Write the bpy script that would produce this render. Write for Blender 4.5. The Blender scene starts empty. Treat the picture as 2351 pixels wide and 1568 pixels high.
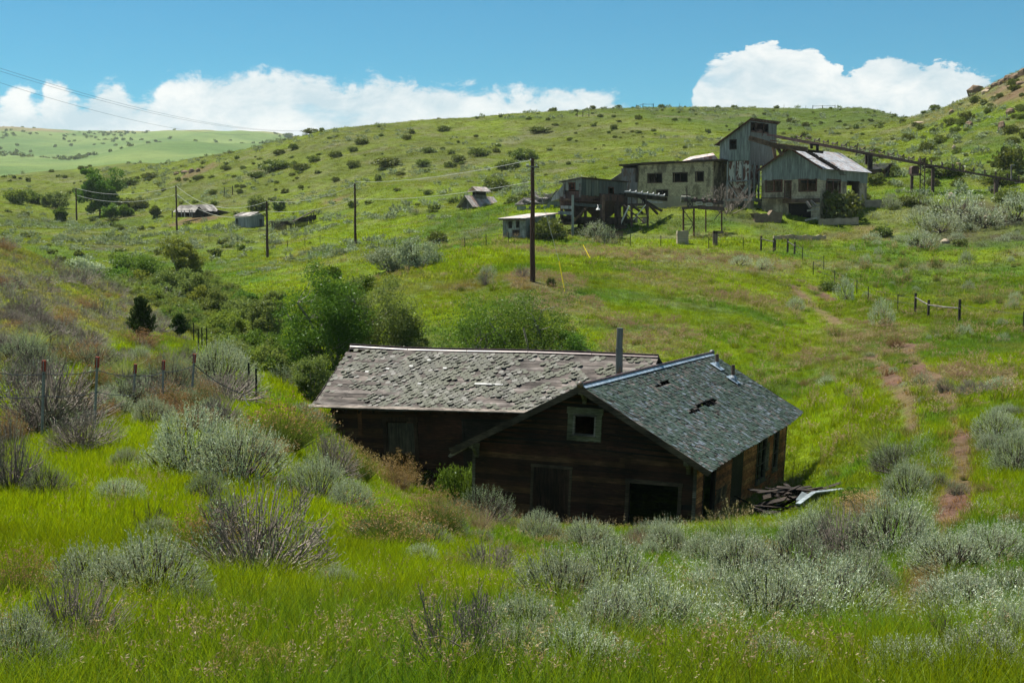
import bpy, math, random
import numpy as np
from math import radians, sin, cos, tan, pi
C = bpy.context.scene.collection
SC = bpy.context.scene
# ------------------------------------------------------------------ camera
F = 3182.8; PW, PH = 2351.0, 1567.9; PITCH = 0.07573
cam = bpy.data.objects.new('camera', bpy.data.cameras.new('camera')); C.objects.link(cam)
cam.data.sensor_width = 36; cam.data.lens = F / PW * 36
cam.rotation_euler = (pi / 2 - PITCH, 0, 0); cam.location = (0, 0, 0)
cam.data.clip_start = 0.1; cam.data.clip_end = 20000
SC.camera = cam
SC.view_settings.view_transform = 'Standard'; SC.view_settings.look = 'None'
SC.view_settings.exposure = EXPOSURE = 1.0; SC.view_settings.gamma = 1
SC.cycles.max_bounces = 5; SC.cycles.diffuse_bounces = 2; SC.cycles.glossy_bounces = 2
SC.cycles.transmission_bounces = 3; SC.cycles.transparent_max_bounces = 4; SC.cycles.volume_bounces = 1
SUN_EL = radians(62); SUN_AZ = radians(-50)          # azimuth from +Y towards +X
# ------------------------------------------------------------------ sun
sl = bpy.data.lights.new('sun', 'SUN'); sl.energy = 5.0; sl.angle = radians(0.6); sl.color = (1, .95, .86)
sun = bpy.data.objects.new('sun', sl); C.objects.link(sun)
sun.rotation_euler = (pi / 2 - SUN_EL, 0, pi - SUN_AZ)
# ------------------------------------------------------------------ sky with clouds
W = bpy.data.worlds.new('World'); SC.world = W; W.use_nodes = True
def sky_world():
    nt = W.node_tree; N = nt.nodes; L = nt.links; N.clear()
    out = N.new('ShaderNodeOutputWorld')
    def math_(op, a, b=None, c=None, clamp=False):
        n = N.new('ShaderNodeMath'); n.operation = op; n.use_clamp = clamp
        for i, v in enumerate((a, b, c)):
            if v is None: continue
            if hasattr(v, 'node'): L.new(v, n.inputs[i])
            else: n.inputs[i].default_value = v
        return n.outputs[0]
    sky = N.new('ShaderNodeTexSky'); sky.sky_type = 'NISHITA'; sky.sun_disc = False
    sky.sun_elevation = SUN_EL; sky.sun_rotation = SUN_AZ; sky.altitude = 1500
    sky.air_density = 1.0; sky.dust_density = 0.6; sky.ozone_density = 2.0
    tc = N.new('ShaderNodeTexCoord'); sp = N.new('ShaderNodeSeparateXYZ'); L.new(tc.outputs['Generated'], sp.inputs[0])
    x, y, z = sp.outputs
    az = math_('ARCTAN2', x, y)
    hor = math_('SQRT', math_('ADD', math_('MULTIPLY', x, x), math_('MULTIPLY', y, y)))
    el = math_('DIVIDE', z, hor)
    # cloud-top outline : elevation of the top of the bank for each bearing
    edge = [(-300,180),(0,222),(60,205),(95,235),(120,190),(150,185),(195,215),(235,180),(275,172),(300,205),(330,232),(375,205),(400,168),(470,172),(560,155),(680,158),(740,168),(800,192),(860,170),(950,180),(1050,188),(1150,200),(1250,196),(1350,195),(1420,222),(1480,262),(1572,268),(1588,225),(1605,170),(1640,138),(1690,118),(1745,107),(1790,118),(1830,118),(1870,138),(1950,158),(1990,135),(2060,128),(2120,135),(2170,150),(2210,166),(2300,175),(2351,178),(2600,150)]
    fc = N.new('ShaderNodeFloatCurve'); cv = fc.mapping.curves[0]
    A0, A1 = -0.5, 0.5
    pts = []
    for px, py in edge:
        a = math.atan((px - PW / 2) / F); v = (py - PH / 2) / F
        e = -tan(PITCH + math.atan(v)) * cos(a)
        pts.append(((a - A0) / (A1 - A0), e / .2))
    cv.points[0].location = pts[0]; cv.points[1].location = pts[-1]
    for p in pts[1:-1]: cv.points.new(*p)
    for p in cv.points: p.handle_type = 'AUTO'
    fc.mapping.update()
    L.new(math_('MULTIPLY_ADD', az, 1 / (A1 - A0), -A0 / (A1 - A0), clamp=True), fc.inputs['Value'])
    top = math_('MULTIPLY', fc.outputs[0], .2)
    comb = N.new('ShaderNodeCombineXYZ'); L.new(az, comb.inputs[0]); L.new(math_('MULTIPLY', el, 1.7), comb.inputs[1])
    def noise(scale, detail, rough=.6, dist=0.0):
        n = N.new('ShaderNodeTexNoise'); n.inputs['Scale'].default_value = scale; n.inputs['Detail'].default_value = detail
        n.inputs['Roughness'].default_value = rough; n.inputs['Distortion'].default_value = dist
        L.new(comb.outputs[0], n.inputs['Vector']); return n.outputs['Fac']
    n1 = noise(26, 6, .62, .35); n2 = noise(9, 5, .6, .6); n3 = noise(110, 4, .6)
    d = math_('SUBTRACT', top, el)
    d = math_('ADD', d, math_('MULTIPLY', math_('SUBTRACT', n1, .5), .050))
    d = math_('ADD', d, math_('MULTIPLY', math_('SUBTRACT', n3, .5), .016))
    # soft on the left bank, crisp on the big cumulus at right
    soft = math_('SUBTRACT', 1, math_('MULTIPLY', math_('ADD', az, -.11), 20, clamp=True))
    wdt = math_('MULTIPLY_ADD', soft, .0065, .003)
    m = N.new('ShaderNodeMapRange'); m.interpolation_type = 'SMOOTHSTEP'
    L.new(d, m.inputs['Value']); m.inputs['From Min'].default_value = -.001; L.new(wdt, m.inputs['From Max'])
    mask = m.outputs[0]
    # streaky blue gaps in the left bank
    st = N.new('ShaderNodeCombineXYZ'); L.new(az, st.inputs[0]); L.new(math_('MULTIPLY', el, 3.2), st.inputs[1])
    ns = N.new('ShaderNodeTexNoise'); ns.inputs['Scale'].default_value = 9; ns.inputs['Detail'].default_value = 5; L.new(st.outputs[0], ns.inputs['Vector'])
    gap = N.new('ShaderNodeMapRange'); L.new(ns.outputs['Fac'], gap.inputs['Value'])
    gap.inputs['From Min'].default_value = .60; gap.inputs['From Max'].default_value = .70
    gap.inputs['To Min'].default_value = 1; gap.inputs['To Max'].default_value = .35
    mask = math_('MULTIPLY', mask, math_('MAXIMUM', gap.outputs[0], math_('SUBTRACT', 1, soft)))
    # only near the horizon; a thin haze veil low down
    # elsewhere: broken cloud over the rest of the sky (it lights the place)
    back = N.new('ShaderNodeTexNoise'); back.inputs['Scale'].default_value = 2.2; back.inputs['Detail'].default_value = 5
    L.new(tc.outputs['Generated'], back.inputs['Vector'])
    bm = N.new('ShaderNodeMapRange'); bm.inputs['From Min'].default_value = .5; bm.inputs['From Max'].default_value = .6
    L.new(back.outputs['Fac'], bm.inputs['Value'])
    far = math_('MULTIPLY', math_('SUBTRACT', math_('ABSOLUTE', az), .75), 4, clamp=True)
    highm = math_('MULTIPLY', math_('SUBTRACT', el, .55), 4, clamp=True)
    bmask = math_('MULTIPLY', math_('MULTIPLY', bm.outputs[0], .4), math_('MAXIMUM', far, math_('MULTIPLY', highm, .6)))
    mask = math_('MAXIMUM', mask, bmask)
    # cloud brightness: billows
    br = math_('MULTIPLY_ADD', math_('SUBTRACT', n1, .5), 1.3, .76)
    br = math_('ADD', br, math_('MULTIPLY', math_('SUBTRACT', n2, .5), 1.0))
    br = math_('MINIMUM', br, 1.02)
    mix = N.new('ShaderNodeMix'); mix.data_type = 'RGBA'
    skyc = N.new('ShaderNodeMix'); skyc.data_type = 'RGBA'; skyc.blend_type = 'MULTIPLY'; skyc.inputs[0].default_value = 1
    L.new(sky.outputs[0], skyc.inputs[6]); skyc.inputs[7].default_value = SKY_TINT
    L.new(mask, mix.inputs[0]); L.new(skyc.outputs[2], mix.inputs[6])
    cc = N.new('ShaderNodeMix'); cc.data_type = 'RGBA'; L.new(math_('MULTIPLY_ADD', br, 2.2, -1.2, clamp=True), cc.inputs[0])
    cc.inputs[6].default_value = (.28 / SKY_S, .345 / SKY_S, .385 / SKY_S, 1); cc.inputs[7].default_value = (.475 / SKY_S, .48 / SKY_S, .475 / SKY_S, 1)
    L.new(cc.outputs[2], mix.inputs[7])
    bg = N.new('ShaderNodeBackground'); bg.inputs['Strength'].default_value = SKY_S
    L.new(mix.outputs[2], bg.inputs['Color']); L.new(bg.outputs[0], out.inputs[0])
SKY_S = 0.10; SKY_TINT = (.115, .40, .47, 1)
sky_world()
# ------------------------------------------------------------------ picture <-> place
def ray(x, y):
    a = (x - PW / 2) / F; v = (y - PH / 2) / F
    dy = cos(PITCH) - v * sin(PITCH); dz = -sin(PITCH) - v * cos(PITCH)
    return a / dy, dz / dy
def at(x, y, Y):
    u, s = ray(x, y); return np.array([u * Y, Y, s * Y])
def proj(p):
    p = np.asarray(p, float); X, Y, Z = p[..., 0], p[..., 1], p[..., 2]
    d = Y * cos(PITCH) - Z * sin(PITCH); u = Y * sin(PITCH) + Z * cos(PITCH)
    return np.stack([PW / 2 + F * X / d, PH / 2 - F * u / d], -1)
def slope(y): return -tan(PITCH + math.atan((y - PH / 2) / F))
# ------------------------------------------------------------------ noise
def _h(ix, iy, s):
    n = (ix.astype(np.int64) * 374761393 + iy.astype(np.int64) * 668265263 + s * 974634777) & 0x7fffffff
    n = ((n ^ (n >> 13)) * 1274126177) & 0x7fffffff
    return ((n ^ (n >> 16)) & 0xffff) / 65535.0
def vn(x, y, s=0):
    x = np.asarray(x, float); y = np.asarray(y, float)
    ix = np.floor(x); iy = np.floor(y); fx = x - ix; fy = y - iy
    fx = fx * fx * (3 - 2 * fx); fy = fy * fy * (3 - 2 * fy)
    a = _h(ix, iy, s); b = _h(ix + 1, iy, s); c = _h(ix, iy + 1, s); d = _h(ix + 1, iy + 1, s)
    return a + (b - a) * fx + (c - a) * fy + (a - b - c + d) * fx * fy
def fbm(x, y, s=0, o=4, r=.5):
    t = 0; a = 1; n = 0
    for i in range(o):
        t = t + a * vn(x, y, s + i * 17); n += a; a *= r; x = np.asarray(x) * 2.03 + 5.1; y = np.asarray(y) * 2.03 + 1.7
    return t / n - .5
# ------------------------------------------------------------------ tagging and meshes
def tag(o, label=None, cat=None, group=None, kind=None):
    if label: o['label'] = label
    if cat: o['category'] = cat
    if group: o['group'] = group
    if kind: o['kind'] = kind
    return o
def thing(name, loc, label, cat, group=None, kind=None):
    o = bpy.data.objects.new(name, None); C.objects.link(o); o.location = tuple(loc); o.empty_display_size = .2
    return tag(o, label, cat, group, kind)
def quadmesh(name, V, Q, mats, mi=None):
    me = bpy.data.meshes.new(name); V = np.asarray(V, np.float32); Q = np.asarray(Q, np.int32)
    me.vertices.add(len(V)); me.vertices.foreach_set('co', V.ravel())
    me.loops.add(Q.size); me.loops.foreach_set('vertex_index', Q.ravel())
    me.polygons.add(len(Q)); me.polygons.foreach_set('loop_start', np.arange(len(Q), dtype=np.int32) * 4)
    for m in mats: me.materials.append(m)
    if mi is not None: me.polygons.foreach_set('material_index', np.asarray(mi, np.int32))
    me.update(calc_edges=True); return me
class MB:
    """collects boxes, prisms and bars given in place coordinates; build() links ONE mesh object"""
    def __init__(s): s.v = []; s.f = []; s.m = []
    def poly(s, pts, m=0):
        b = len(s.v); s.v += [tuple(p) for p in pts]; s.f.append(list(range(b, b + len(pts)))); s.m.append(m)
    def prism(s, pts, off, m=0):
        """solid between polygon pts and pts+off"""
        b = len(s.v); n = len(pts); off = np.asarray(off)
        s.v += [tuple(p) for p in pts] + [tuple(np.asarray(p) + off) for p in pts]
        s.f.append(list(range(b, b + n))[::-1]); s.f.append(list(range(b + n, b + 2 * n))); s.m += [m, m]
        for i in range(n):
            j = (i + 1) % n; s.f.append([b + i, b + j, b + n + j, b + n + i]); s.m.append(m)
    def hexa(s, a, b_, c, d, off, m=0): s.prism([a, b_, c, d], off, m)
    def bar(s, p, q, w, h=None, m=0, up=(0, 0, 1)):
        p = np.asarray(p, float); q = np.asarray(q, float); h = h or w; d = q - p; L = np.linalg.norm(d)
        if L < 1e-6: return
        d /= L; up = np.asarray(up, float)
        if abs(d @ up) > .95: up = np.array([0., 1, 0]) if abs(d[1]) < .9 else np.array([1., 0, 0])
        r = np.cross(d, up); r /= np.linalg.norm(r); t = np.cross(r, d)
        c = [p + r * w / 2 + t * h / 2, p - r * w / 2 + t * h / 2, p - r * w / 2 - t * h / 2, p + r * w / 2 - t * h / 2]
        s.prism(c, q - p, m)
    def tube(s, P, R, n=8, m=0, cap=True):
        P = [np.asarray(p, float) for p in P]; b = len(s.v)
        for i, p in enumerate(P):
            d = P[min(i + 1, len(P) - 1)] - P[max(i - 1, 0)]; d = d / (np.linalg.norm(d) + 1e-9)
            up = np.array([0, 0, 1.]) if abs(d[2]) < .9 else np.array([1., 0, 0])
            r = np.cross(d, up); r /= np.linalg.norm(r); t = np.cross(r, d); rr = R[i] if hasattr(R, '__len__') else R
            for k in range(n):
                a = 2 * pi * k / n; s.v.append(tuple(p + (r * cos(a) + t * sin(a)) * rr))
        for i in range(len(P) - 1):
            for k in range(n):
                k2 = (k + 1) % n; s.f.append([b + i * n + k, b + i * n + k2, b + (i + 1) * n + k2, b + (i + 1) * n + k]); s.m.append(m)
        if cap:
            s.f.append([b + k for k in range(n)][::-1]); s.f.append([b + (len(P) - 1) * n + k for k in range(n)]); s.m += [m, m]
    def build(s, name, mats, parent=None, origin=None, smooth=False):
        if not isinstance(mats, (list, tuple)): mats = [mats]
        if parent is not None: origin = root_loc(parent)
        elif origin is None:
            a = np.array(s.v); origin = np.array([a[:, 0].mean(), a[:, 1].mean(), a[:, 2].min()])
        origin = np.asarray(origin, float)
        me = bpy.data.meshes.new(name); me.from_pydata([tuple(np.asarray(v) - origin) for v in s.v], [], s.f)
        for m in mats: me.materials.append(m)
        me.polygons.foreach_set('material_index', s.m)
        if smooth: me.polygons.foreach_set('use_smooth', [True] * len(s.f))
        me.update(); o = bpy.data.objects.new(name, me); C.objects.link(o)
        if parent is not None: o.parent = parent
        else: o.location = tuple(origin)
        return o
def root_loc(o):
    while o.parent: o = o.parent
    return np.array(o.location)
class Fr:
    """a building's own axes: a along its front (to the right), b into the depth, z up"""
    def __init__(s, o, yaw, warp=None):
        s.o = np.asarray(o, float); s.ex = np.array([cos(yaw), -sin(yaw), 0]); s.ey = np.array([sin(yaw), cos(yaw), 0]); s.ez = np.array([0, 0, 1.]); s.yaw = yaw; s.w = warp
    def __call__(s, a, b, z):
        p = s.o + s.ex * a + s.ey * b + s.ez * z
        return s.w(p) if s.w else p
    def len_to(s, x, axis, z=0, lo=-60, hi=60):
        """how far along an axis until the picture column x is reached"""
        f = lambda t: proj(s(t, 0, z) if axis == 'a' else s(0, t, z))[0] - x
        for _ in range(60):
            mid = (lo + hi) / 2
            if f(mid) < 0: lo = mid
            else: hi = mid
        return (lo + hi) / 2
    def z_at(s, a, b, y):
        p = s(a, b, 0); return slope_at(p, y) - p[2]
def slope_at(p, y): return slope(y) * p[1]
def boxf(mb, fr, a0, a1, b0, b1, z0, z1, m=0):
    mb.prism([fr(a0, b0, z0), fr(a1, b0, z0), fr(a1, b1, z0), fr(a0, b1, z0)], fr(a0, b0, z1) - fr(a0, b0, z0), m) if fr.w is None else mb_hex(mb, fr, a0, a1, b0, b1, z0, z1, m)
def mb_hex(mb, fr, a0, a1, b0, b1, z0, z1, m=0):
    b = len(mb.v)
    for z in (z0, z1):
        for (a, bb) in ((a0, b0), (a1, b0), (a1, b1), (a0, b1)): mb.v.append(tuple(fr(a, bb, z)))
    for f in ((3, 2, 1, 0), (4, 5, 6, 7), (0, 1, 5, 4), (1, 2, 6, 5), (2, 3, 7, 6), (3, 0, 4, 7)):
        mb.f.append([b + i for i in f]); mb.m.append(m)
# ------------------------------------------------------------------ materials
def newmat(name):
    m = bpy.data.materials.new(name); m.use_nodes = True; m.node_tree.nodes.clear(); return m, m.node_tree.nodes, m.node_tree.links
class NT:
    def __init__(s, name): s.m, s.N, s.L = newmat(name); s.out = s.N.new('ShaderNodeOutputMaterial')
    def n(s, t, **k):
        x = s.N.new('ShaderNode' + t)
        for a, b in k.items(): setattr(x, a, b)
        return x
    def set(s, sock, v):
        if hasattr(v, 'node'): s.L.new(v, sock)
        elif isinstance(v, tuple) and len(v) == 3 and sock.type == 'RGBA': sock.default_value = v + (1,)
        else: sock.default_value = v
    def math(s, op, a, b=0.0, c=None, clamp=False):
        x = s.n('Math', operation=op, use_clamp=clamp); s.set(x.inputs[0], a); s.set(x.inputs[1], b)
        if c is not None: s.set(x.inputs[2], c)
        return x.outputs[0]
    def mix(s, f, a, b, mode='MIX'):
        x = s.n('Mix', data_type='RGBA', blend_type=mode); s.set(x.inputs[0], f); s.set(x.inputs[6], a); s.set(x.inputs[7], b); return x.outputs[2]
    def pos(s, obj=False):
        return s.n('TexCoord').outputs['Object'] if obj else s.n('NewGeometry').outputs['Position']
    def scale(s, v, sc):
        x = s.n('Mapping'); s.set(x.inputs['Vector'], v); x.inputs['Scale'].default_value = sc; return x.outputs[0]
    def noise(s, v, scale, detail=3, rough=.55, dist=0):
        x = s.n('TexNoise'); s.set(x.inputs['Vector'], v); x.inputs['Scale'].default_value = scale
        x.inputs['Detail'].default_value = detail; x.inputs['Roughness'].default_value = rough; x.inputs['Distortion'].default_value = dist
        return x.outputs['Fac']
    def ramp(s, f, a, b, lo=0.0, hi=1.0):
        x = s.n('MapRange'); s.set(x.inputs['Value'], f); x.inputs['From Min'].default_value = a; x.inputs['From Max'].default_value = b
        x.inputs['To Min'].default_value = lo; x.inputs['To Max'].default_value = hi; return x.outputs[0]
    def island(s): return s.n('NewGeometry').outputs['Random Per Island']
    def bsdf(s, col, rough=.8, metal=0.0, spec=.3, bump=None, bs=.3, bd=.02):
        x = s.n('BsdfPrincipled'); s.set(x.inputs['Base Color'], col); s.set(x.inputs['Roughness'], rough); s.set(x.inputs['Metallic'], metal)
        x.inputs['Specular IOR Level'].default_value = spec
        if bump is not None:
            b = s.n('Bump'); b.inputs['Strength'].default_value = bs; b.inputs['Distance'].default_value = bd; s.L.new(bump, b.inputs['Height']); s.L.new(b.outputs[0], x.inputs['Normal'])
        s.L.new(x.outputs[0], s.out.inputs[0]); return s.m
def m_leaf(name, c1, c2, trans=.45, gloss=.12, rough=.4, tint=False, c3=None, tcol=(1.1, 1.05, .6)):
    t = NT(name); r = t.island(); col = t.mix(r, c1, c2)
    if c3 is not None: col = t.mix(t.ramp(t.noise(t.pos(), 1.3, 2), .45, .62), col, c3)
    if tint:
        a = t.n('Attribute', attribute_type='INSTANCER', attribute_name='tint')
        col = t.mix(t.ramp(r, 0, 1, .55, 1.0), (0, 0, 0), a.outputs['Color']) if tint == 'only' else t.mix(.5, col, a.outputs['Color'])
    oi = t.n('ObjectInfo').outputs['Random']
    hs = t.n('HueSaturation'); hs.inputs['Saturation'].default_value = 1.0; t.set(hs.inputs['Value'], t.ramp(oi, 0, 1, .82, 1.18)); t.set(hs.inputs['Hue'], t.ramp(oi, 0, 1, .485, .515)); t.L.new(col, hs.inputs['Color']); col = hs.outputs[0]
    d = t.n('BsdfDiffuse'); t.L.new(col, d.inputs[0])
    tr = t.n('BsdfTranslucent'); t.L.new(t.mix(1.0, col, tcol, 'MULTIPLY'), tr.inputs[0])
    ms = t.n('MixShader'); ms.inputs[0].default_value = trans; t.L.new(d.outputs[0], ms.inputs[1]); t.L.new(tr.outputs[0], ms.inputs[2])
    g = t.n('BsdfGlossy'); g.inputs['Roughness'].default_value = rough; g.inputs['Color'].default_value = (.8, .85, .85, 1)
    m2 = t.n('MixShader'); m2.inputs[0].default_value = gloss * .3; t.L.new(ms.outputs[0], m2.inputs[1]); t.L.new(g.outputs[0], m2.inputs[2])
    t.L.new(m2.outputs[0], t.out.inputs[0]); return t.m
# ------------------------------------------------------------------ the lie of the land
# for each picture column: (distance, picture row) or (distance, height, 1)
COLS = {
 -900: [(8,1568),(17.5,1260),(26,1000),(34,800),(45,600),(60,470),(80,400),(105,8,1),(130,4,1),(200,0,1),(330,8,1),(480,25,1),(650,12,1),(1000,40,1),(3000,270,1),(6000,250,1)],
 0: [(8,1568),(17.5,1310),(24.5,1120),(34,960),(42,850),(55,735),(70,640),(85,575),(100,542),(112,-1.5,1),(135,-5,1),(160,-6,1),(200,-3.2,1),(260,536),(320,505),(400,450),(480,400),(560,14,1),(800,24,1),(1200,388),(1800,360),(3000,286),(3300,246,1),(6000,200,1)],
 180: [(8,1568),(17.5,1310),(24.5,1120),(34,955),(45,850),(62,755),(80,690),(98,645),(112,628),(122,-4.6,1),(140,-6.3,1),(165,-6.3,1),(200,-4,1),(245,545),(300,530),(345,514),(400,470),(445,420),(495,377),(560,16,1),(800,24,1),(1200,390),(1800,362),(3000,293),(3300,240,1),(6000,200,1)],
 340: [(8,1568),(17.5,1310),(24.5,1120),(33,965),(45,880),(70,800),(90,765),(104,715),(116,677),(128,-6.7,1),(150,-7,1),(175,-5.8,1),(215,-3,1),(255,548),(300,520),(345,490),(395,440),(440,395),(490,361),(560,16,1),(800,24,1),(1200,60,1),(3000,298),(3300,235,1),(6000,200,1)],
 480: [(8,1568),(17.5,1310),(24.5,1130),(33,985),(45,905),(66,830),(82,790),(92,-7.6,1),(110,-8,1),(140,-7.5,1),(170,-5.6,1),(200,600),(235,550),(275,510),(310,480),(355,430),(400,385),(455,352),(520,16,1),(800,24,1),(1200,60,1),(3000,304),(3300,230,1),(6000,200,1)],
 640: [(8,1568),(17.5,1320),(24.5,1140),(32,1010),(44,945),(60,890),(70,865),(78,-8.6,1),(92,-8.6,1),(118,720),(150,650),(200,590),(235,545),(265,505),(300,470),(345,410),(390,350),(430,322),(500,20,1),(800,24,1),(1200,60,1),(3000,316),(3300,220,1),(6000,190,1)],
 760: [(8,1568),(17.5,1330),(24.5,1160),(32,1112),(42,1072),(52,1028),(58,980),(70,-9.4,1),(80,-9.6,1),(92,-8.3,1),(118,700),(150,620),(190,570),(235,520),(270,480),(310,430),(350,370),(390,318),(425,290),(500,20,1),(800,24,1),(1200,60,1),(3000,200,1),(6000,190,1)],
 950: [(8,1568),(17.5,1340),(24.5,1200),(32,1165),(40,1150),(47,-9.8,1),(70,-10,1),(80,-9.6,1),(90,-6.6,1),(105,680),(125,622),(150,582),(190,540),(215,505),(250,455),(300,400),(350,345),(400,292),(435,274),(520,22,1),(800,24,1),(1200,60,1),(3000,190,1),(6000,190,1)],
 1200: [(8,1568),(17.5,1360),(24.5,1280),(32,1225),(40,1205),(46,-9.9,1),(70,-10,1),(80,-9.3,1),(92,-5.2,1),(107,636),(125,594),(148,562),(160,540),(168,505),(180,482),(210,468),(250,432),(300,385),(350,335),(400,280),(438,252),(520,26,1),(800,24,1),(3000,180,1),(6000,180,1)],
 1500: [(8,1568),(17.5,1380),(24.5,1300),(32,1245),(40,1218),(46,-10.1,1),(66,-10.2,1),(76,-8.6,1),(86,775),(100,705),(122,630),(146,575),(160,547),(167,522),(176,484),(190,470),(215,440),(250,400),(320,340),(380,275),(430,240),(520,28,1),(800,24,1),(3000,180,1),(6000,180,1)],
 1680: [(8,1568),(17.5,1385),(24.5,1300),(32,1245),(40,1215),(50,-10,1),(62,-10,1),(74,-8.8,1),(88,790),(105,710),(125,640),(148,574),(160,545),(167,515),(175,475),(188,466),(215,440),(250,400),(320,340),(380,285),(430,238),(520,28,1),(800,24,1),(3000,180,1),(6000,180,1)],
 1830: [(8,1568),(17.5,1390),(24.5,1290),(30.5,1240),(38,1208),(46,1186),(52,1160),(59,1124),(67,1000),(78,900),(93,805),(115,705),(135,625),(152,568),(162,545),(166,525),(171,497),(185,462),(205,440),(240,405),(310,345),(380,290),(430,240),(520,28,1),(800,24,1),(3000,180,1),(6000,180,1)],
 1990: [(8,1568),(17.5,1400),(24.5,1285),(30.5,1210),(40,1150),(50,1070),(58,985),(68,905),(88,800),(115,700),(138,615),(154,568),(164,535),(173,490),(185,455),(200,425),(230,395),(290,340),(360,290),(425,246),(520,28,1),(800,24,1),(3000,180,1),(6000,180,1)],
 2130: [(8,1568),(17.5,1400),(24.5,1250),(30.5,1140),(40,1020),(56,915),(84,800),(118,700),(140,615),(156,560),(166,520),(178,470),(192,430),(210,390),(240,340),(290,290),(350,256),(420,32,1),(520,28,1),(800,24,1),(3000,180,1),(6000,180,1)],
 2240: [(8,1568),(17.5,1400),(24.5,1230),(30.5,1120),(40,1000),(58,890),(86,785),(118,690),(142,605),(158,548),(168,505),(180,455),(196,405),(220,340),(255,270),(300,200),(330,34,1),(420,30,1),(520,28,1),(800,24,1),(3000,180,1),(6000,180,1)],
 2351: [(8,1568),(17.5,1400),(24.5,1220),(30.5,1100),(40,985),(60,865),(88,770),(118,680),(142,595),(158,535),(168,495),(180,450),(196,395),(218,320),(248,235),(282,152),(310,38,1),(420,34,1),(520,30,1),(800,24,1),(3000,180,1),(6000,180,1)],
 3300: [(8,1568),(17.5,1400),(24.5,1200),(32,1050),(60,840),(88,740),(118,650),(142,560),(158,490),(175,400),(200,270),(230,120),(262,60,1),(300,66,1),(420,50,1),(520,40,1),(800,24,1),(3000,180,1),(6000,180,1)],
}
def build_table():
    xs = sorted(COLS); T = np.linspace(math.log(3), math.log(6000), 760)
    rows = []
    for x in xs:
        ent = [(3.0, -1.75)] + [(e[0], e[1] if len(e) == 3 else slope(e[1]) * e[0]) for e in COLS[x]]
        rows.append(np.interp(np.exp(T), [e[0] for e in ent], [e[1] for e in ent]))
    rows = np.array(rows)
    U = np.linspace((-900 - 1175.5) / F, (3300 - 1175.5) / F, 420)
    ux = np.array([(x - 1175.5) / F for x in xs])
    Z = np.array([np.interp(U, ux, rows[:, j]) for j in range(len(T))]).T   # (U,T)
    k = np.exp(-.5 * (np.arange(-7, 8) / 3.0) ** 2); k /= k.sum()
    Zp = np.pad(Z, ((7, 7), (0, 0)), 'edge'); Z = sum(k[i] * Zp[i:i + Z.shape[0]] for i in range(15))
    k = np.exp(-.5 * (np.arange(-5, 6) / 2.0) ** 2); k /= k.sum()
    Zp = np.pad(Z, ((0, 0), (5, 5)), 'edge'); Z = sum(k[i] * Zp[:, i:i + Z.shape[1]] for i in range(11))
    return U, T, Z
TU, TT, TZ = build_table()
def G(X, Y):
    X = np.asarray(X, float); Y = np.asarray(Y, float)
    Yc = np.clip(Y, 3.001, 5990); u = np.clip(X / np.maximum(Yc, 3.001), TU[0], TU[-1] - 1e-6); t = np.log(Yc)
    fi = (u - TU[0]) / (TU[1] - TU[0]); fj = (t - TT[0]) / (TT[1] - TT[0])
    i = np.clip(fi.astype(int), 0, len(TU) - 2); j = np.clip(fj.astype(int), 0, len(TT) - 2); a = fi - i; b = fj - j
    z = TZ[i, j] * (1 - a) * (1 - b) + TZ[i + 1, j] * a * (1 - b) + TZ[i, j + 1] * (1 - a) * b + TZ[i + 1, j + 1] * a * b
    A = np.clip(Y / 40, .15, 1)
    z = z + .35 * A * fbm(X / 5, Y / 5, 3, 4) + np.clip((Y - 30) / 200, 0, 1) * 2.0 * fbm(X / 28, Y / 28, 9, 4) * np.clip((np.abs(Y - 160) - 12) / 30, .12, 1)
    z = z + np.clip((Y - 700) / 1000, 0, 1) * 45 * fbm(X / 260, Y / 420, 21, 4)
    return z
def g1(X, Y): return float(G(np.array([X]), np.array([Y]))[0])
_YS = np.exp(np.linspace(math.log(4.2), math.log(5500), 1500))
def hit(x, y, ymin=0):
    u, s = ray(x, y); z = G(u * _YS, _YS); k = np.where((z >= s * _YS) & (_YS > ymin))[0]
    if len(k) == 0:
        k = [int(np.argmin(np.where(_YS > ymin, s * _YS - z, 1e9)))]
    Y = _YS[k[0]]; return np.array([u * Y, Y, float(z[k[0]])])
def on(x, Y):
    """point on the ground under picture column x at distance Y"""
    z = 0
    for _ in range(3):
        y = proj((0, Y, z))[1]; X = ray(x, y)[0] * Y; z = g1(X, Y)
    return np.array([X, Y, z])
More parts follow.
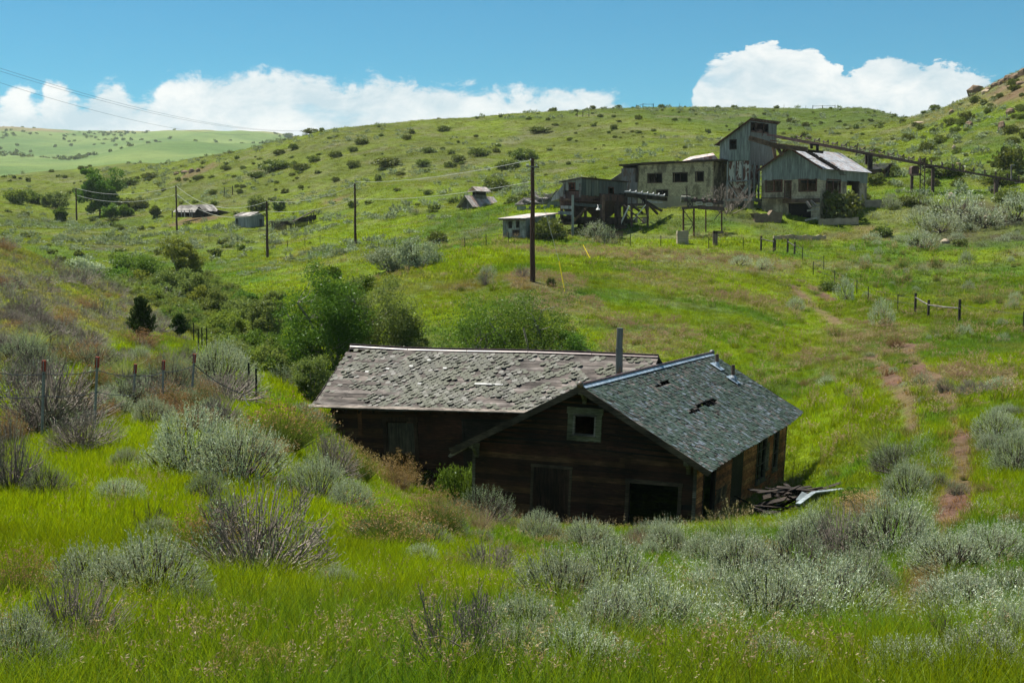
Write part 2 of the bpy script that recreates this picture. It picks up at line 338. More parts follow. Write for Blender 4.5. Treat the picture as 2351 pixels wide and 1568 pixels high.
# ------------------------------------------------------------------ ground cover fields
TRACKS = [  # two wheel ruts
 [(2108,1400),(2130,1340),(2185,1180),(2215,1080),(2205,1000),(2190,930),(2165,890),(2130,860),(2105,835),(2080,790)],
 [(2085,1460),(2100,1380),(2120,1300)],
 [(2120,1010),(2090,920),(2050,870),(2020,835),(1995,815)],
 [(1925,745),(1890,720),(1850,690),(1815,655)], [(1905,690),(1870,665),(1840,645)]]
BLOBS = [ # x,y,rx,ry,channel,strength ; channels: 0 dirt 1 dry 2 lush 3 dark soil 4 dark green
 (2250,505,130,60,3,.9),(2200,540,120,25,3,.8),(2310,540,80,40,3,.8),(1700,500,60,14,3,.5),(2010,535,50,18,0,.6),(1940,545,60,14,0,.6),
 (1195,690,45,18,3,.9),(1215,655,45,14,0,.6),(1110,640,20,14,3,.8),(1060,660,60,14,0,.4),
 (430,508,80,9,0,.8),(450,398,45,10,0,.7),(770,462,40,8,0,.6),(690,585,45,12,0,.5),(290,480,30,10,0,.8),(245,570,40,8,3,.9),(210,545,30,6,3,.9),
 (1450,585,300,16,1,.7),(1650,600,200,18,1,.6),(1500,645,160,20,1,.45),(1300,700,110,30,1,.6),(1260,640,80,20,1,.7),(1700,690,160,25,1,.45),(1500,755,150,25,1,.5),(2000,760,150,30,1,.45),(2150,860,120,60,1,.55),(2030,800,100,50,1,.5),(1850,830,120,20,1,.5),
 (1480,790,120,30,1,.6),(400,760,90,40,1,.5),
 (2250,190,140,50,1,.6),(2310,215,60,25,0,.8),(2340,165,40,20,0,.9),(2290,330,60,40,4,.5),
 (1700,690,90,25,2,.9),(1500,720,120,20,2,.7),(1100,590,120,20,2,.9),(800,540,250,20,2,.8),(1900,960,120,120,2,.9),(620,880,60,60,2,1),(300,1130,260,120,2,1),(500,1050,100,60,2,.6),(1650,560,200,12,2,.9),(2050,495,130,18,2,.9),(640,700,80,30,2,.8),
 (600,500,200,12,2,.8),(450,500,100,8,2,.8),(100,470,200,20,2,.3),(900,470,200,20,2,.3),(2150,640,250,50,4,.5),(1050,510,150,25,4,.8),(1500,520,200,18,4,.6),(1800,270,500,24,4,.6),(150,520,200,14,4,.6),(1850,800,100,40,2,.6),(2280,1100,80,150,2,.8),(1000,1350,250,80,2,.4)]
def seg_d(px, py, a, b):
    ax, ay = a; bx, by = b; t = np.clip(((px - ax) * (bx - ax) + (py - ay) * (by - ay)) / ((bx - ax) ** 2 + (by - ay) ** 2), 0, 1)
    return np.hypot(px - ax - t * (bx - ax), py - ay - t * (by - ay))
TR3 = [[hit(x, y) for x, y in tr] for tr in TRACKS]
def blob3():
    out = []
    for (x, y, rx, ry, ch, s) in BLOBS:
        p = hit(x, y); q = hit(x, y - ry); w = rx / F * p[1]; h = max(abs(q[1] - p[1]) , w * .35); h = min(h, w * 3)
        out.append((p[0], p[1], w, h, ch, s))
    return out
BL3 = blob3()
def cover(X, Y):
    """returns colour (n,3) of the ground cover and grass density (n)"""
    n = len(X); ch = np.zeros((5, n)); wob = fbm(X / 3.1, Y / 3.1, 40, 3); wob2 = fbm(X / 9, Y / 9, 41, 3)
    sc = np.clip(Y / 120, .4, 2)
    for (bx, by, w, h, c, s) in BL3:
        d = np.sqrt(((X - bx) / w) ** 2 + ((Y - by) / h) ** 2) + 1.3 * fbm(X / (w * .5), Y / (h * .5), 7, 3)
        ch[c] = np.maximum(ch[c], s * np.clip((1.15 - d) / .5, 0, 1))
    for tr in TR3:
        for a, b in zip(tr[:-1], tr[1:]):
            d = seg_d(X, Y, a[:2], b[:2]); w = .27 + .0035 * np.clip(Y - 25, 0, 100) + .5 * wob + .25 * wob2
            ch[0] = np.maximum(ch[0], .95 * np.clip((w + .12 - d) / .2, 0, 1))
    q = proj(np.stack([X, Y, G(X, Y)], 1)); ls = np.clip((q[:, 1] - (535 + q[:, 0] * .36)) / 20, 0, 1) * np.clip((870 - .28 * q[:, 0] - q[:, 1]) / 50, 0, 1) * np.clip((470 - q[:, 0]) / 60, 0, 1) * (Y > 28) * (Y < 125)
    ch[1] = np.maximum(ch[1], ls * np.clip(.75 + 1.2 * wob2, .25, .9)); ch[2] *= 1 - ls
    far = np.clip((Y - 170) / 150, 0, 1)
    # palette (real base colours)
    base = np.array([.084, .122, .008]); lush = np.array([.122, .175, .004]); dry = np.array([.135, .132, .080]); dirt = np.array([.135, .078, .055]); soil = np.array([.055, .042, .034]); dk = np.array([.030, .070, .014])
    hill = np.array([.082, .104, .014]); pink = np.array([.21, .14, .10])
    a = np.clip(.5 + 1.6 * fbm(X / 4, Y / 6, 51, 4), 0, 1)[:, None]; b = np.clip(.5 + 2.2 * fbm(X / 16, Y / 22, 52, 4) + 1.1 * fbm(X / 3.5, Y / 5, 53, 3), 0, 1)[:, None]; mot = np.clip((fbm(X / 5, Y / 8, 91, 4) - .02) * 6, 0, 1) * np.clip((Y - 48) / 20, 0, 1) * .45
    col = base * (1 - b) + lush * b; col = col * (.75 + .45 * a)
    hc = hill * (.7 + .6 * a) * (1 - .45 * b) + lush * .45 * b * .9
    col = col * (1 - far[:, None]) + hc * far[:, None]
    bare = np.clip((fbm(X / 11, Y / 7, 77, 4) - .13) * 9, 0, 1) * np.clip((Y - 60) / 80, 0, 1) * .55
    cool = np.clip((fbm(X / 6, Y / 7, 93, 4) - .0) * 5, 0, 1) * .7 * (1 - far); mixes = [(np.array([.045, .105, .014]), cool), (np.array([.115, .120, .045]), mot), (lush, ch[2] * .7), (dk, ch[4] * .75), (dry, np.clip(ch[1] * (.45 + 1.1 * (wob + .5) * 1) - .15, 0, .85)), (dry, bare), (soil, ch[3] * np.clip(.75 + 1.5 * wob, 0, 1)), (dirt, np.clip(ch[0] * (.8 + 1. * wob), 0, 1))]
    for c, k in mixes: k = k[:, None]; col = col * (1 - k) + c * k
    pk = np.clip(ch[1] - .25, 0, 1) * (1 - ls) * np.clip(vn(X * 2.2, Y * 1.1, 8) * 2.2 - 1.1, 0, 1); col = col * (1 - pk[:, None]) + pink * pk[:, None]
    # far plateau: paler, red scarp below the rim
    f2 = np.clip((Y - 600) / 400, 0, 1)[:, None]
    fa = np.clip(.5 + 2.5 * fbm(X / 120, Y / 160, 61, 5), 0, 1)[:, None]
    fc = np.array([.075, .13, .03]) * (1 - fa) + np.array([.14, .19, .05]) * fa
    rim = (np.clip(1.3 - np.abs(Y - 2940) / 110, 0, 1) * np.clip(.4 + 2 * fbm(X / 90, Y / 60, 62, 3), 0, 1))[:, None] * .8
    fc = fc * (1 - rim) + np.array([.26, .15, .09]) * rim
    col = col * (1 - f2) + fc * f2
    dens = np.clip(1 - 1.0 * ch[0] - .8 * ch[3], 0, 1)
    return col, dens, ch
def ground_mat():
    t = NT('ground_cover'); a = t.n('Attribute', attribute_name='tint').outputs['Color']; p = t.pos()
    n1 = t.noise(p, 3.0, 6, .7); n2 = t.noise(p, .6, 5, .65); n3 = t.noise(t.scale(p, (1, 1, 1)), .05, 6, .65)
    c = t.mix(1.0, a, t.ramp(n1, .3, .7, .45, 1.35), 'MULTIPLY'); c = t.mix(1.0, c, t.ramp(n2, .3, .7, .65, 1.3), 'MULTIPLY'); c = t.mix(1.0, c, t.ramp(n3, .3, .7, .8, 1.2), 'MULTIPLY')
    return t.bsdf(c, .95, 0, .1, bump=n1, bs=.9, bd=.25)
def grid_ground(name, Ys, amax, na, off, mat, kindname):
    A = np.linspace(-1, 1, na) * amax; YY, AA = np.meshgrid(Ys, A, indexing='ij'); XX = AA * (YY + off)
    X = XX.ravel(); Y = YY.ravel(); Z = G(X, Y)
    n = len(Ys); idx = np.arange(n * na).reshape(n, na)
    Q = np.stack([idx[:-1, :-1], idx[:-1, 1:], idx[1:, 1:], idx[1:, :-1]], -1).reshape(-1, 4)
    me = quadmesh(name, np.stack([X, Y, Z], -1), Q, [mat]); col, _, _ = cover(X, Y)
    at_ = me.attributes.new('tint', 'FLOAT_COLOR', 'POINT'); at_.data.foreach_set('color', np.concatenate([col, np.ones((len(col), 1))], 1).astype(np.float32).ravel())
    me.polygons.foreach_set('use_smooth', np.ones(len(Q), bool))
    o = bpy.data.objects.new(name, me); C.objects.link(o); o['kind'] = 'structure'; return o
GM = ground_mat()
Yn = np.concatenate([np.linspace(-40, 2, 20), np.exp(np.linspace(math.log(3), math.log(620), 640))])
grid_ground('ground', Yn, .62, 520, 25, GM, 'ground')
grid_ground('hills', np.exp(np.linspace(math.log(620), math.log(6500), 170)), .62, 300, 25, GM, 'hills')
# ------------------------------------------------------------------ materials of the buildings
def m_wood(name, cols, streak=(1.2, 1.2, 22), rough=.85, bsc=.5, wear=None):
    t = NT(name); r = t.island(); c = cols[0]
    for i, k in enumerate(cols[1:]): c = t.mix(t.ramp(r, (i + .6) / len(cols), (i + 1.1) / len(cols)), c, k)
    p = t.pos(True); n = t.noise(t.scale(p, streak), 2.2, 5, .65, .4); n2 = t.noise(p, .9, 4, .6)
    c = t.mix(1.0, c, t.ramp(n, .32, .68, .3, 1.75), 'MULTIPLY'); c = t.mix(1.0, c, t.ramp(n2, .35, .65, .5, 1.4), 'MULTIPLY')
    if wear: c = t.mix(t.ramp(t.noise(t.scale(p, (.8, .8, 5)), 1.7, 6, .75), .56, .66, 0, .85), c, wear)
    return t.bsdf(c, rough, 0, .2, bump=n, bs=bsc, bd=.02)
def m_metal(name, cols, rust=None, rthr=.56, rough=.55, spec=.4, streak=(3, 3, .35), met=.0):
    t = NT(name); r = t.island(); c = cols[0]
    for i, k in enumerate(cols[1:]): c = t.mix(t.ramp(r, (i + .6) / len(cols), (i + 1.1) / len(cols)), c, k)
    p = t.pos(True); n = t.noise(t.scale(p, streak), 1.6, 5, .65); c = t.mix(1.0, c, t.ramp(n, .33, .67, .5, 1.4), 'MULTIPLY')
    c = t.mix(1.0, c, t.ramp(t.noise(t.scale(p, (9, 9, .5)), 1, 1), .4, .6, .86, 1.1), 'MULTIPLY')
    if rust: c = t.mix(t.ramp(t.noise(t.scale(p, (1.4, 1.4, .6)), .9, 6, .7), rthr, rthr + .08), c, rust)
    return t.bsdf(c, rough, met, spec)
def m_plain(name, c, c2=None, rough=.85, sc=3, spec=.2, metal=0):
    t = NT(name); n = t.noise(t.pos(True), sc, 5, .65); return t.bsdf(t.mix(t.ramp(n, .35, .65), c, c2 or tuple(x * .6 for x in c)), rough, metal, spec, bump=n, bs=.3)
M = {}
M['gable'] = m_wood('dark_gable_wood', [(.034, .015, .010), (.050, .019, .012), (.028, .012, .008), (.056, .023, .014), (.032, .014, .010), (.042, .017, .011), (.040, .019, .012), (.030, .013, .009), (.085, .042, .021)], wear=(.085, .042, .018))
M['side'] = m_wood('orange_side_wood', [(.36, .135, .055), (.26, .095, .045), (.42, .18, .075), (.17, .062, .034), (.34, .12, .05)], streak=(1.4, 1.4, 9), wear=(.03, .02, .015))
M['grey'] = m_wood('grey_wood', [(.16, .135, .11), (.12, .10, .085), (.20, .17, .145), (.10, .08, .07)])
M['deck'] = m_wood('roof_boards', [(.110, .094, .084), (.080, .067, .060), (.135, .118, .107), (.060, .050, .044), (.096, .082, .072)], streak=(.5, .5, 3))
M['dark'] = m_wood('charred_wood', [(.022, .017, .014), (.035, .026, .02), (.015, .012, .01)])
M['trim'] = m_wood('worn_green_trim', [(.17, .155, .11), (.13, .12, .08)], wear=(.04, .03, .02))
M['fascia'] = m_wood('brown_fascia', [(.05, .035, .025), (.07, .05, .035)])
M['scrap'] = m_plain('pale_scrap', (.5, .5, .48))
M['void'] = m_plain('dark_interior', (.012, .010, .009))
M['ridge'] = m_metal('blue_grey_flashing', [(.20, .27, .33), (.25, .31, .37)], rust=(.09, .06, .06), rthr=.6, rough=.42, spec=.6)
M['ridge2'] = m_metal('maroon_flashing', [(.13, .07, .07), (.10, .05, .05)], rust=(.2, .17, .17), rthr=.6, rough=.45, spec=.5)
M['pipe'] = m_metal('grey_pipe', [(.10, .11, .105)], rust=(.16, .09, .05), rthr=.55, rough=.5)
def m_shingle(name, cols, moss, edge=.5, rough=.75):
    t = NT(name); r = t.island(); c = cols[0]
    for i, k in enumerate(cols[1:]): c = t.mix(t.ramp(r, (i + .75) / len(cols), (i + 1.0) / len(cols)), c, k)
    p = t.pos(True); n = t.noise(p, 18, 3, .7); c = t.mix(1.0, c, t.ramp(n, .3, .7, .6, 1.35), 'MULTIPLY')
    c = t.mix(t.ramp(t.noise(p, .8, 3), .4, .62, 0, .6), c, moss)
    return t.bsdf(c, rough, 0, .5, bump=n, bs=.4, bd=.01)
M['sh_green'] = m_shingle('green_asphalt_shingle', [(.020, .040, .024), (.032, .056, .036), (.024, .046, .028), (.045, .056, .046), (.016, .028, .020), (.075, .062, .052), (.11, .135, .16)], (.022, .044, .022), rough=.62)
M['sh_brown'] = m_shingle('curled_hex_shingle', [(.058, .060, .038), (.040, .044, .028), (.080, .078, .060), (.050, .054, .038), (.15, .145, .13), (.032, .032, .024)], (.050, .058, .026))
# ------------------------------------------------------------------ frames with a fitted lean
def rotm(yaw, a, b):
    ca, sa = cos(yaw), sin(yaw)
    R = np.array([[ca, sa, 0], [-sa, ca, 0], [0, 0, 1]]); Rx = np.array([[1, 0, 0], [0, cos(a), -sin(a)], [0, sin(a), cos(a)]])
    Ry = np.array([[cos(b), 0, sin(b)], [0, 1, 0], [-sin(b), 0, cos(b)]]); return R @ Rx @ Ry
class FrM(Fr):
    def __init__(s, o, R, ctrl):
        s.o = np.asarray(o, float); s.R = R; s.w = True; s.A = None
        P = np.array([s.o + R @ np.array(c[:3]) for c in ctrl]); D = np.array([at(c[3], c[4], p[1]) - p for c, p in zip(ctrl, P)])
        n = len(P); K = np.linalg.norm(P[:, None] - P[None], axis=2) - np.eye(n) * 1.5; s.cen = P.mean(0); B = np.c_[np.ones(n), P - s.cen]
        A = np.zeros((n + 4, n + 4)); A[:n, :n] = K; A[:n, n:] = B; A[n:, :n] = B.T; A[n:, n:] = np.eye(4) * 1e-6
        s.P = P; s.c = np.linalg.solve(A, np.r_[D, np.zeros((4, 3))])
    def __call__(s, a, b, z):
        p = s.o + s.R @ np.array([a, b, z], float)
        return p + np.r_[np.linalg.norm(s.P - p, axis=1), 1, p - s.cen] @ s.c
def N2(fr, x, y, plane='b', val=0.0, g=(0.0, 2.0)):
    """in-wall coordinates (s, z) of a picture point on the wall a=val or b=val"""
    f = (lambda s, z: proj(fr(val, s, z))) if plane == 'a' else (lambda s, z: proj(fr(s, val, z)))
    s, z = g
    for _ in range(12):
        r = f(s, z) - (x, y); J = np.array([(f(s + .01, z) - r - (x, y)) / .01, (f(s, z + .01) - r - (x, y)) / .01]).T
        d = np.linalg.solve(J, -r); d = np.clip(d, -3, 3); s += d[0]; z += d[1]
    return s, z
def rect_px(fr, x0, y0, x1, y1, plane='b', val=0.0, g=(0, 2.0)):
    xm, ym = (x0 + x1) / 2, (y0 + y1) / 2
    s0 = N2(fr, x0, ym, plane, val, g)[0]; s1 = N2(fr, x1, ym, plane, val, g)[0]; z1 = N2(fr, xm, y0, plane, val, g)[1]; z0 = N2(fr, xm, y1, plane, val, g)[1]
    return (min(s0, s1), max(s0, s1), z0, z1)
def minus(iv, holes):
    out = [iv]
    for h0, h1 in holes:
        nx = []
        for a, b in out:
            if h1 <= a or h0 >= b: nx.append((a, b))
            else:
                if h0 > a: nx.append((a, h0))
                if h1 < b: nx.append((h1, b))
        out = nx
    return [i for i in out if i[1] - i[0] > .03]
def siding(mb, fr, plane, val, s0, s1, z0, top, holes, rnd, out=-1, row=.185, gap=.0, miss=.0, m=0, mlen=5.5):
    """weatherboards, one thin board each, cut round the openings; top = roof height over s"""
    z = z0; B = lambda s, o, zz: fr(val + o, s, zz) if plane == 'a' else fr(s, val + o, zz)
    ss = np.linspace(s0, s1, 60); tops = np.array([top(q) for q in ss]); zmax = tops.max()
    while z < zmax:
        zt = z + row; ok = ss[tops > z + .04]
        if len(ok) == 0: break
        iv = [(ok[0], ok[-1])]; hs = [(h[0], h[1]) for h in holes if h[2] < zt - .02 and h[3] > z + .02]
        for a, b in minus(iv[0], hs):
            cut = a
            while cut < b - .02:
                e = min(b, cut + rnd.uniform(.5, 1) * mlen)
                if b - e < .4: e = b
                if rnd.random() > miss:
                    d = rnd.uniform(-.004, .004); lo = out * (.028 + d); hi = out * .008
                    za = z + rnd.uniform(-.006, .006); q0 = min(zt, top(cut)); q1 = min(zt, top(e)); g = rnd.uniform(0, gap)
                    v = [B(cut + .004, 0, za), B(e - .004, 0, za), B(e - .004, 0, max(q1, za + .02) - g), B(cut + .004, 0, max(q0, za + .02) - g)]
                    w = [B(cut + .004, lo, za), B(e - .004, lo, za), B(e - .004, hi, max(q1, za + .02) - g), B(cut + .004, hi, max(q0, za + .02) - g)]
                    i = len(mb.v); mb.v += [tuple(p) for p in v + w]
                    for f in ((0, 1, 2, 3), (7, 6, 5, 4), (0, 4, 5, 1), (1, 5, 6, 2), (2, 6, 7, 3), (3, 7, 4, 0)): mb.f.append([i + k for k in f]); mb.m.append(m)
                cut = e
        z = zt
def wallp(mb, fr, plane, val, s0, s1, z0, top, holes, th=.12, m=0, step=None, rnd=None, jit=.0, breaks=()):
    """wall with openings; top(s) gives the sloping top; optional vertical sheets of width step"""
    br = {s0, s1} | {min(max(h[k], s0), s1) for h in holes for k in (0, 1)} | {b for b in breaks if s0 < b < s1}
    if step:
        q = s0 + step
        while q < s1 - .1: br.add(q); q += step
    br = sorted(br); B = lambda s, o, zz: fr(val + o, s, zz) if plane == 'a' else fr(s, val + o, zz)
    for a, b in zip(br[:-1], br[1:]):
        if b - a < 1e-4: continue
        mid = (a + b) / 2; hs = sorted([(h[2], h[3]) for h in holes if h[0] < mid < h[1]]); z = z0; j = rnd.uniform(-jit, jit) if rnd else 0
        zb = z0 + (rnd.uniform(0, jit * 3) if rnd else 0); z = zb
        segs = []
        for h0, h1 in hs:
            if h0 > z: segs.append((z, h0, False))
            z = max(z, h1)
        segs.append((z, None, True)); e = .0015 if step else 0
        for za, zc, tp in segs:
            if tp:
                ta, tb = top(a + 1e-3), top(b - 1e-3)
                if min(ta, tb) - za < .005 and max(ta, tb) - za < .01: continue
                pts = [B(a + e, j, za), B(b - e, j, za), B(b - e, j, max(tb, za + .004)), B(a + e, j, max(ta, za + .004))]
            else: pts = [B(a + e, j, za), B(b - e, j, za), B(b - e, j, zc), B(a + e, j, zc)]
            mb.prism(pts, B(a, j + th, za) - B(a, j, za), m)
def frame(mb, fr, plane, val, h, w=.1, out=-.05, d=.12, m=0, sill=0, mull=0, bars=0):
    s0, s1, z0, z1 = h; B = lambda s, o, zz: fr(val + o, s, zz) if plane == 'a' else fr(s, val + o, zz)
    def bx(a, b, c, e, o=out, dd=d):
        i = len(mb.v); mb.v += [tuple(B(s, q, z)) for q in (o, o + dd * (1 if out <= 0 else -1)) for s, z in ((a, c), (b, c), (b, e), (a, e))]
        for f in ((3, 2, 1, 0), (4, 5, 6, 7), (0, 1, 5, 4), (1, 2, 6, 5), (2, 3, 7, 6), (3, 0, 4, 7)): mb.f.append([i + k for k in f]); mb.m.append(m)
    bx(s0 - w, s0, z0 - w, z1); bx(s1, s1 + w, z0 - w, z1); bx(s0 - w * 1.2, s1 + w * 1.2, z1, z1 + w * 1.1, out * 1.15)
    bx(s0, s1, z0 - w, z0)
    if sill: bx(s0 - w * 1.5, s1 + w * 1.5, z0 - w * 1.5, z0 - w, out * 1.8, d * 1.5)
    for k in range(mull): q = s0 + (s1 - s0) * (k + 1) / (mull + 1); bx(q - w * .35, q + w * .35, z0, z1, out * .5, d * .7)
    for k in range(bars): q = z0 + (z1 - z0) * (k + 1) / (bars + 1); bx(s0, s1, q - w * .25, q + w * .25, out * .4, d * .6)
# ------------------------------------------------------------------ the abandoned house
RG = rotm(.386, -.0242, .0183)
HWG, HG, SG, OE, OG, LG = 3.9, 2.978, .549, .61, .59, 15.3
FG = FrM((2.2761, 46.0374, -10.0291), RG, [(0, -OG, HG + HWG * SG, 1333, 886), (0, LG + OG, HG + HWG * SG, 1635, 812), (HWG + OE, -OG, HG - OE * SG, 1640, 1084), (HWG + OE, LG + OG, HG - OE * SG, 1842, 938),
   (-HWG - OE, -OG, HG - OE * SG, 1025, 1026), (-HWG, 0, .25, 1092, 1196), (HWG, 0, 0, 1588, 1234), (HWG, LG, .1, 1795, 1116), (HWG, 0, HG - .1, 1590, 1068), (-HWG, 0, HG - .2, 1093, 1024)])
RL = rotm(.36, .0062, -.0106); HL, SL, LWL, LLEN = 3.136, .52, 3.37, 12.2
FL = FrM((-7.1342, 55.0973, -9.666), RL, [(-.77, LWL, HL + LWL * SL, 805, 792), (13.2, LWL, HL + LWL * SL, 1555, 822), (-.77, -.5, HL - .5 * SL, 711, 927), (8.2, -.5, HL - .5 * SL, 1190, 943), (0, 0, HL, 767, 935), (0, 0, 1.0, 770, 1045)])
def house():
    rnd = random.Random(5); base = FG(0, 6, 0); base[2] = g1(base[0], base[1])
    root = thing('abandoned_house', base, 'derelict L-shaped wooden house with one holed green shingle roof and one brown shingle roof', 'house')
    topG = lambda a: HG + (HWG - abs(a)) * SG - .06
    wg = rect_px(FG, 1317, 951, 1369, 999); dg = rect_px(FG, 1443, 1112, 1555, 1240); dg = (dg[0], dg[1], -.6, dg[3]); bd = rect_px(FG, 1224, 1074, 1306, 1200)
    bd = (bd[0], bd[1], -.5, bd[3])
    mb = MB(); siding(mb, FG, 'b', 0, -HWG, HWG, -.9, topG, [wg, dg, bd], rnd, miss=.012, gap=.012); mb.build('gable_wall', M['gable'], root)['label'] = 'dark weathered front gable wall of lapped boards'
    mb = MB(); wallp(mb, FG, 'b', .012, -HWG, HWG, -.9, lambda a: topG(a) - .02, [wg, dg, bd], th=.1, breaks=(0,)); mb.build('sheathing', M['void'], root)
    # right side wall
    px = lambda *q: rect_px(FG, *q, plane='a', val=HWG, g=(5, 1.5))
    cor = px(1613, 1092, 1637, 1182); d2 = px(1678, 1042, 1703, 1146); w1 = px(1737, 1000, 1756, 1098); w2 = px(1757.5, 1024, 1761.5, 1070); w3 = px(1775, 974, 1784, 1072)
    cor = (cor[0], cor[1], -.4, HG - .35)
    holes = [cor, w1, w2, w3]
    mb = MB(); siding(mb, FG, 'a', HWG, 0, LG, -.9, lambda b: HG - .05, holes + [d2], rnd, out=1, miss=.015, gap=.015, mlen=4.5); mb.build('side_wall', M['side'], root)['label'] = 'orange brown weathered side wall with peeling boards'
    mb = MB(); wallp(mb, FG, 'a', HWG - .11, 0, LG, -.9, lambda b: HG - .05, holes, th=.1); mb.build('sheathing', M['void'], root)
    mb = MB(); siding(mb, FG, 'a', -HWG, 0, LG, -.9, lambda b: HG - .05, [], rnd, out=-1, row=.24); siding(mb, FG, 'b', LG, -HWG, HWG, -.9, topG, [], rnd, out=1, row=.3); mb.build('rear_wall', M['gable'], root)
    for a, b in ((-HWG, 0), (HWG, 0), (HWG, LG)):
        mb = MB()
        for k in range(18): mb.hexa(FG(a - .05, b - .045, -.8 + k * .2), FG(a + .05, b - .045, -.8 + k * .2), FG(a + .055, b + .03, -.8 + k * .2), FG(a - .055, b + .03, -.8 + k * .2), FG(a, b, -.61 + k * .2) - FG(a, b, -.8 + k * .2))
        mb.build('corner_trim', M['grey'], root)
    mb = MB(); boxf(mb, FG, -HWG + .1, HWG - .1, .1, LG - .1, -.3, -.15); mb.build('floor', M['void'], root)
    def door_frame(h, nm='door_frame', w=.13, mt='fascia', plane='b', val=0, **k):
        mb = MB(); frame(mb, FG, plane, val, h, w=w, m=0, **k); return mb.build(nm, M[mt], root)
    door_frame(dg); f = door_frame(bd, w=.09); mb = MB(); 
    for k in range(5): boxf(mb, FG, bd[0] + (bd[1] - bd[0]) * k / 5 + .004, bd[0] + (bd[1] - bd[0]) * (k + 1) / 5 - .004, -.02, .02, -.5, bd[3])
    mb.build('boarded_door', m_wood('dark_door_wood', [(.035, .018, .013), (.028, .015, .011)], streak=(8, 8, .8)), root)
    mb = MB(); frame(mb, FG, 'b', 0, wg, w=.2, out=-.06, d=.1); w = mb.build('gable_window', M['trim'], root)
    mb = MB(); frame(mb, FG, 'b', 0, (wg[0] + .05, wg[1] - .05, wg[2] + .05, wg[3] - .05), w=.05, out=-.075, d=.12, sill=1); o = mb.build('sash', M['grey'], root); o.parent = w
    for h, nb in ((w1, 2), (w2, 1), (w3, 2)):
        mb = MB(); frame(mb, FG, 'a', HWG, h, w=.09, out=.06, d=.12, sill=1, mull=1 if h is w1 else 0); w = mb.build('side_window', M['trim'], root)
        mb = MB(); frame(mb, FG, 'a', HWG, (h[0] + .04, h[1] - .04, h[2] + .04, h[3] - .04), w=.05, out=-.0, d=.05, bars=nb); o = mb.build('sash', M['grey'], root); o.parent = w
    mb = MB(); boxf(mb, FG, HWG - .03, HWG + .02, d2[0], d2[1], -.2, d2[3]); mb.build('side_door', M['dark'], root)
    mb = MB(); frame(mb, FG, 'a', HWG, cor, w=.1, out=.05); mb.build('door_frame', M['dark'], root)
    # patch of bare diagonal laths
    mb = MB(); q = px(1640, 1120, 1664, 1150)
    for k in range(9):
        s = q[0] + (q[1] - q[0]) * k / 9; mb.bar(FG(HWG + .045, s, q[2]), FG(HWG + .045, s + .25, q[3]), .09, .02, up=RG[:, 0])
    lm = m_wood('pale_lath', [(.28, .18, .09), (.2, .13, .07), (.12, .08, .05)]); mb.build('bare_laths', lm, root); mb = MB(); q = px(1757, 1118, 1795, 1150)
    for k in range(10):
        s = q[0] + (q[1] - q[0]) * k / 10; mb.bar(FG(HWG + .045, s, q[2] - .5), FG(HWG + .045, s + .15, q[3] + .1), .1, .02, up=RG[:, 0])
    mb.build('bare_laths', lm, root)
    # ---- green roof
    cs = math.hypot(1, SG); SLn = (HWG + OE) * cs
    def rp(side, b, t, h=0):   # t metres down the slope from the ridge
        a = t / cs; return FG(side * (a + h * SG / cs), b, HG + HWG * SG - a * SG + h / cs)
    def holed(b, t):
        x, y = proj(rp(1, b, t)); k = 0
        for (cx, cy, rx, ry, an) in ((1627, 921, 30, 9, -.22), (1597, 937, 17, 8, -.25), (1652, 946, 8, 5, 0), (1522, 880, 23, 5, -.28), (1530, 872, 10, 3, 0)):
            dx, dy = x - cx, y - cy; u = dx * cos(an) + dy * sin(an); v = -dx * sin(an) + dy * cos(an)
            k = max(k, 1 - math.hypot(u / rx, v / ry) + .25 * (vn(b * 5, t * 5, 4) - .5))
        return k
    def sag(b, t): return -.10 * sin(pi * b / LG) * sin(pi * t / SLn) + .03 * (float(fbm(b * .8, t * .8, 33, 2)))
    dk = MB(); sh = dk; nb_ = 26
    for side in (1, -1):
        for i in range(nb_):       # deck boards run along the ridge
            t0 = SLn * i / nb_; t1 = SLn * (i + 1) / nb_ - .012; b = -OG
            while b < LG + OG:
                e = min(b + (.5 if side == 1 else 4), LG + OG)
                if side == -1 or holed((b + e) / 2, (t0 + t1) / 2) < .12:
                    s0, s1 = sag(b, t0), sag(e, t0)
                    dk.hexa(rp(side, b, t0, s0), rp(side, e - .002, t0, s1), rp(side, e - .002, t1, sag(e, t1)), rp(side, b, t1, sag(b, t1)), -np.array([0, 0, .03]))
                b = e
        exp = .142; nr = int(SLn / exp); tw = .165 if side == 1 else .5
        for r in range(nr):
            n = int((LG + 2 * OG) / tw)
            for c in range(n + 1):
                b0 = -OG + (c - (r % 2) * .5) * tw; b1 = b0 + tw * rnd.uniform(.8, .97); b0 = max(b0, -OG); b1 = min(b1, LG + OG)
                if b1 - b0 < .02: continue
                t1 = SLn - r * exp + .03; t0 = max(t1 - exp * 1.45, .0); bm = (b0 + b1) / 2; hh = holed(bm, t1 - .07) if side == 1 else 0
                if hh > .02 or rnd.random() < .05 + .13 * float(vn(bm * .8, t1 * .9, 12)) ** 2: continue
                s = sag(bm, t1); h = .010 + rnd.random() ** 3 * .035; h0 = .004 + r % 2 * .002; k = rnd.uniform(-.012, .012); t1 += rnd.uniform(-.02, .015)
                p = [rp(side, b0, t0, s + h0), rp(side, b1, t0, s + h0), rp(side, b1 - .01, t1, s + h + k), rp(side, b0 + .01, t1, s + h - k)]
                sh.hexa(*p, -np.array([0, 0, .009]), m=1)
    dk.build('roof', [M['deck'], M['sh_green']], root)['label'] = 'green shingle roof with ragged holes'
    mb = MB()
    for k in range(20):
        b = .2 + k * (LG - .4) / 19
        for side in (1, -1): mb.bar(rp(side, b, .1, -.25), rp(side, b, SLn - .05, -.13), .05, .14, up=RG[:, 2])
    mb.build('rafters', M['dark'], root)
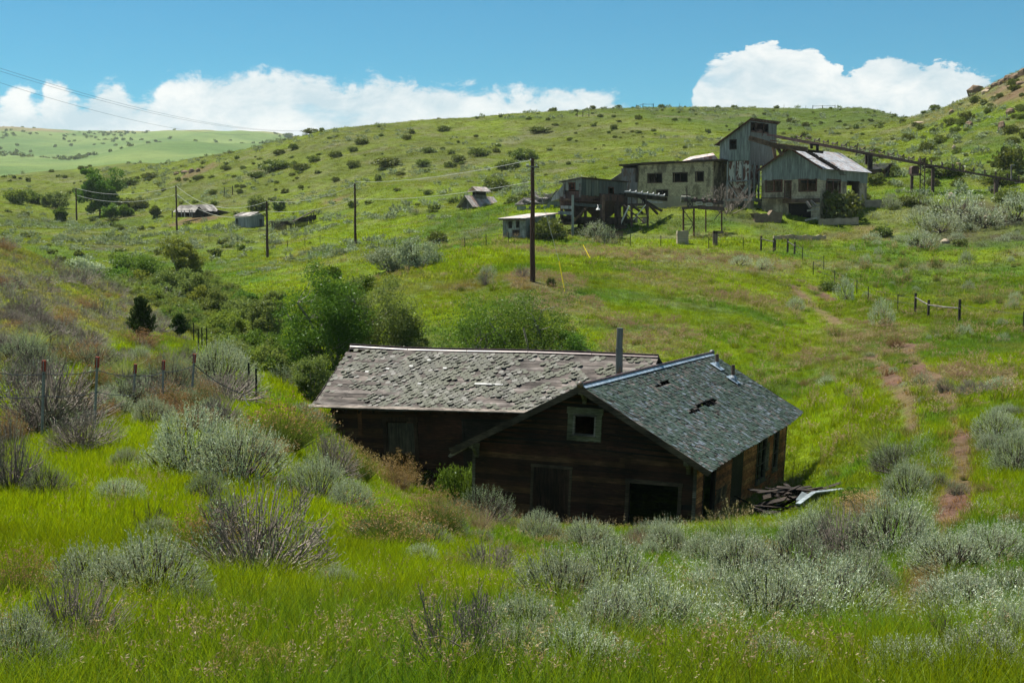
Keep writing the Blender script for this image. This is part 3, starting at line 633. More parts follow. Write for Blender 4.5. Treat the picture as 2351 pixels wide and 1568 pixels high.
    for b in (-OG - .02, LG + OG + .02):
        for side in (1, -1):
            mb = MB(); mb.prism([rp(side, b, 0, .0), rp(side, b, SLn, .0), rp(side, b, SLn, -.2), rp(side, b, 0, -.2)], RG[:, 1] * -.03 if b < 0 else RG[:, 1] * .03); mb.build('bargeboard', M['fascia'], root)
    mb = MB()
    for side in (-1, 1): mb.prism([rp(side, -OG + .15, SLn * .99, -.06), rp(side, -OG + .15, SLn + .25, -.16), rp(side, -OG + .15, SLn + .2, -.24), rp(side, -OG + .15, SLn * .9, -.2)], RG[:, 1] * .05) if side == -1 else None
    mb.build('broken_eave_board', M['grey'], root)
    for a in (-HWG + .12, 0, HWG - .2):
        mb = MB(); z = HG + (HWG - abs(a)) * SG - .42
        boxf(mb, FG, a - .07, a + .07, -OG + .02, -.03, z + .12, z + .26); boxf(mb, FG, a - .06, a + .06, -.14, -.03, z - .22, z + .118)
        mb.prism([FG(a - .04, -.14, z - .15), FG(a - .04, -.45, z + .12), FG(a - .04, -.3, z + .12), FG(a - .04, -.14, z + .0)], RG[:, 0] * .08); mb.build('bracket', M['trim'], root)
    mb = MB(); n = 16
    for i in range(n):
        b0 = -OG - .03 + (LG + 2 * OG + .06) * i / n; b1 = b0 + (LG + 2 * OG + .06) / n; z = .02 + sag(b0, 0)
        for side in (1, -1): mb.hexa(rp(side, b0, .0, .035), rp(side, b1 - .01, .0, .035), rp(side, b1 - .01, .21, .03), rp(side, b0, .21, .03), (0, 0, .008))
    for side in (1,): pass
    o = mb.build('ridge_flashing', M['ridge'], root)
    mb = MB(); mb.tube([rp(1, -OG - .04 + (LG + 2 * OG) * i / n, 0, .055) for i in range(n + 1)], .045, 8); mb.build('ridge_roll', M['ridge2'], root, smooth=True)
    for b in (-OG - .1, LG + OG + .05):
        mb = MB(); c = rp(1, b, 0, .05); P = []; Rr = []
        for k in range(7): th = pi * k / 6; P.append(c + RG[:, 1] * -cos(th) * .12); Rr.append(.012 + .115 * sin(th))
        mb.tube(P, Rr, 10); mb.build('finial', M['pipe'], root, smooth=True)
    # vent pipes
    for (x, y, yt, bell) in ((1646.5, 842, 812, 0), (1683, 872, 836, 1)):
        best = min(((np.linalg.norm(proj(rp(1, b, t)) - (x, y)), b, t) for b in np.linspace(8, 15, 60) for t in np.linspace(0, 4, 40)))
        p = rp(1, best[1], best[2]); h = (y - yt) / F * p[1]; mb = MB(); mb.tube([p - (0, 0, .1), p + (0, 0, h)], [.075, .075], 10); v = mb.build('vent_pipe', m_metal('rusty_vent', [(.10, .06, .045)], rough=.6), root, smooth=False)
        mb = MB(); mb.tube([p - (0, 0, .02), p + (0, 0, .12), p + (0, 0, .22)], [.2, .17, .085] if bell else [.15, .11, .08], 10)
        mb.hexa(rp(1, best[1] - .3, best[2] - .3, .03), rp(1, best[1] + .3, best[2] - .3, .03), rp(1, best[1] + .3, best[2] + .3, .03), rp(1, best[1] - .3, best[2] + .3, .03), (0, 0, .006))
        o = mb.build('pipe_flashing', M['ridge'], root); o.parent = v
    # ---- long wing
    topL = lambda s: HL - .05
    pl = lambda *q: rect_px(FL, *q, plane='b', val=0, g=(3, 1.5))
    wl = pl(890, 968, 953, 1056); bdl = pl(1068, 968, 1172, 1080); bdl = (bdl[0], bdl[1], -.3, bdl[3]); wl = (wl[0], wl[1], .3, wl[3])
    mb = MB(); siding(mb, FL, 'b', 0, 0, 8.3, -1.2, topL, [wl, bdl], rnd, miss=.01, gap=.01); mb.build('wing_wall', M['gable'], root)['label'] = 'dark red-brown boarded front wall of the long wing'
    mb = MB(); wallp(mb, FL, 'b', .012, 0, 8.3, -1.2, topL, [wl, bdl], th=.1); mb.build('sheathing', M['void'], root)
    tg = lambda b: HL + min(b, 2 * LWL - b) * SL - .06
    mb = MB(); siding(mb, FL, 'a', 0, 0, 2 * LWL, -1.2, tg, [], rnd, out=-1, row=.22); siding(mb, FL, 'b', 2 * LWL, 0, LLEN, -1.2, topL, [], rnd, out=1, row=.3); mb.build('end_wall', M['gable'], root)
    mb = MB()
    for k in range(20): mb.hexa(FL(-.06, -.05, -1.1 + k * .21), FL(.05, -.05, -1.1 + k * .21), FL(.05, .05, -1.1 + k * .21), FL(-.06, .05, -1.1 + k * .21), (0, 0, .19))
    mb.build('corner_trim', M['side'], root)
    mb = MB(); frame(mb, FL, 'b', 0, wl, w=.16, out=-.06); w = mb.build('wing_window', m_wood('brown_frame', [(.07, .045, .025), (.05, .03, .02)], streak=(8, 8, .7)), root)
    zz = wl[2] + (wl[3] - wl[2]) * .45; mb = MB(); boxf(mb, FL, wl[0] + .03, wl[1] - .03, .02, .04, zz, wl[3] - .05); o = mb.build('plywood_panel', m_wood('water_stained_panel', [(.075, .065, .05)], streak=(14, 14, .5)), root); o.parent = w
    mb = MB(); boxf(mb, FL, wl[0], wl[1], -.01, .05, zz - .09, zz); o = mb.build('crossbar', M['fascia'], root); o.parent = w
    mb = MB(); boxf(mb, FL, bdl[0], bdl[1], -.02, .02, -.3, bdl[3]); d = mb.build('boarded_door', M['dark'], root); mb = MB(); frame(mb, FL, 'b', 0, bdl, w=.08); mb.build('door_frame', M['dark'], root)
    q = pl(823, 934, 832, 999); mb = MB(); boxf(mb, FL, q[0], q[1], -.06, -.03, q[2], q[3]); mb.build('batten', m_wood('orange_batten', [(.14, .06, .03)]), root)
    c2 = math.hypot(1, SL); SLL = (LWL + .5) * c2
    def rl(side, a, t, h=0):
        d = t / c2; sg = -.05 * sin(pi * a / 13) * sin(pi * t / SLL) + .03 * float(fbm(a * .6, t * .6, 3, 2))
        return FL(a, LWL - side * (d + h * SL / c2), HL + LWL * SL - d * SL + h / c2 + sg)
    dk = MB(); sh = dk; nb_ = 20; aL, aR = -.77, LLEN + .3
    for side in (1, -1):
        for i in range(nb_):
            t0 = SLL * i / nb_; t1 = SLL * (i + 1) / nb_ - .01; a = aL + (0.05 * sin(i * 2.3))
            if side == 1 and i == 1: a = .55
            while a < aR:
                e = min(a + rnd.uniform(1.5, 4), aR)
                if not (side == 1 and ((i == 4 and 6.0 < (a + e) / 2 < 6.6) or (i == 7 and 4 < (a + e) / 2 < 4.3) or False)):
                    k = rnd.uniform(-.006, .01); dk.hexa(rl(side, a, t0, k), rl(side, e - .004, t0, k), rl(side, e - .004, t1, k), rl(side, a, t1, k), (0, 0, -.025))
                a = e
        if side == 1:
            exp = .15; hw = .128
            for r in range(int(SLL / exp)):
                for c in range(int((aR - aL) / (hw * 2)) + 1):
                    a = aL + .1 + (c + (r % 2) * .5) * hw * 2; t = SLL - .18 - r * exp
                    dn = float(fbm(a * .45, t * .8, 71, 3)) * 1.7 + float(vn(a * 2.5, t * 2.5, 5) - .5) * .8 + (.12 if 1.2 < a < 6 else 0)
                    if a + hw > aR or t < .15 or dn < -.42 or rnd.random() < .1: continue
                    if a < aL + .6 and rnd.random() < .6: continue
                    s = hw * rnd.uniform(.8, 1.05); cu = rnd.random() ** 2 * .07; lift = [0.006, .006, cu * rnd.random(), cu, cu * rnd.random(), .006]
                    pts = [(a - s * .5, t - .1), (a + s * .5, t - .1), (a + s, t + rnd.uniform(-.03, .03)), (a + s * .55, t + .105 + rnd.uniform(-.04, .02)), (a - s * .55, t + .105 + rnd.uniform(-.04, .02)), (a - s, t + rnd.uniform(-.03, .03))]
                    sh.prism([rl(1, p, q_, .014 + l) for (p, q_), l in zip(pts, lift)], (0, 0, -.008), m=1)
    dk.build('roof', [M['deck'], M['sh_brown']], root)['label'] = 'brown board roof with curled peeling shingles'
    for _ in range(6):
        a = rnd.uniform(.5, 7); t = rnd.uniform(.4, 2.6); mb = MB(); mb.hexa(rl(1, a, t, .03), rl(1, a + .16, t, .03), rl(1, a + .16, t + .1, .03), rl(1, a, t + .1, .03), (0, 0, .004)); mb.build('pale_scrap', M['scrap'], root)
    mb = MB(); mb.hexa(rl(1, 5.7, 2.35, .04), rl(1, 6.9, 2.4, .04), rl(1, 6.9, 2.5, .04), rl(1, 5.7, 2.47, .04), (0, 0, .01)); mb.build('loose_board', M['scrap'], root)
    mb = MB()
    for i in range(5):
        a0 = aL + (aR - aL) * i / 5; a1 = a0 + (aR - aL) / 5
        for side in (1, -1): mb.hexa(rl(side, a0, 0, .05), rl(side, a1 - .02, 0, .05), rl(side, a1 - .02, .13, .04), rl(side, a0, .13, .04), (0, 0, .01))
        mb.bar(rl(1, a0, 0, .075), rl(1, a1, 0, .075), .06, .05)
    mb.build('wing_ridge_flashing', M['ridge2'], root)
    mb = MB(); mb.hexa(rl(1, aL - .1, SLL - .12, .03), rl(1, 8.6, SLL - .12, .03), rl(1, 8.6, SLL + .05, .025), rl(1, aL - .1, SLL + .05, .025), (0, 0, -.03)); mb.build('eave_board', M['grey'], root)
    mb = MB()
    for k in range(16): mb.bar(rl(1, .1 + k * .62, SLL - .04, -.12), rl(1, .1 + k * .62, SLL - .9, -.1), .05, .1)
    for side in (1, -1): mb.prism([rl(side, aL, 0.0, -.03), rl(side, aL, SLL, -.03), rl(side, aL, SLL, -.16), rl(side, aL, 0, -.16)], RL[:, 0] * .03)
    mb.build('rafters', M['dark'], root)
    # stove pipe
    best = min(((np.linalg.norm(proj(rl(1, a, t)) - (1421, 861)), a, t) for a in np.linspace(6, 12, 60) for t in np.linspace(0, 3, 40))); p = rl(1, best[1], best[2])
    h = (858 - 747) / F * p[1]; r = 8.2 / F * p[1]; mb = MB(); mb.tube([p - (0, 0, .3), p + (0.0, 0, h * .55)], [r, r], 12); mb.tube([p + (0, 0, h * .55), p + (.03, 0, h * .99)], [r * .9, r * .9], 12); mb.tube([p + (0, 0, h * .55), p + (0, 0, h * .57)], [r * 1.06, r * 1.06], 12)
    mb.tube([p - (0, 0, .1), p + (0, 0, .08)], [r * 1.25, r * 1.1], 12); mb.build('stove_pipe', M['pipe'], root)
house()
# ------------------------------------------------------------------ the coal works
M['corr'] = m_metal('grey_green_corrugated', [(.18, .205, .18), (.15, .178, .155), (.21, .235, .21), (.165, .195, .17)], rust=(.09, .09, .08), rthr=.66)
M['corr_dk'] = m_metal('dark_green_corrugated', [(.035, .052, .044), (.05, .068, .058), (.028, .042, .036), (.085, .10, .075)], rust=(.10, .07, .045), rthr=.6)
M['corr_lt'] = m_metal('pale_corrugated', [(.22, .24, .225), (.25, .27, .25), (.19, .21, .20)], rust=(.13, .11, .09), rthr=.66)
M['tin'] = m_metal('weathered_tin_roof', [(.40, .41, .43), (.34, .35, .37), (.46, .46, .47)], rust=(.28, .19, .15), rthr=.52, rough=.5)
M['tin_rust'] = m_metal('rusty_tin_roof', [(.42, .35, .31), (.48, .43, .40), (.36, .27, .23)], rust=(.26, .13, .085), rthr=.54, streak=(1, 1, .5))
M['steel'] = m_metal('rusted_steel', [(.055, .034, .028), (.075, .045, .035), (.042, .028, .024)], rough=.7)
M['plate'] = m_metal('rusted_plate', [(.06, .034, .028), (.085, .045, .035)], rust=(.035, .024, .021), rthr=.5, rough=.7)
M['bluerust'] = m_metal('grey_rust_sheet', [(.12, .115, .125), (.14, .125, .13)], rust=(.10, .055, .04), rthr=.50)
M['beam'] = m_wood('dark_timber', [(.05, .036, .028), (.035, .026, .02), (.075, .05, .036)])
M['trestle'] = m_wood('brown_timber', [(.12, .075, .052), (.09, .058, .042), (.16, .11, .08)])
M['frame_r'] = m_wood('red_brown_frame', [(.12, .05, .03), (.09, .04, .026)])
M['oldwood'] = m_wood('silvery_boards', [(.24, .225, .20), (.18, .165, .15), (.13, .12, .11), (.29, .27, .25)])
M['log'] = m_wood('log_wood', [(.10, .058, .038), (.06, .04, .03), (.15, .09, .05), (.035, .026, .02)])
M['white'] = m_plain('pale_enamel', (.75, .75, .72), (.6, .6, .58), .4)
def m_block(name, yaw, c1=(.45, .39, .26), c2=(.35, .30, .20), bw=.42, bh=.2, stain=(.15, .125, .085), side=0):
    t = NT(name); p = t.pos(); d = (cos(yaw), -sin(yaw), 0) if not side else (sin(yaw), cos(yaw), 0)
    v = t.n('VectorMath', operation='DOT_PRODUCT'); t.set(v.inputs[0], p); v.inputs[1].default_value = d
    s = t.n('SeparateXYZ'); t.set(s.inputs[0], p); c = t.n('CombineXYZ'); t.set(c.inputs[0], v.outputs['Value']); t.set(c.inputs[1], s.outputs[2])
    b = t.n('TexBrick'); t.set(b.inputs['Vector'], c.outputs[0]); b.inputs['Scale'].default_value = 1; b.inputs['Brick Width'].default_value = bw; b.inputs['Row Height'].default_value = bh
    b.inputs['Mortar Size'].default_value = .018; b.inputs['Color1'].default_value = c1 + (1,); b.inputs['Color2'].default_value = c2 + (1,); b.inputs['Mortar'].default_value = (c2[0] * .7, c2[1] * .7, c2[2] * .7, 1); b.inputs['Bias'].default_value = -.2
    n = t.noise(t.scale(p, (1, 1, .45)), .55, 6, .7); col = t.mix(t.ramp(n, .49, .56, 0, .85), b.outputs['Color'], stain)
    col = t.mix(1.0, col, t.ramp(t.noise(p, 2.5, 4, .7), .3, .7, .75, 1.25), 'MULTIPLY')
    return t.bsdf(col, .95, 0, .1, bump=b.outputs['Fac'], bs=-.4, bd=.03)
M['conc'] = m_plain('old_concrete', (.36, .31, .22), (.22, .185, .13), sc=1.2)
M['conc_g'] = m_plain('board_marked_concrete', (.34, .30, .20), (.25, .21, .14), sc=.8)
M['paint'] = None
def m_paint():
    t = NT('peeling_white_paint_on_rust'); p = t.pos(True); n = t.noise(t.scale(p, (1.3, 1.3, .5)), 1.5, 4, .6, .6)
    c = t.mix(t.ramp(n, .49, .53), (.11, .05, .036), (.42, .42, .37)); return t.bsdf(c, .7, 0, .3)
M['paint'] = m_paint()
YM = .67
def mk(fn_or_mb, name, mat, root, label=None):
    o = fn_or_mb.build(name, mat, root)
    if label: o['label'] = label
    return o
def shed():
    rnd = random.Random(2); b0 = at(1882, 480, 170); b0[2] = 0; fr = Fr(b0, YM); fr.o[2] = 0
    W = -fr.len_to(1750, 'a', slope_at(b0, 430)); L = fr.len_to(1990, 'b', slope_at(b0, 430)); zb = fr.z_at(0, 0, 458) - 5.5; ze = fr.z_at(0, 0, 383); zc = fr.z_at(0, 0, 410.5); zp = fr.z_at(-W / 2, 0, 341)
    root = thing('mine_shed', (b0[0], b0[1], fr.z_at(0, 0, 470)), 'gabled shed of grey corrugated iron above pale block walls with open windows', 'shed')
    F_ = lambda *q: rect_px(fr, *q, plane='b', val=0, g=(-4, zc)); S_ = lambda *q: rect_px(fr, *q, plane='a', val=0, g=(4, zc))
    w1 = F_(1760, 416, 1794, 439); dr = F_(1803, 417, 1815, 454.5); w2 = F_(1836, 414, 1873, 437.5); w3 = S_(1898, 415, 1928, 439.5); op = S_(1944, 414.5, 1973, 452); bs = F_(1809, 467, 1862, 503)
    cc = lambda s: zc; k = (zp - ze) / (W / 2)
    mb = MB(); wallp(mb, fr, 'b', 0, -W, 0, zb, cc, [w1, dr, w2, bs], .25); mk(mb, 'front_wall', m_block('pale_block_front', YM), root)
    mb = MB(); wallp(mb, fr, 'a', -.25, .25, L, zb, cc, [w3, op], .25); wallp(mb, fr, 'a', -W, .25, L, zb, cc, [], .25); wallp(mb, fr, 'b', L - .25, -W + .26, -.26, zb, cc, [(-4, -2, zc - 2.4, zc - .4)], .25); mk(mb, 'side_wall', m_block('pale_block_side', YM, side=1), root)
    tg = lambda s: ze + (W / 2 - abs(s + W / 2)) * k
    mb = MB(); wallp(mb, fr, 'b', -.06, -W, 0, zc - .06, lambda s: min(tg(s), tg(s)), [], .05, step=.72, rnd=rnd, jit=.012, breaks=(-W / 2,)); mk(mb, 'gable_cladding', M['corr'], root)
    mb = MB(); wallp(mb, fr, 'a', .012, 0, L, zc - .2, lambda s: ze, [(op[0], op[1], 0, zc + .0)], .05, step=.72, rnd=rnd, jit=.012); wallp(mb, fr, 'a', -W - .05, 0, L, zc - .2, lambda s: ze, [], .05, step=.72); wallp(mb, fr, 'b', L, -W, 0, zc, tg, [], .05, step=.72, breaks=(-W / 2,)); mk(mb, 'side_cladding', M['corr'], root)
    mb = MB(); n = int((L + .9) / .75)
    for side in (1, -1):
        for i in range(n):
            q0 = -.45 + (L + .9) * i / n; q1 = q0 + (L + .9) / n - .004
            for j in range(2):
                s0, s1 = (0, .52) if j == 0 else (.50, 1.0); zz = .05 if j == 0 else .02; wv = W / 2 + .5; a0 = -W / 2 + side * wv * s0; a1 = -W / 2 + side * wv * s1; zo = rnd.uniform(0, .02)
                mb.hexa(fr(a0, q0, zp - wv * s0 * k + zz + zo), fr(a0, q1, zp - wv * s0 * k + zz + zo), fr(a1, q1, zp - wv * s1 * k + zz + zo), fr(a1, q0, zp - wv * s1 * k + zz + zo), (0, 0, .012))
    mk(mb, 'roof', M['tin'], root, 'pale sheet metal roof with faint rust bands')
    mb = MB()
    for side in (1, -1): mb.bar(fr(-W / 2, -.47, zp), fr(-W / 2 + side * (W / 2 + .5), -.47, zp - (W / 2 + .5) * k), .05, .22)
    mk(mb, 'bargeboard', M['frame_r'], root)
    for h, fn in ((w1, 'b'), (w2, 'b'), (w3, 'a')):
        mb = MB(); frame(mb, fr, fn, 0 if fn == 'b' else 0.0, h, w=.16, out=-.06 if fn == 'b' else .08, d=.2, mull=1); mk(mb, 'window_frame', M['frame_r'], root)
    mb = MB(); frame(mb, fr, 'b', 0, dr, w=.13, out=-.06, d=.2); mk(mb, 'door_frame', M['frame_r'], root)
    mb = MB(); mb.bar(fr(bs[0] - .6, -.15, bs[3] + .3), fr(0, -.15, bs[3] + .3), .3, .5); mb.bar(fr(dr[0] - 3.0, -.5, bs[3] + .7), fr(dr[1], -.5, bs[3] + .65), .5, .12); mk(mb, 'lintel_beam', M['trestle'], root)
    mb = MB(); boxf(mb, fr, -W + .3, -.3, .3, L - .3, zb, dr[2] - .1); mk(mb, 'floor', M['void'], root)
    return fr, W, L, ze, zp, k
FS, WS, LS, ZES, ZPS, KS = shed()
def tower():
    rnd = random.Random(3); b0 = at(1721, 400, 176); b0[2] = 0; fr = Fr(b0, YM); zr = slope_at(b0, 330)
    W = -fr.len_to(1653, 'a', zr); L = fr.len_to(1782, 'b', zr); zt = fr.z_at(0, 0, 277); zl = fr.z_at(-W, 0, 327); zc = fr.z_at(0, 0, 368.5); zc2 = fr.z_at(0, 0, 372)
    root = thing('headframe_tower', (b0[0], b0[1], fr.z_at(0, 0, 462)), 'tall corrugated iron tower with a single sloping roof and rusty bins underneath', 'tower')
    top = lambda s: zt + (zl - zt) * (-s / W); w = rect_px(fr, 1676.5, 322, 1690.5, 342.5, 'b', 0, (-3, zt - 5)); o1 = rect_px(fr, 1723, 283, 1764, 306, 'a', 0, (3, zt - 2))
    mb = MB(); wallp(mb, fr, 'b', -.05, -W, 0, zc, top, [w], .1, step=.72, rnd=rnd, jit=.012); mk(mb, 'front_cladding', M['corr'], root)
    mb = MB(); wallp(mb, fr, 'a', -.05, 0, L, zc2 - .4, lambda s: zt - .05, [o1], .1, step=.72, rnd=rnd, jit=.012); mk(mb, 'side_cladding', m_metal('grey_corrugated_shaded', [(.075, .092, .082), (.065, .082, .073)], rust=(.07, .065, .055), rthr=.64), root)  # darker copy of the front sheets; shade of the right face is in the colour
    mb = MB(); wallp(mb, fr, 'a', -W, 0, L, zc, lambda s: zl - .05, [], .1, step=.72); wallp(mb, fr, 'b', L - .1, -W + .1, -.1, zc, top, [], .1, step=.72, breaks=()); boxf(mb, fr, -W + .1, -.06, .06, L - .11, zc, zc + .1); mk(mb, 'rear_cladding', M['corr'], root)
    mb = MB(); mb.hexa(fr(-W - .55, -.4, zl - .42), fr(.35, -.4, zt + .18), fr(.35, L + .45, zt + .18), fr(-W - .55, L + .45, zl - .42), (0, 0, .12)); mk(mb, 'roof', M['beam'], root)
    mb = MB(); mb.bar(fr(-W - .56, -.42, zl - .42), fr(.35, -.42, zt + .18), .05, .16); mk(mb, 'bargeboard', M['frame_r'], root)
    mb = MB(); frame(mb, fr, 'b', 0, w, w=.08, out=-.08, d=.1); mk(mb, 'window_frame', M['beam'], root)
    mb = MB()
    for q in (o1[0] + (o1[1] - o1[0]) * .28, o1[0] + (o1[1] - o1[0]) * .72): mb.bar(fr(-.05, q, o1[2]), fr(-.05, q, o1[3]), .2, .9)
    mb.bar(fr(0, o1[0], o1[2] + .1), fr(0, o1[1], o1[2] + .1), .2); mk(mb, 'opening_posts', M['beam'], root)
    mb = MB()
    for i in range(9): mb.bar(fr(.4, .2 + i * (L - .3) / 8, zt + .1), fr(-.2, .2 + i * (L - .3) / 8, zt + .08), .1, .14)
    mk(mb, 'rafter_tails', M['trestle'], root)
    # lower storey: steel frame round painted bins
    zb = fr.z_at(0, 0, 459); xl = rect_px(fr, 1671, 380, 1719, 400, 'b', .1, (-3, zc - 1))[0]; ym = fr.len_to(1751, 'b', zb + 3)
    q = rect_px(fr, 1673, 374, 1719, 416, 'b', .1, (-3, zc - 1)); zh = q[2]; zt2 = fr.z_at(0, 0, 454)
    mb = MB(); boxf(mb, fr, xl + .15, -.15, .1, 3, zh, zc - .03); 
    xm = (xl) / 2; A = [fr(xl + .15, .1, zh), fr(-.15, .1, zh), fr(-.15, 3, zh), fr(xl + .15, 3, zh)]; Bt = [fr(xm - .3, 1.2, zt2), fr(xm + .3, 1.2, zt2), fr(xm + .3, 1.8, zt2), fr(xm - .3, 1.8, zt2)]
    for i in range(4): mb.poly([A[i], A[(i + 1) % 4], Bt[(i + 1) % 4], Bt[i]])
    mk(mb, 'bin', M['paint'], root, 'rusty bin with peeling white paint and pointed bottom')
    mb = MB(); boxf(mb, fr, -.5, -.12, .7, ym - .6, fr.z_at(0, 3, 422), zc2 - 1.0); mk(mb, 'side_bin', M['paint'], root)
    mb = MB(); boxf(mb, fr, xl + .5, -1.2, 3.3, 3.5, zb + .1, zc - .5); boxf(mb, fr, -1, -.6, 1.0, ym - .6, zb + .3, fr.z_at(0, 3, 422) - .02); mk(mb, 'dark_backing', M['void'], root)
    mb = MB()
    for a in (xl, xl * .66, xl * .33, 0): mb.bar(fr(a, 0, zh), fr(a, 0, zc), .16)
    for a in (xl, 0): mb.bar(fr(a, 0, zb), fr(a, 0, zh), .26)
    mb.bar(fr(xl, 0, zh), fr(0, 0, zh), .14); mb.bar(fr(xl, -.03, zh), fr(xl * .5, -.03, zt2), .1); mb.bar(fr(0, -.03, zh), fr(xl * .5, -.03, zt2), .1)
    for s in (ym * .35, ym * .7, ym): mb.bar(fr(0, s, zb), fr(0, s, zc2), .2)
    mb.bar(fr(.03, 0.2, zb + 4.5), fr(.03, ym * .7, zb + .5), .08); mb.bar(fr(xl - .3, -.3, zb), fr(.3, -.3, zb), .6, .3); mb.bar(fr(.3, -.3, zb), fr(.3, ym, zb), .5, .3)
    mk(mb, 'steel_frame', M['corr_lt'], root)
    for a, s in ((xl, 0), (0, 0), (0, ym), (xl, 4)): mb = MB(); boxf(mb, fr, a - .4, a + .4, s - .4, s + .4, zb - 3.5, zb - .16); mk(mb, 'footing', M['conc'], root)
    return fr, W, L, zt, zc
FT, WT, LT, ZTT, ZCT = tower()
def block_house():
    rnd = random.Random(4); b0 = at(1636, 420, 178); b0[2] = 0; fr = Fr(b0, YM); zr = slope_at(b0, 420)
    xs = -fr.len_to(1464, 'a', zr); xe = -fr.len_to(1427.5, 'a', zr); zt = fr.z_at(0, 0, 371); zl = fr.z_at(-xe, 0, 382); zb = fr.z_at(0, 0, 462) - 2; L = 9.5
    root = thing('block_building', (b0[0], b0[1], zb + 1.5), 'long flat roofed building of stained pale concrete blocks beside the tower', 'building')
    R_ = lambda *q: rect_px(fr, *q, plane='b', val=0, g=(-6, zt - 2))
    ws = [R_(1488.5, 400, 1518.5, 419), R_(1546.5, 398, 1577, 417), R_(1598, 396, 1614, 415.5), R_(1509, 438, 1532, 450)]
    top = lambda s: zt + (zl - zt) * (-s / xe); zbr = fr.z_at(-xs / 2, 0, 451)
    mb = MB(); wallp(mb, fr, 'b', 0, -xs, 0, zbr, top, ws, .25); mk(mb, 'front_wall', m_block('stained_block', YM, (.45, .385, .245), (.34, .285, .18)), root)
    mb = MB(); wallp(mb, fr, 'b', -.012, -xs, 0, zb - 2, lambda s: zbr, [(ws[3][0], ws[3][1], ws[3][2], zbr + 1)], .27); mk(mb, 'foundation', M['conc_g'], root)
    ye = fr.len_to(1671, 'b', zr); mb = MB(); wallp(mb, fr, 'a', -.25, .28, ye + 3, zb, lambda s: zt, [], .25); wallp(mb, fr, 'b', L, -xe, 0, zb, top, [(-8, -6, zt - 2.2, zt - .8)], .25); wallp(mb, fr, 'a', -xe, 0.3, L, zb, lambda s: zl, [], .25); mk(mb, 'side_wall', m_block('dark_block', YM, (.13, .115, .08), (.09, .08, .06), side=1, stain=(.3, .27, .18)), root)  # front blocks in darker tones, painting in the shade of the receding side
    mb = MB(); wallp(mb, fr, 'b', -.08, -xe, -xs - .003, zb - .3, lambda s: zl - .3, [], .2, step=1.3, rnd=rnd, jit=.02); mk(mb, 'sheet_metal_bay', M['bluerust'], root)
    mb = MB(); mb.bar(fr(-xs - .05, -.2, zl - .3), fr(-xs - .05, -.2, fr.z_at(-xs, 0, 419)), .3, .3); mk(mb, 'downpipe', M['beam'], root)
    mb = MB(); n = 9
    for i in range(n):
        a0 = -xe - .2 + (xe + 1.8) * i / n; a1 = a0 + (xe + 1.8) / n - .02; z0 = top(a0) + .05 + rnd.uniform(-.04, .06); z1 = z0 + (zt - zl) / n
        mb.hexa(fr(a0, -.4, z0), fr(a1, -.4, z1), fr(a1, L, z1 - .5), fr(a0, L, z0 - .5), (0, 0, .22))
    mk(mb, 'roof', M['beam'], root)
    for h, m_ in zip(ws, (1, 1, 0, 1)):
        mb = MB(); frame(mb, fr, 'b', 0, h, w=.13, out=-.05, d=.18, mull=m_); mk(mb, 'window_frame', M['beam'], root)
    mb = MB(); boxf(mb, fr, -xe + .4, -.4, .4, L - .1, zb, zbr - 2); boxf(mb, fr, -xs + .4, -.4, 4, 4.2, zb, zt - .3); mk(mb, 'interior', M['void'], root)
    # skylight and debris on its roof
    z = zt + .2; mb = MB(); p = at(1568, 376, 184); mb.prism([p, p + (4.8, 0, .35), p + (4.2, 0, 1.1), p + (1.2, 0, .6)], (0, 1.6, .4)); o = mb.build('roof_hatch', M['tin_rust']); tag(o, 'low pale tin hatch cover lying on the block building roof', 'hatch')
    mb = MB(); p = at(1647, 373, 182); mb.bar(p, p + (2.3, 0, 1.6), .6, .12); mb.bar(p + (.4, 0, 0), p + (.3, 0, 1.0), .1); mb.bar(p + (1.6, 0, .1), p + (1.5, 0, 1.1), .1); o = mb.build('tilted_chute', M['steel']); tag(o, 'small rusty tilted chute on the block building roof by the tower', 'chute')
    mb = MB(); p = at(1424, 412, 196); mb.prism([p + (-1.7, 0, -.3), p + (1.2, 0, -.3), p + (1.2, 0, 1.6)], (0, 5, 0)); o = mb.build('tin_lean_to', M['oldwood']); tag(o, 'pale sloping lean-to roof behind the left end of the block building', 'lean-to')
block_house()
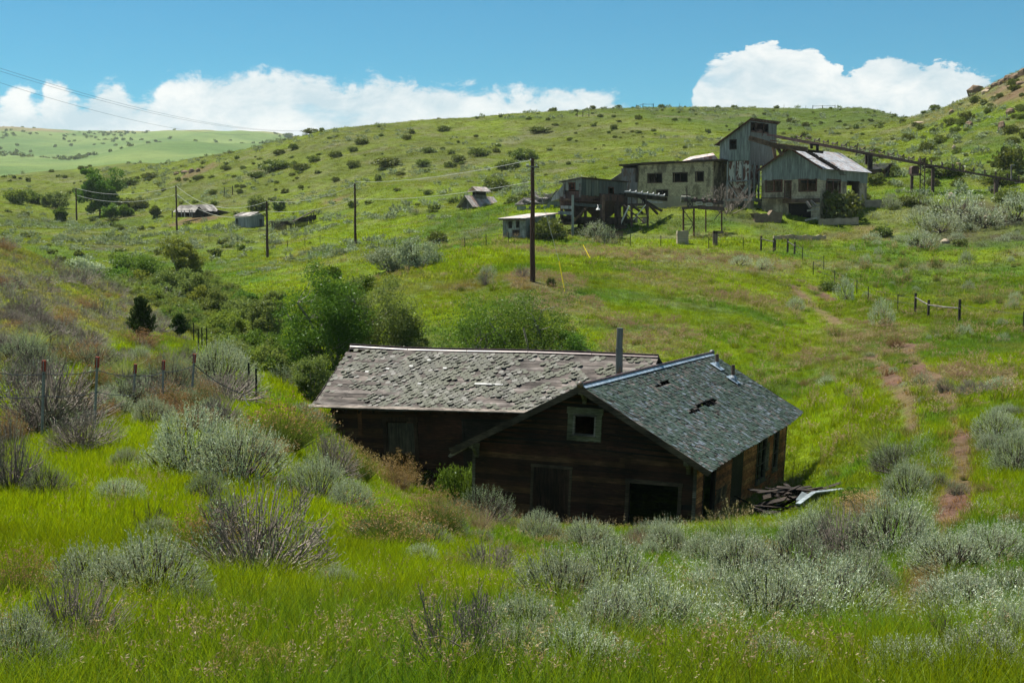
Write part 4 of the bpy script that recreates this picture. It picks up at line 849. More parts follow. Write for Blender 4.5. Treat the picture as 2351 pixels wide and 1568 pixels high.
def pitched(name, label, cat, corner, yaw, xl, xr, y_eave, y_base, peak, wallm, roofm, depth, wins=(), over=.4, roofth=.08, cup=None, wall2=None, extra=None, ridge_x=None, step=.5, deckstep=.6, seed=1):
    """gabled hut: gable on the left facet (a from -W to 0), ridge runs away to the right (along b)"""
    rnd = random.Random(seed); depth = hit(corner[0], y_base, depth * .85)[1]; b0 = at(corner[0], corner[1], depth); b0[2] = 0; fr = Fr(b0, yaw); zr = slope_at(b0, y_eave)
    W = -fr.len_to(xl, 'a', zr); L = fr.len_to(xr, 'b', zr); ze = fr.z_at(0, 0, y_eave); zb = fr.z_at(0, 0, y_base); zp = fr.z_at(-W / 2, 0, peak); k = (zp - ze) / (W / 2)
    root = thing(name, (b0[0], b0[1], zb), label, cat); hb = []; ha = []
    for (pl, *q) in wins: (hb if pl == 'b' else ha).append(rect_px(fr, *q, plane=pl, val=0, g=(-1 if pl == 'b' else 2, zb + 1)))
    tg = lambda s: ze + (W / 2 - abs(s + W / 2)) * k - .02
    mb = MB(); wallp(mb, fr, 'b', 0, -W, 0, zb - 1.5, tg, hb, .1, step=step, rnd=rnd, jit=.015, breaks=(-W / 2,)); mk(mb, 'gable_wall', wallm, root)
    mb = MB(); wallp(mb, fr, 'a', -.1, .1, L, zb - 1.5, lambda s: ze - .02, ha, .1, step=step, rnd=rnd, jit=.015); wallp(mb, fr, 'a', -W, .1, L, zb - 1.5, lambda s: ze - .02, [], .1, step=step); wallp(mb, fr, 'b', L - .1, -W + .1, -.1, zb - 1.5, tg, [], .1, step=step, breaks=(-W / 2,)); mk(mb, 'side_wall', wall2 or wallm, root)
    mb = MB(); n = max(3, int((L + 2 * over) / deckstep)); wv = W / 2 + over
    for side in (1, -1):
        for i in range(n):
            q0 = -over + (L + 2 * over) * i / n; q1 = q0 + (L + 2 * over) / n - .01; zo = rnd.uniform(0, .05); e = rnd.uniform(0, .15)
            mb.hexa(fr(-W / 2, q0, zp + zo + .03), fr(-W / 2, q1, zp + zo + .03), fr(-W / 2 + side * (wv - e), q1, zp + zo - (wv - e) * k + .03), fr(-W / 2 + side * (wv - e), q0, zp + zo - (wv - e) * k + .03), (0, 0, roofth))
    mk(mb, 'roof', roofm, root)
    return root, fr, W, L, ze, zb, zp, k
def small_buildings():
    # cupola hut
    root, fr, W, L, ze, zb, zp, k = pitched('cupola_hut', 'small hut with rusty tin roof and raised cupola on the slope', 'hut', (1084.5, 470), .62, 1061, 1139, 467.5, 481, 451.5, M['oldwood'], M['tin_rust'], 215, wins=[('a', 1097, 471, 1104, 480), ('a', 1116, 470, 1120, 480), ('b', 1071.5, 472, 1073, 477)], over=.7, step=.6)
    q0, q1 = L * .28, L * .72; w = W * .2; zz = zp + (zp - ze) * .95
    mb = MB(); boxf(mb, fr, -W / 2 - w, -W / 2 + w, q0, q1, zp - w * k * 1.6, zz - .75); mk(mb, 'cupola', M['oldwood'], root)
    mb = MB(); boxf(mb, fr, -W / 2 - w * .9, -W / 2 + w * .9, q0 + .1, q1 - .1, zz - .749, zz - .1); mk(mb, 'cupola_vent', M['void'], root)
    mb = MB()
    for s in (1, -1): mb.hexa(fr(-W / 2, q0 - .5, zz + .5), fr(-W / 2, q1 + .5, zz + .5), fr(-W / 2 + s * (w + .6), q1 + .5, zz - .25), fr(-W / 2 + s * (w + .6), q0 - .5, zz - .25), (0, 0, .06))
    mk(mb, 'cupola_roof', M['tin_rust'], root)
    # collapsed barn: gable wall faces right-front, sagging roof of bare rafters
    rnd = random.Random(8); b0 = at(1256, 470, hit(1256, 481, 160)[1]); b0[2] = 0; fr = Fr(b0, .42); zr = slope_at(b0, 470)
    W = -fr.len_to(1187, 'a', zr); L = fr.len_to(1292, 'b', zr); ze = fr.z_at(0, 0, 466); zb = fr.z_at(0, 0, 480); zp = fr.z_at(0, L * .6, 437)
    root = thing('collapsed_barn', (b0[0], b0[1], zb), 'collapsed barn with sagging roof of bare grey boards left of the loading hopper', 'barn')
    mb = MB(); wallp(mb, fr, 'b', 0, -W, 0, zb - 1.5, lambda s: ze - .4, [rect_px(fr, x, 472, x + 7, 479, 'b', 0, (-4, zb)) for x in (1207, 1225, 1241)], .1, step=.7, rnd=rnd, jit=.02); mk(mb, 'front_wall', m_metal('flaking_white_wall', [(.28, .33, .32), (.22, .27, .27)], rust=(.14, .07, .05), rthr=.6), root)
    mb = MB(); wallp(mb, fr, 'a', -.1, .1, L, zb - 1.5, lambda s: ze + (zp - ze) * min(1, s / (L * .6)) - .15, [rect_px(fr, 1263, 471, 1273, 478, 'a', 0, (2, zb))], .1, step=.8, rnd=rnd, jit=.02); mk(mb, 'gable_wall', M['corr'], root)
    mb = MB(); n = 15
    for i in range(n):
        t0 = i / n; pts = []
        for j in range(7):
            u = j / 6; a = -W * (1.04 - .04 * t0) + (W * 1.0) * u + (W * .28) * t0 * (1 - u); sg = -.9 * sin(pi * u) * t0 - .25 * sin(u * 9 + i); z = ze + (zp - ze) * t0 + sg * .7 - .35 * (1 - u) * (1 - t0); pts.append(fr(a + .3, L * .6 * t0 - .5 * (1 - t0), z + .1))
        if rnd.random() < .12: pts = pts[rnd.randint(0, 3):]
        for p, q in zip(pts[:-1], pts[1:]): mb.bar(p, q, .28, .06)
    for i in range(16):
        a = -W + W * i / 15; mb.bar(fr(a, -.6, ze - .25), fr(a + .4, L * .3, ze + (zp - ze) * .42), .1, .12)
    mk(mb, 'roof_boards', M['oldwood'], root)
    # weighing shack
    b0 = at(1207, 520, 155); b0[2] = 0; fr = Fr(b0, .6); zr = slope_at(b0, 520); W = -fr.len_to(1154.5, 'a', zr); L = fr.len_to(1274.5, 'b', zr); z0 = fr.z_at(0, 0, 546.5); z1 = fr.z_at(0, 0, 503.5); z2 = fr.z_at(0, L, 492)
    root = thing('raised_shack', (b0[0], b0[1], z0 - .5), 'pale board shack with low lean roof standing on stub legs behind the tall pole', 'shack')
    R_ = lambda *q: rect_px(fr, *q, plane='b', val=0, g=(-2, z0 + 1)); h = [R_(1168.5, 509.5, 1174.3, 523.5), R_(1185.8, 508.5, 1191.8, 522.5), R_(1178.5, 530, 1191, 538.5)]; hd = rect_px(fr, 1217, 505, 1230, 531, 'a', 0, (1, z0 + 1))
    ml = m_wood('pale_painted_boards', [(.27, .28, .25), (.24, .25, .23), (.30, .31, .28)], streak=(14, 14, .4)); rnd = random.Random(3)
    mb = MB(); wallp(mb, fr, 'b', 0, -W, 0, z0, lambda s: z1, h, .1, step=.32, rnd=rnd, jit=.008); mk(mb, 'front_wall', ml, root)
    mb = MB(); wallp(mb, fr, 'a', -.1, .1, L, z0, lambda s: z1 + (z2 - z1) * s / L, [hd], .1, step=.32, rnd=rnd, jit=.008); wallp(mb, fr, 'a', -W, .1, L, z0, lambda s: z1 + (z2 - z1) * s / L, [], .1); wallp(mb, fr, 'b', L, -W, 0, z0, lambda s: z2, [], .1); boxf(mb, fr, -W + .12, -.12, .12, L - .02, z0 + .02, z0 + .15); mk(mb, 'side_wall', M['corr'], root)
    mb = MB(); mb.hexa(fr(-W - .35, -.55, z1 + .02), fr(.3, -.55, z1 + .02), fr(.3, L + .5, z2 + .06), fr(-W - .35, L + .5, z2 + .06), (0, 0, .1)); mk(mb, 'roof', M['tin_rust'], root)
    mb = MB()
    for i in range(12): a = -W - .2 + (W + .3) * i / 11; mb.bar(fr(a, -.5, z1 - .06), fr(a, 0, z1 - .03), .08, .12)
    mk(mb, 'rafter_tails', M['trestle'], root)
    for hh in h[:2]:
        mb = MB(); frame(mb, fr, 'b', 0, hh, w=.04, out=-.03, d=.08); mk(mb, 'window_frame', M['beam'], root)
    mb = MB(); frame(mb, fr, 'b', 0, h[2], w=.09, out=-.06, d=.12, bars=1); mk(mb, 'louvre', M['trestle'], root)
    for a, b in ((-W * .66, .2), (-W * .32, .4), (-.2, 1.5), (-W * .5, L - .5)):
        p = fr(a, b, z0); gz = g1(p[0], p[1]); mb = MB(); mb.prism([fr(a - .35, b, z0), fr(a + .3, b, z0), fr(a + .05, b, min(gz, z0 - .5) - .2), fr(a - .15, b, min(gz, z0 - .5) - .2)], fr(a, b + .3, z0) - fr(a, b, z0)); mk(mb, 'leg', M['trestle'], root)
    mb = MB(); boxf(mb, fr, -W, 0, 0, L, z0 - .2, z0 - .005); mk(mb, 'sill_beam', M['beam'], root)
    # grey cabin far left
    root, fr, W, L, ze, zb, zp, k = pitched('weathered_cabin', 'grey weathered plank cabin with ragged roof and open porch', 'cabin', (469, 490), .75, 441, 500, 485, 499, 471, M['dark'], M['oldwood'], 300, over=.3)
    root2 = root
    D0 = fr.o[1] - 300; mb = MB()
    fr2 = fr; P0 = at(396, 498, 296 + D0); P1 = at(442, 498, 297 + D0); a_, b_ = P0, P1
    for x in (396, 408, 417, 424, 436, 441): p = on(x, 296 + D0); p[2] = slope(499) * (296 + D0); mb.bar(p, p + (0, 0, 1.35 if x < 425 else 1.5), .2)
    pr = at(397, 487.5, 295.5 + D0); pe = at(447, 488.5, 297 + D0); pr2 = at(413, 472, 299 + D0); pe2 = at(459, 471, 300 + D0)
    for i in range(7):
        u0, u1 = i / 7, (i + 1) / 7 - .01; mb.hexa(pr + (pr2 - pr) * u0, pe + (pe2 - pe) * u0, pe + (pe2 - pe) * u1, pr + (pr2 - pr) * u1, (0, 0, .08))
    mk(mb, 'porch', M['oldwood'], root2)
    mb = MB(); p = at(404, 499, 298.5 + D0); q = at(444, 499, 298.5 + D0); mb.prism([p, q, q + (0, 0, 1.1), p + (0, 0, 1.1)], (0, .3, 0)); mk(mb, 'porch_wall', M['dark'], root2)
    mb = MB(); p = at(499, 498, 300 + D0); q = at(528, 499, 302 + D0)
    mb.prism([p, q, q + (0, 0, 1.0), p + (0, 0, 1.45)], (0, 3, 0)); o = mb.build('plank_lean_to', M['dark']); tag(o, 'low dark plank lean-to at the right end of the grey cabin', 'lean-to')
    # corrugated box shed
    b0 = at(575.6, 510, hit(575.6, 525, 215)[1]); b0[2] = 0; fr = Fr(b0, .7); zr = slope_at(b0, 510); W = -fr.len_to(540, 'a', zr); L = fr.len_to(605.5, 'b', zr); z0 = fr.z_at(0, 0, 526); z1 = fr.z_at(0, 0, 497); z2 = fr.z_at(0, L * .6, 488.5); z3 = fr.z_at(0, L, 498)
    root = thing('corrugated_shed', (b0[0], b0[1], z0), 'boxy pale green corrugated shed with open doorway left of a thin pole', 'shed'); rnd = random.Random(7)
    top = lambda s: z1 + (z2 - z1) * min(1, s / (L * .6)) + (z3 - z2) * max(0, (s - L * .6) / (L * .4))
    mb = MB(); wallp(mb, fr, 'b', 0, -W, 0, z0 - .8, lambda s: z1, [rect_px(fr, 541.5, 502, 546.5, 521, 'b', 0, (-2, z0 + 1))], .1, step=.62, rnd=rnd, jit=.02); mk(mb, 'front_wall', M['corr_lt'], root)
    mb = MB(); wallp(mb, fr, 'a', -.1, .1, L, z0 - .8, top, [rect_px(fr, 596, 503, 602.5, 519, 'a', 0, (3, z0 + 1))], .1, step=.75, rnd=rnd, jit=.02, breaks=(L * .6,)); wallp(mb, fr, 'a', -W, .1, L, z0 - .8, top, [], .1, breaks=(L * .6,)); wallp(mb, fr, 'b', L, -W, 0, z0 - .8, lambda s: z3, [], .1); mk(mb, 'side_wall', M['corr'], root)
    mb = MB()
    for i in range(6): a0 = -W - .3 + (W + .5) * i / 6; a1 = a0 + (W + .5) / 6 - .03; j = rnd.uniform(0, .08); mb.hexa(fr(a0, -.3, z1 + j), fr(a1, -.3, z1 + j), fr(a1, L * .62, z2 + .05 + j), fr(a0, L * .62, z2 + .05 + j), (0, 0, .07))
    mb.hexa(fr(-W - .2, L * .6, z2), fr(.2, L * .6, z2), fr(.2, L + .2, z3), fr(-W - .2, L + .2, z3), (0, 0, .05)); mk(mb, 'roof', M['oldwood'], root)
    # long dark shed
    rnd = random.Random(9); root = thing('collapsed_pen', at(672, 531, 246), 'long low roofless pen of dark upright planks in front of pale sage', 'pen')
    mb = MB(); A = on(623, 247); B_ = on(672, 242); D = on(722, 252)
    for P, Q, n, h0, h1 in ((A, B_, 26, 1.35, 1.45), (B_, D, 30, 1.5, 1.75)):
        for i in range(n):
            if rnd.random() < .07: continue
            p = P + (Q - P) * (i + .1) / n; q = P + (Q - P) * (i + .86) / n; h = (h0 + (h1 - h0) * i / n) * rnd.uniform(.88, 1.05); g = g1(p[0], p[1]); p[2] = q[2] = g; mb.prism([p - (0, 0, .5), q - (0, 0, .5), q + (0, 0, h), p + (0, 0, h)], (0, .05, 0))
    mk(mb, 'plank_wall', M['dark'], root)
    mb = MB(); mb.bar(A + (-.3, -.2, 1.45), B_ + (0, -.2, 1.6), .3, .1); mb.bar(B_ + (0, -.2, 1.6), D + (0, -.1, 1.95), .35, .12); E_ = at(626, 528, 255); mb.bar(A + (0, 0, 1.4), E_ + (0, 0, 1.4), .2); mk(mb, 'top_rail', M['beam'], root)
    mb = MB(); mb.prism([A + (0, 2.5, -.5), D + (0, 2.5, -.5), D + (0, 2.5, 1.3), A + (0, 2.5, 1.1)], (0, .1, 0)); mk(mb, 'rear_planks', M['dark'], root)
    mb = MB(); p = at(620, 499, 300); 
    for i in range(9): mb.bar(p + (i * .3, 0, -.3), p + (i * .3 + .5, 1, rnd.uniform(.4, .95)), .25, .06)
    mb.bar(p + (.2, 0, .6), p + (2.6, 0, .8), .3, .06); o = mb.build('plank_heap', M['dark']); tag(o, 'heap of dark fallen planks beyond the thin pole', 'plank heap')
    # log cabin
    root, fr, W, L, ze, zb, zp, k = pitched('log_cabin', 'dark log cabin with open roof slats uphill behind the mine shed', 'cabin', (2025.8, 412), .25, 1991, 2063, 391.5, 415, 383, M['log'], M['beam'], 205, over=.3)
    bpy.data.objects.remove([o for o in root.children if o.name.startswith('gable_wall')][0]); 
    for o in list(root.children):
        if o.name.startswith(('roof', 'side_wall')): bpy.data.objects.remove(o)
    b0 = at(2025.8, 412, 205); b0[2] = 0; fr = Fr(b0, .75); zr = slope_at(b0, 400); W = -fr.len_to(1992, 'a', zr); L = fr.len_to(2062, 'b', zr); z0 = fr.z_at(0, 0, 417); ze = fr.z_at(0, 0, 391); zp = fr.z_at(0, L / 2, 375)
    mb = MB()
    for i in range(9):
        z = z0 + (ze - z0) * (i + .5) / 9; r = (ze - z0) / 18 * .97; mb.tube([fr(-W - .25, 0, z), fr(.25, 0, z)], [r, r], 7)
    mk(mb, 'log_wall', M['log'], root)
    mb = MB(); wallp(mb, fr, 'a', 0, .1, L, z0 - .5, lambda s: ze + (zp - ze) * (1 - abs(s - L / 2) / (L / 2)), [], .1, step=.3, rnd=rnd, jit=.03, breaks=(L / 2,)); boxf(mb, fr, .11, .14, L * .4, L * .65, z0, ze); mk(mb, 'gable_wall', M['log'], root)
    mb = MB(); wallp(mb, fr, 'b', L, -W, 0, z0 - .5, lambda s: ze, [], .1); wallp(mb, fr, 'a', -W, .1, L, z0 - .5, lambda s: ze + (zp - ze) * (1 - abs(s - L / 2) / (L / 2)), [], .1, breaks=(L / 2,)); mk(mb, 'rear_wall', M['log'], root)
    mb = MB()
    for i in range(11):
        u = i / 11; 
        for sd in (0, 1):
            if rnd.random() < .15: continue
            bb = (L / 2) * u if sd == 0 else L - (L / 2) * u; mb.bar(fr(-W - .3, bb - .2 * (1 - 2 * sd), ze + (zp - ze) * u + .06), fr(.35, bb - .2 * (1 - 2 * sd), ze + (zp - ze) * u + .06 + rnd.uniform(-.05, .1)), .25, .06)
    mk(mb, 'roof_slats', M['oldwood'], root)
small_buildings()
# ------------------------------------------------------------------ loading hopper
def hopper():
    rnd = random.Random(12); b0 = at(1334, 480, 160); b0[2] = 0; fr = Fr(b0, .62); zr = slope_at(b0, 430)
    W = -fr.len_to(1292, 'a', zr); L = fr.len_to(1438, 'b', zr); Z = lambda y, a=0, b=0: fr.z_at(a, b, y)
    zt = Z(410); zc = Z(450); gz = g1(*fr(-W / 2, L / 2, 0)[:2])
    root = thing('loading_hopper', (b0[0], b0[1], g1(b0[0], b0[1])), 'dark green iron clad loading hopper on timber legs with rusty funnel bins', 'hopper')
    ztl = Z(419.5, -W); zend = Z(419.5, 0, L)
    topb = lambda s: zt + (zend - zt) * s / L; topa = lambda s: zt + (ztl - zt) * (-s / W)
    wf = rect_px(fr, 1307.5, 422, 1319, 435.5, 'b', 0, (-2, zt - 2)); ws = rect_px(fr, 1398, 432, 1408, 445, 'a', 0, (6, zt - 2))
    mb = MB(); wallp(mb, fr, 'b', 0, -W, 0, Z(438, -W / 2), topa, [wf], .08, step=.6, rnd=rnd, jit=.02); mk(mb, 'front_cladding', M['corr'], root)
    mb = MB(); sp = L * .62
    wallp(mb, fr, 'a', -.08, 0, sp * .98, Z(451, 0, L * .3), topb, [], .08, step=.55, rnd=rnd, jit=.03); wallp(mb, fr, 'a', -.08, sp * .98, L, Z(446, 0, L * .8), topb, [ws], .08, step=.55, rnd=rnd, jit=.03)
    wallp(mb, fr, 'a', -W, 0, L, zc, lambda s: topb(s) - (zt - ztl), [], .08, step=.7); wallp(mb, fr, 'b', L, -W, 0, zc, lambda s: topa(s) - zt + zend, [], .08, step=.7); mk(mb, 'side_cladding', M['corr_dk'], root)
    mb = MB(); mb.prism([fr(-W, 0, ztl - .3), fr(-W, 0, Z(455, -W)), fr(-W - 1.6, 0, Z(462, -W - 1.6)), fr(-W - 1.4, 0, Z(452, -W))], fr(0, L * .5, 0) - fr(0, 0, 0)); mk(mb, 'side_chute', M['corr'], root)
    mb = MB(); mb.hexa(fr(-W - .3, -.3, ztl + .02), fr(.25, -.3, zt + .06), fr(.25, L + .2, zend + .06), fr(-W - .3, L + .2, zend + ztl - zt + .02), (0, 0, .09)); mk(mb, 'roof', M['beam'], root)
    mb = MB(); mb.bar(fr(-W - .3, -.33, ztl + .05), fr(.25, -.33, zt + .1), .05, .14); mk(mb, 'fascia', M['oldwood'], root)
    for h, pl in ((wf, 'b'), (ws, 'a')):
        mb = MB(); frame(mb, fr, pl, 0, h, w=.12, out=-.05 if pl == 'b' else .05, d=.12, mull=1 if pl == 'b' else 0, bars=1 if pl == 'b' else 0); mk(mb, 'window_frame', M['frame_r'], root)
    mb = MB(); boxf(mb, fr, -W + .1, -.1, .1, L - .1, zc - .6, zc - .5); boxf(mb, fr, -W - .9, -.2, .06, L * .5, Z(455), Z(439)); mk(mb, 'feed_box', M['plate'], root)
    # funnel bins
    def bin_(a0, a1, s0, s1, y0, y1, y2, nm, c=None):
        z0, z1, z2 = Z(y0, 0, (s0 + s1) / 2), Z(y1, 0, (s0 + s1) / 2), Z(y2, 0, (s0 + s1) / 2); am, sm = (a0 + a1) / 2, (s0 + s1) / 2 if c is None else c; mb = MB()
        T = [(a0, s0), (a1, s0), (a1, s1), (a0, s1)]; Bm = [(am - .5, sm - .5), (am + .5, sm - .5), (am + .5, sm + .5), (am - .5, sm + .5)]
        for i in range(4):
            p, q = T[i], T[(i + 1) % 4]; r, t = Bm[i], Bm[(i + 1) % 4]
            mb.poly([fr(*p, z0), fr(*q, z0), fr(*q, z1), fr(*p, z1)]); mb.poly([fr(*p, z1), fr(*q, z1), fr(*t, z2), fr(*r, z2)])
            mb.bar(fr(*p, z1), fr(*r, z2), .09); mb.bar(fr(*p, z1), fr(*q, z1), .1); mb.bar(fr(*p, z0), fr(*q, z0), .12); mb.bar(fr(*p, z0), fr(*p, z1), .1)
        mk(mb, nm, M['plate'], root)
    s1 = fr.len_to(1437, 'b', zr); s0 = fr.len_to(1376, 'b', zr)
    bin_(-3.2, .15, s0, s1, 447.5, 462, 502, 'funnel_bin'); bin_(-W * 1.1, -1.2, .2, s0 - .8, 453, 470, 500, 'funnel_bin'); bin_(-W - .6, -W + 2.2, .3, 3.2, 453, 462, 486, 'funnel_bin')
    # legs and platforms
    def leg(a, b, yt, w=.34, mt='beam', rake=0):
        p = fr(a, b, 0); g = g1(p[0], p[1]); mb = MB(); mb.bar(fr(a, b, g - .6), fr(a + rake, b, Z(yt, a, b)), w, w * .8); mk(mb, 'leg', M[mt], root)
    A = lambda x, b=0: N2(fr, x, 470, 'b', b, (-2, zc))[0]
    leg(A(1289.5, -.4), -.4, 452, .36, 'trestle'); leg(A(1315, -1.2), -1.2, 448, .28, 'corr'); leg(A(1344, .5), .5, 470); leg(A(1366, 2), 2, 470); leg(A(1386, .5), .5, 448, .3, 'trestle')
    for x in (1414, 1423): leg(A(x, 6), 6, 470)
    for s in (s0 + .2, s1 - 2.2, s1 - .1): leg(.1, s, 450, .3, 'steel')
    leg(-3.2, s1, 450, .3, 'steel'); leg(-W - .3, 4, 455); leg(-W - .3, 7, 455)
    mb = MB(); zp = Z(510, 0, 4)
    mb.bar(fr(-W - .3, -.3, Z(506, -W)), fr(.3, .1, Z(507)), .3, .5); mb.bar(fr(.3, -.4, Z(505.5)), fr(.3, L + 1.6, Z(510, 0, L)), .4, .75); mb.bar(fr(-3.4, 1, Z(507)), fr(-3.4, L + .8, Z(510, 0, L)), .4, .7)
    mb.bar(fr(.2, s0 - .4, Z(503, 0, s0)), fr(.2, s1 - .5, Z(502, 0, s1)), .3, .3)
    mk(mb, 'platform_beams', M['dark'], root)
    P = lambda x, y, b=-.5: fr(N2(fr, x, y, 'b', b, (-2, zc))[0], b, N2(fr, x, y, 'b', b, (-2, zc))[1])
    def girt(x0, y0, x1, y1, w=.22, mt='beam', b=-.5):
        mb = MB(); mb.bar(P(x0, y0, b), P(x1, y1, b), w, w); mk(mb, 'brace', M[mt], root)
    girt(1288, 459, 1316, 458, .3, 'trestle'); girt(1289, 476, 1315, 476.5, .36, 'corr_lt'); girt(1283, 489, 1315, 490, .4, 'corr_lt'); girt(1292, 499, 1312, 500, .4); girt(1290, 514, 1314, 513, .32, 'trestle'); girt(1315, 524, 1329, 524, .12, 'oldwood')
    girt(1317, 469, 1380, 474, .34, 'corr_dk', -.2); girt(1344, 516, 1367, 516, .24); girt(1343, 526.5, 1369, 526.5, .2, 'trestle'); girt(1386, 517, 1392, 545, .12, 'trestle'); girt(1343, 480, 1318, 508, .2, 'trestle', -.6)
    girt(1412, 520, 1438, 519, .22, 'beam', 6); girt(1410, 524, 1433, 523, .18, 'trestle', 6)
    girt(1413, 540, 1444, 473, .13, 'white', 6.2); girt(1454, 505, 1482, 471, .09, 'white', 7)
    girt(1430, 470, 1480, 512, .12, 'steel', 6.5); girt(1435, 487, 1450, 506, .1, 'steel', 6.5)
    for x, y in ((1333.5, 421),):
        mb = MB(); mb.bar(P(x - 2, y, -.15), P(x - 2, 453, -.15), .24); mb.bar(P(1295.5, 422, -.15), P(1295.5, 447, -.15), .16); mb.bar(P(1296, 456, -.15), P(1296, 447, -.15), .2); mk(mb, 'corner_post', M['oldwood'], root)
    mb = MB(); c = P(1373, 482, -1.2); mb.tube([c, c + (0, 0, .12), c + (0, 0, .3), c + (0, 0, .38)], [.26, .17, .07, .03], 10); mb.tube([c + (0, 0, .38), c + (0, .8, .6)], [.02, .02], 5); o = mb.build('enamel_lamp', M['white'], root)
    mb = MB(); p = on(1400, 158)
    for i in range(5): mb.bar(p + (0, 0, .1 + i * .17), p + (1.5, .2, .1 + i * .17), .5, .13)
    tag(mb.build('board_stack', M['trestle']), 'small stack of old boards on the ground under the hopper', 'board stack')
    # ladder
    mb = MB(); p = on(1386, 156); q = p + (.5, 1, 5.5); r = p + (.9, 0, 0); mb.bar(p, q, .08); mb.bar(r, q + (.6, 0, 0), .08)
    return fr
FH = hopper()
# ------------------------------------------------------------------ conveyors
def idler(mb, c, d, w=.9, h=.35):
    """trough roller set standing on the belt frame, across direction d"""
    d = d / np.linalg.norm(d); r = np.array([d[1], -d[0], 0]); r /= np.linalg.norm(r); up = np.array([0, 0, 1.])
    mb.bar(c - r * w * .55, c + r * w * .55, .12, .08)
    for s in (-1, 1): mb.bar(c + r * s * w * .52, c + r * s * w * .55 + up * h * 1.25, .08)
    P = [c - r * w * .5 + up * h * 1.15, c - r * w * .22 + up * h * .6, c + r * w * .22 + up * h * .6, c + r * w * .5 + up * h * 1.15]
    for a, b in zip(P[:-1], P[1:]): mb.tube([a, b], [.085, .085], 6)
def long_conveyor():
    A = at(1733, 309, 179); Bp = at(1776, 312.5, 180.5); E = at(2116, 376.5, 187); Z = at(2400, 428, 181)
    root = thing('long_conveyor', (E[0], E[1], g1(E[0], E[1])), 'long rusty conveyor frame with trough rollers running from the tower down to the right', 'conveyor')
    pts = [A, Bp, E, Z]; mb = MB()
    for o in (-.45, .45):
        for p, q in zip(pts[:-1], pts[1:]):
            d = q - p; r = np.array([d[1], -d[0], 0]); r /= np.linalg.norm(r); mb.bar(p + r * o, q + r * o, .1, .24); 
    for p, q in zip(pts[:-1], pts[1:]):
        n = int(np.linalg.norm(q - p) / 1.5)
        for i in range(n): c = p + (q - p) * i / n; d = q - p; r = np.array([d[1], -d[0], 0]); r /= np.linalg.norm(r); mb.bar(c - r * .5, c + r * .5, .07, .07)
    mk(mb, 'belt_frame', m_metal('maroon_steel', [(.10, .055, .05), (.13, .08, .07), (.075, .042, .038)], rough=.65), root)
    xs = [1835, 1856, 1876, 1896, 1917, 1937.5, 1959, 1980, 2002, 2024, 2046, 2069, 2092, 2115, 2138, 2163, 2187, 2211, 2236, 2261, 2286, 2313, 2339]
    for x in xs:
        seg = [(p, q) for p, q in zip(pts[:-1], pts[1:]) if proj(p)[0] <= x <= proj(q)[0] + .5]
        if not seg: continue
        p, q = seg[0]; lo, hi = 0, 1
        for _ in range(40):
            m_ = (lo + hi) / 2
            if proj(p + (q - p) * m_)[0] < x: lo = m_
            else: hi = m_
        c = p + (q - p) * lo + np.array([0, 0, .22]); mb = MB(); idler(mb, c, q - p, 1.25, .4); mk(mb, 'roller_set', M['steel'], root)
    for x, y, Y in ((1958, 345, 184), (2046, 362, 185.5), (2119, 376, 187)):
        c = at(x - 8, y, Y); mb = MB(); mb.bar(c + (0, 0, 0), c + (0, 0, .95), .05); mb.bar(c + (0, 0, .95), c + (1.1, -.6, .85), .05); mb.bar(c + (1.1, -.6, .85), c + (1.1, -.6, .2), .05); mk(mb, 'guard_hoop', M['steel'], root)
    for x, y0, y1, Y in ((1966, 357, 330, 184), (2202, 394, 374, 185)):
        mb = MB(); mb.bar(at(x, y0, Y), at(x + 3, y1, Y), .14, .1); mk(mb, 'upright', M['steel'], root)
    # drum at the tower
    c = at(1737, 307, 178.9); d = Bp - A; r = np.array([d[1], -d[0], 0]); r /= np.linalg.norm(r); mb = MB(); mb.tube([c - r * .8, c + r * .8], [.5, .5], 12); mb.bar(at(1723, 317, 178), at(1733, 305, 178.5), .2); mk(mb, 'head_drum', M['steel'], root)
    # supports
    def gpost(x, Y, ytop, w=.35, mt='steel', nm='support_post', lattice=False):
        p = on(x, Y); zt = slope(ytop) * Y; mb = MB()
        if lattice:
            for o in (-.3, .3): mb.bar(p + (o, 0, -.5), (p[0] + o, p[1], zt), .12)
            n = 9; h = zt - p[2]
            for i in range(n): s = 1 if i % 2 else -1; mb.bar((p[0] - .3 * s, p[1], p[2] + h * i / n), (p[0] + .3 * s, p[1], p[2] + h * (i + 1) / n), .07)
        else: mb.bar(p - (0, 0, .5), (p[0], p[1], zt), w)
        mk(mb, nm, M[mt], root)
    gpost(2117, 186.2, 362, lattice=True); gpost(2141, 187, 386, .36); gpost(2093, 188, 403, .34); mb = MB()
    mb.bar(at(2121, 383.5, 186.3), at(2143, 386.5, 187), .3, .25); mb.bar(at(2091, 402, 188), at(2113, 401, 186.2), .4, .25); mb.bar(at(2121, 366, 186.2), at(2126, 363, 186), .1); mb.bar(at(2119, 378, 186.2), at(2126, 362, 186), .14); mk(mb, 'cross_beam', M['beam'], root)
    gpost(2286.5, 182, 413, .45); mb = MB(); mb.bar(at(2281, 413, 182), at(2297, 413.5, 182), .3, .2); mb.bar(at(2285, 421, 182), at(2294, 422, 182), .1); mk(mb, 'cross_beam', M['beam'], root); gpost(2277, 183, 434, .25)
    # charred posts standing on shed side
    for x, Y, y in ((1997.5, 184.5, 353), (1991, 186, 354)):
        mb = MB(); mb.bar(at(x, y, Y), at(x, 389 if x > 1995 else 378, Y), .55); mk(mb, 'charred_post', M['dark'], root)
    mb = MB(); mb.bar(at(1981, 354, 184.5), at(2003, 354, 184.5), .3, .2); mk(mb, 'cross_beam', M['beam'], root)
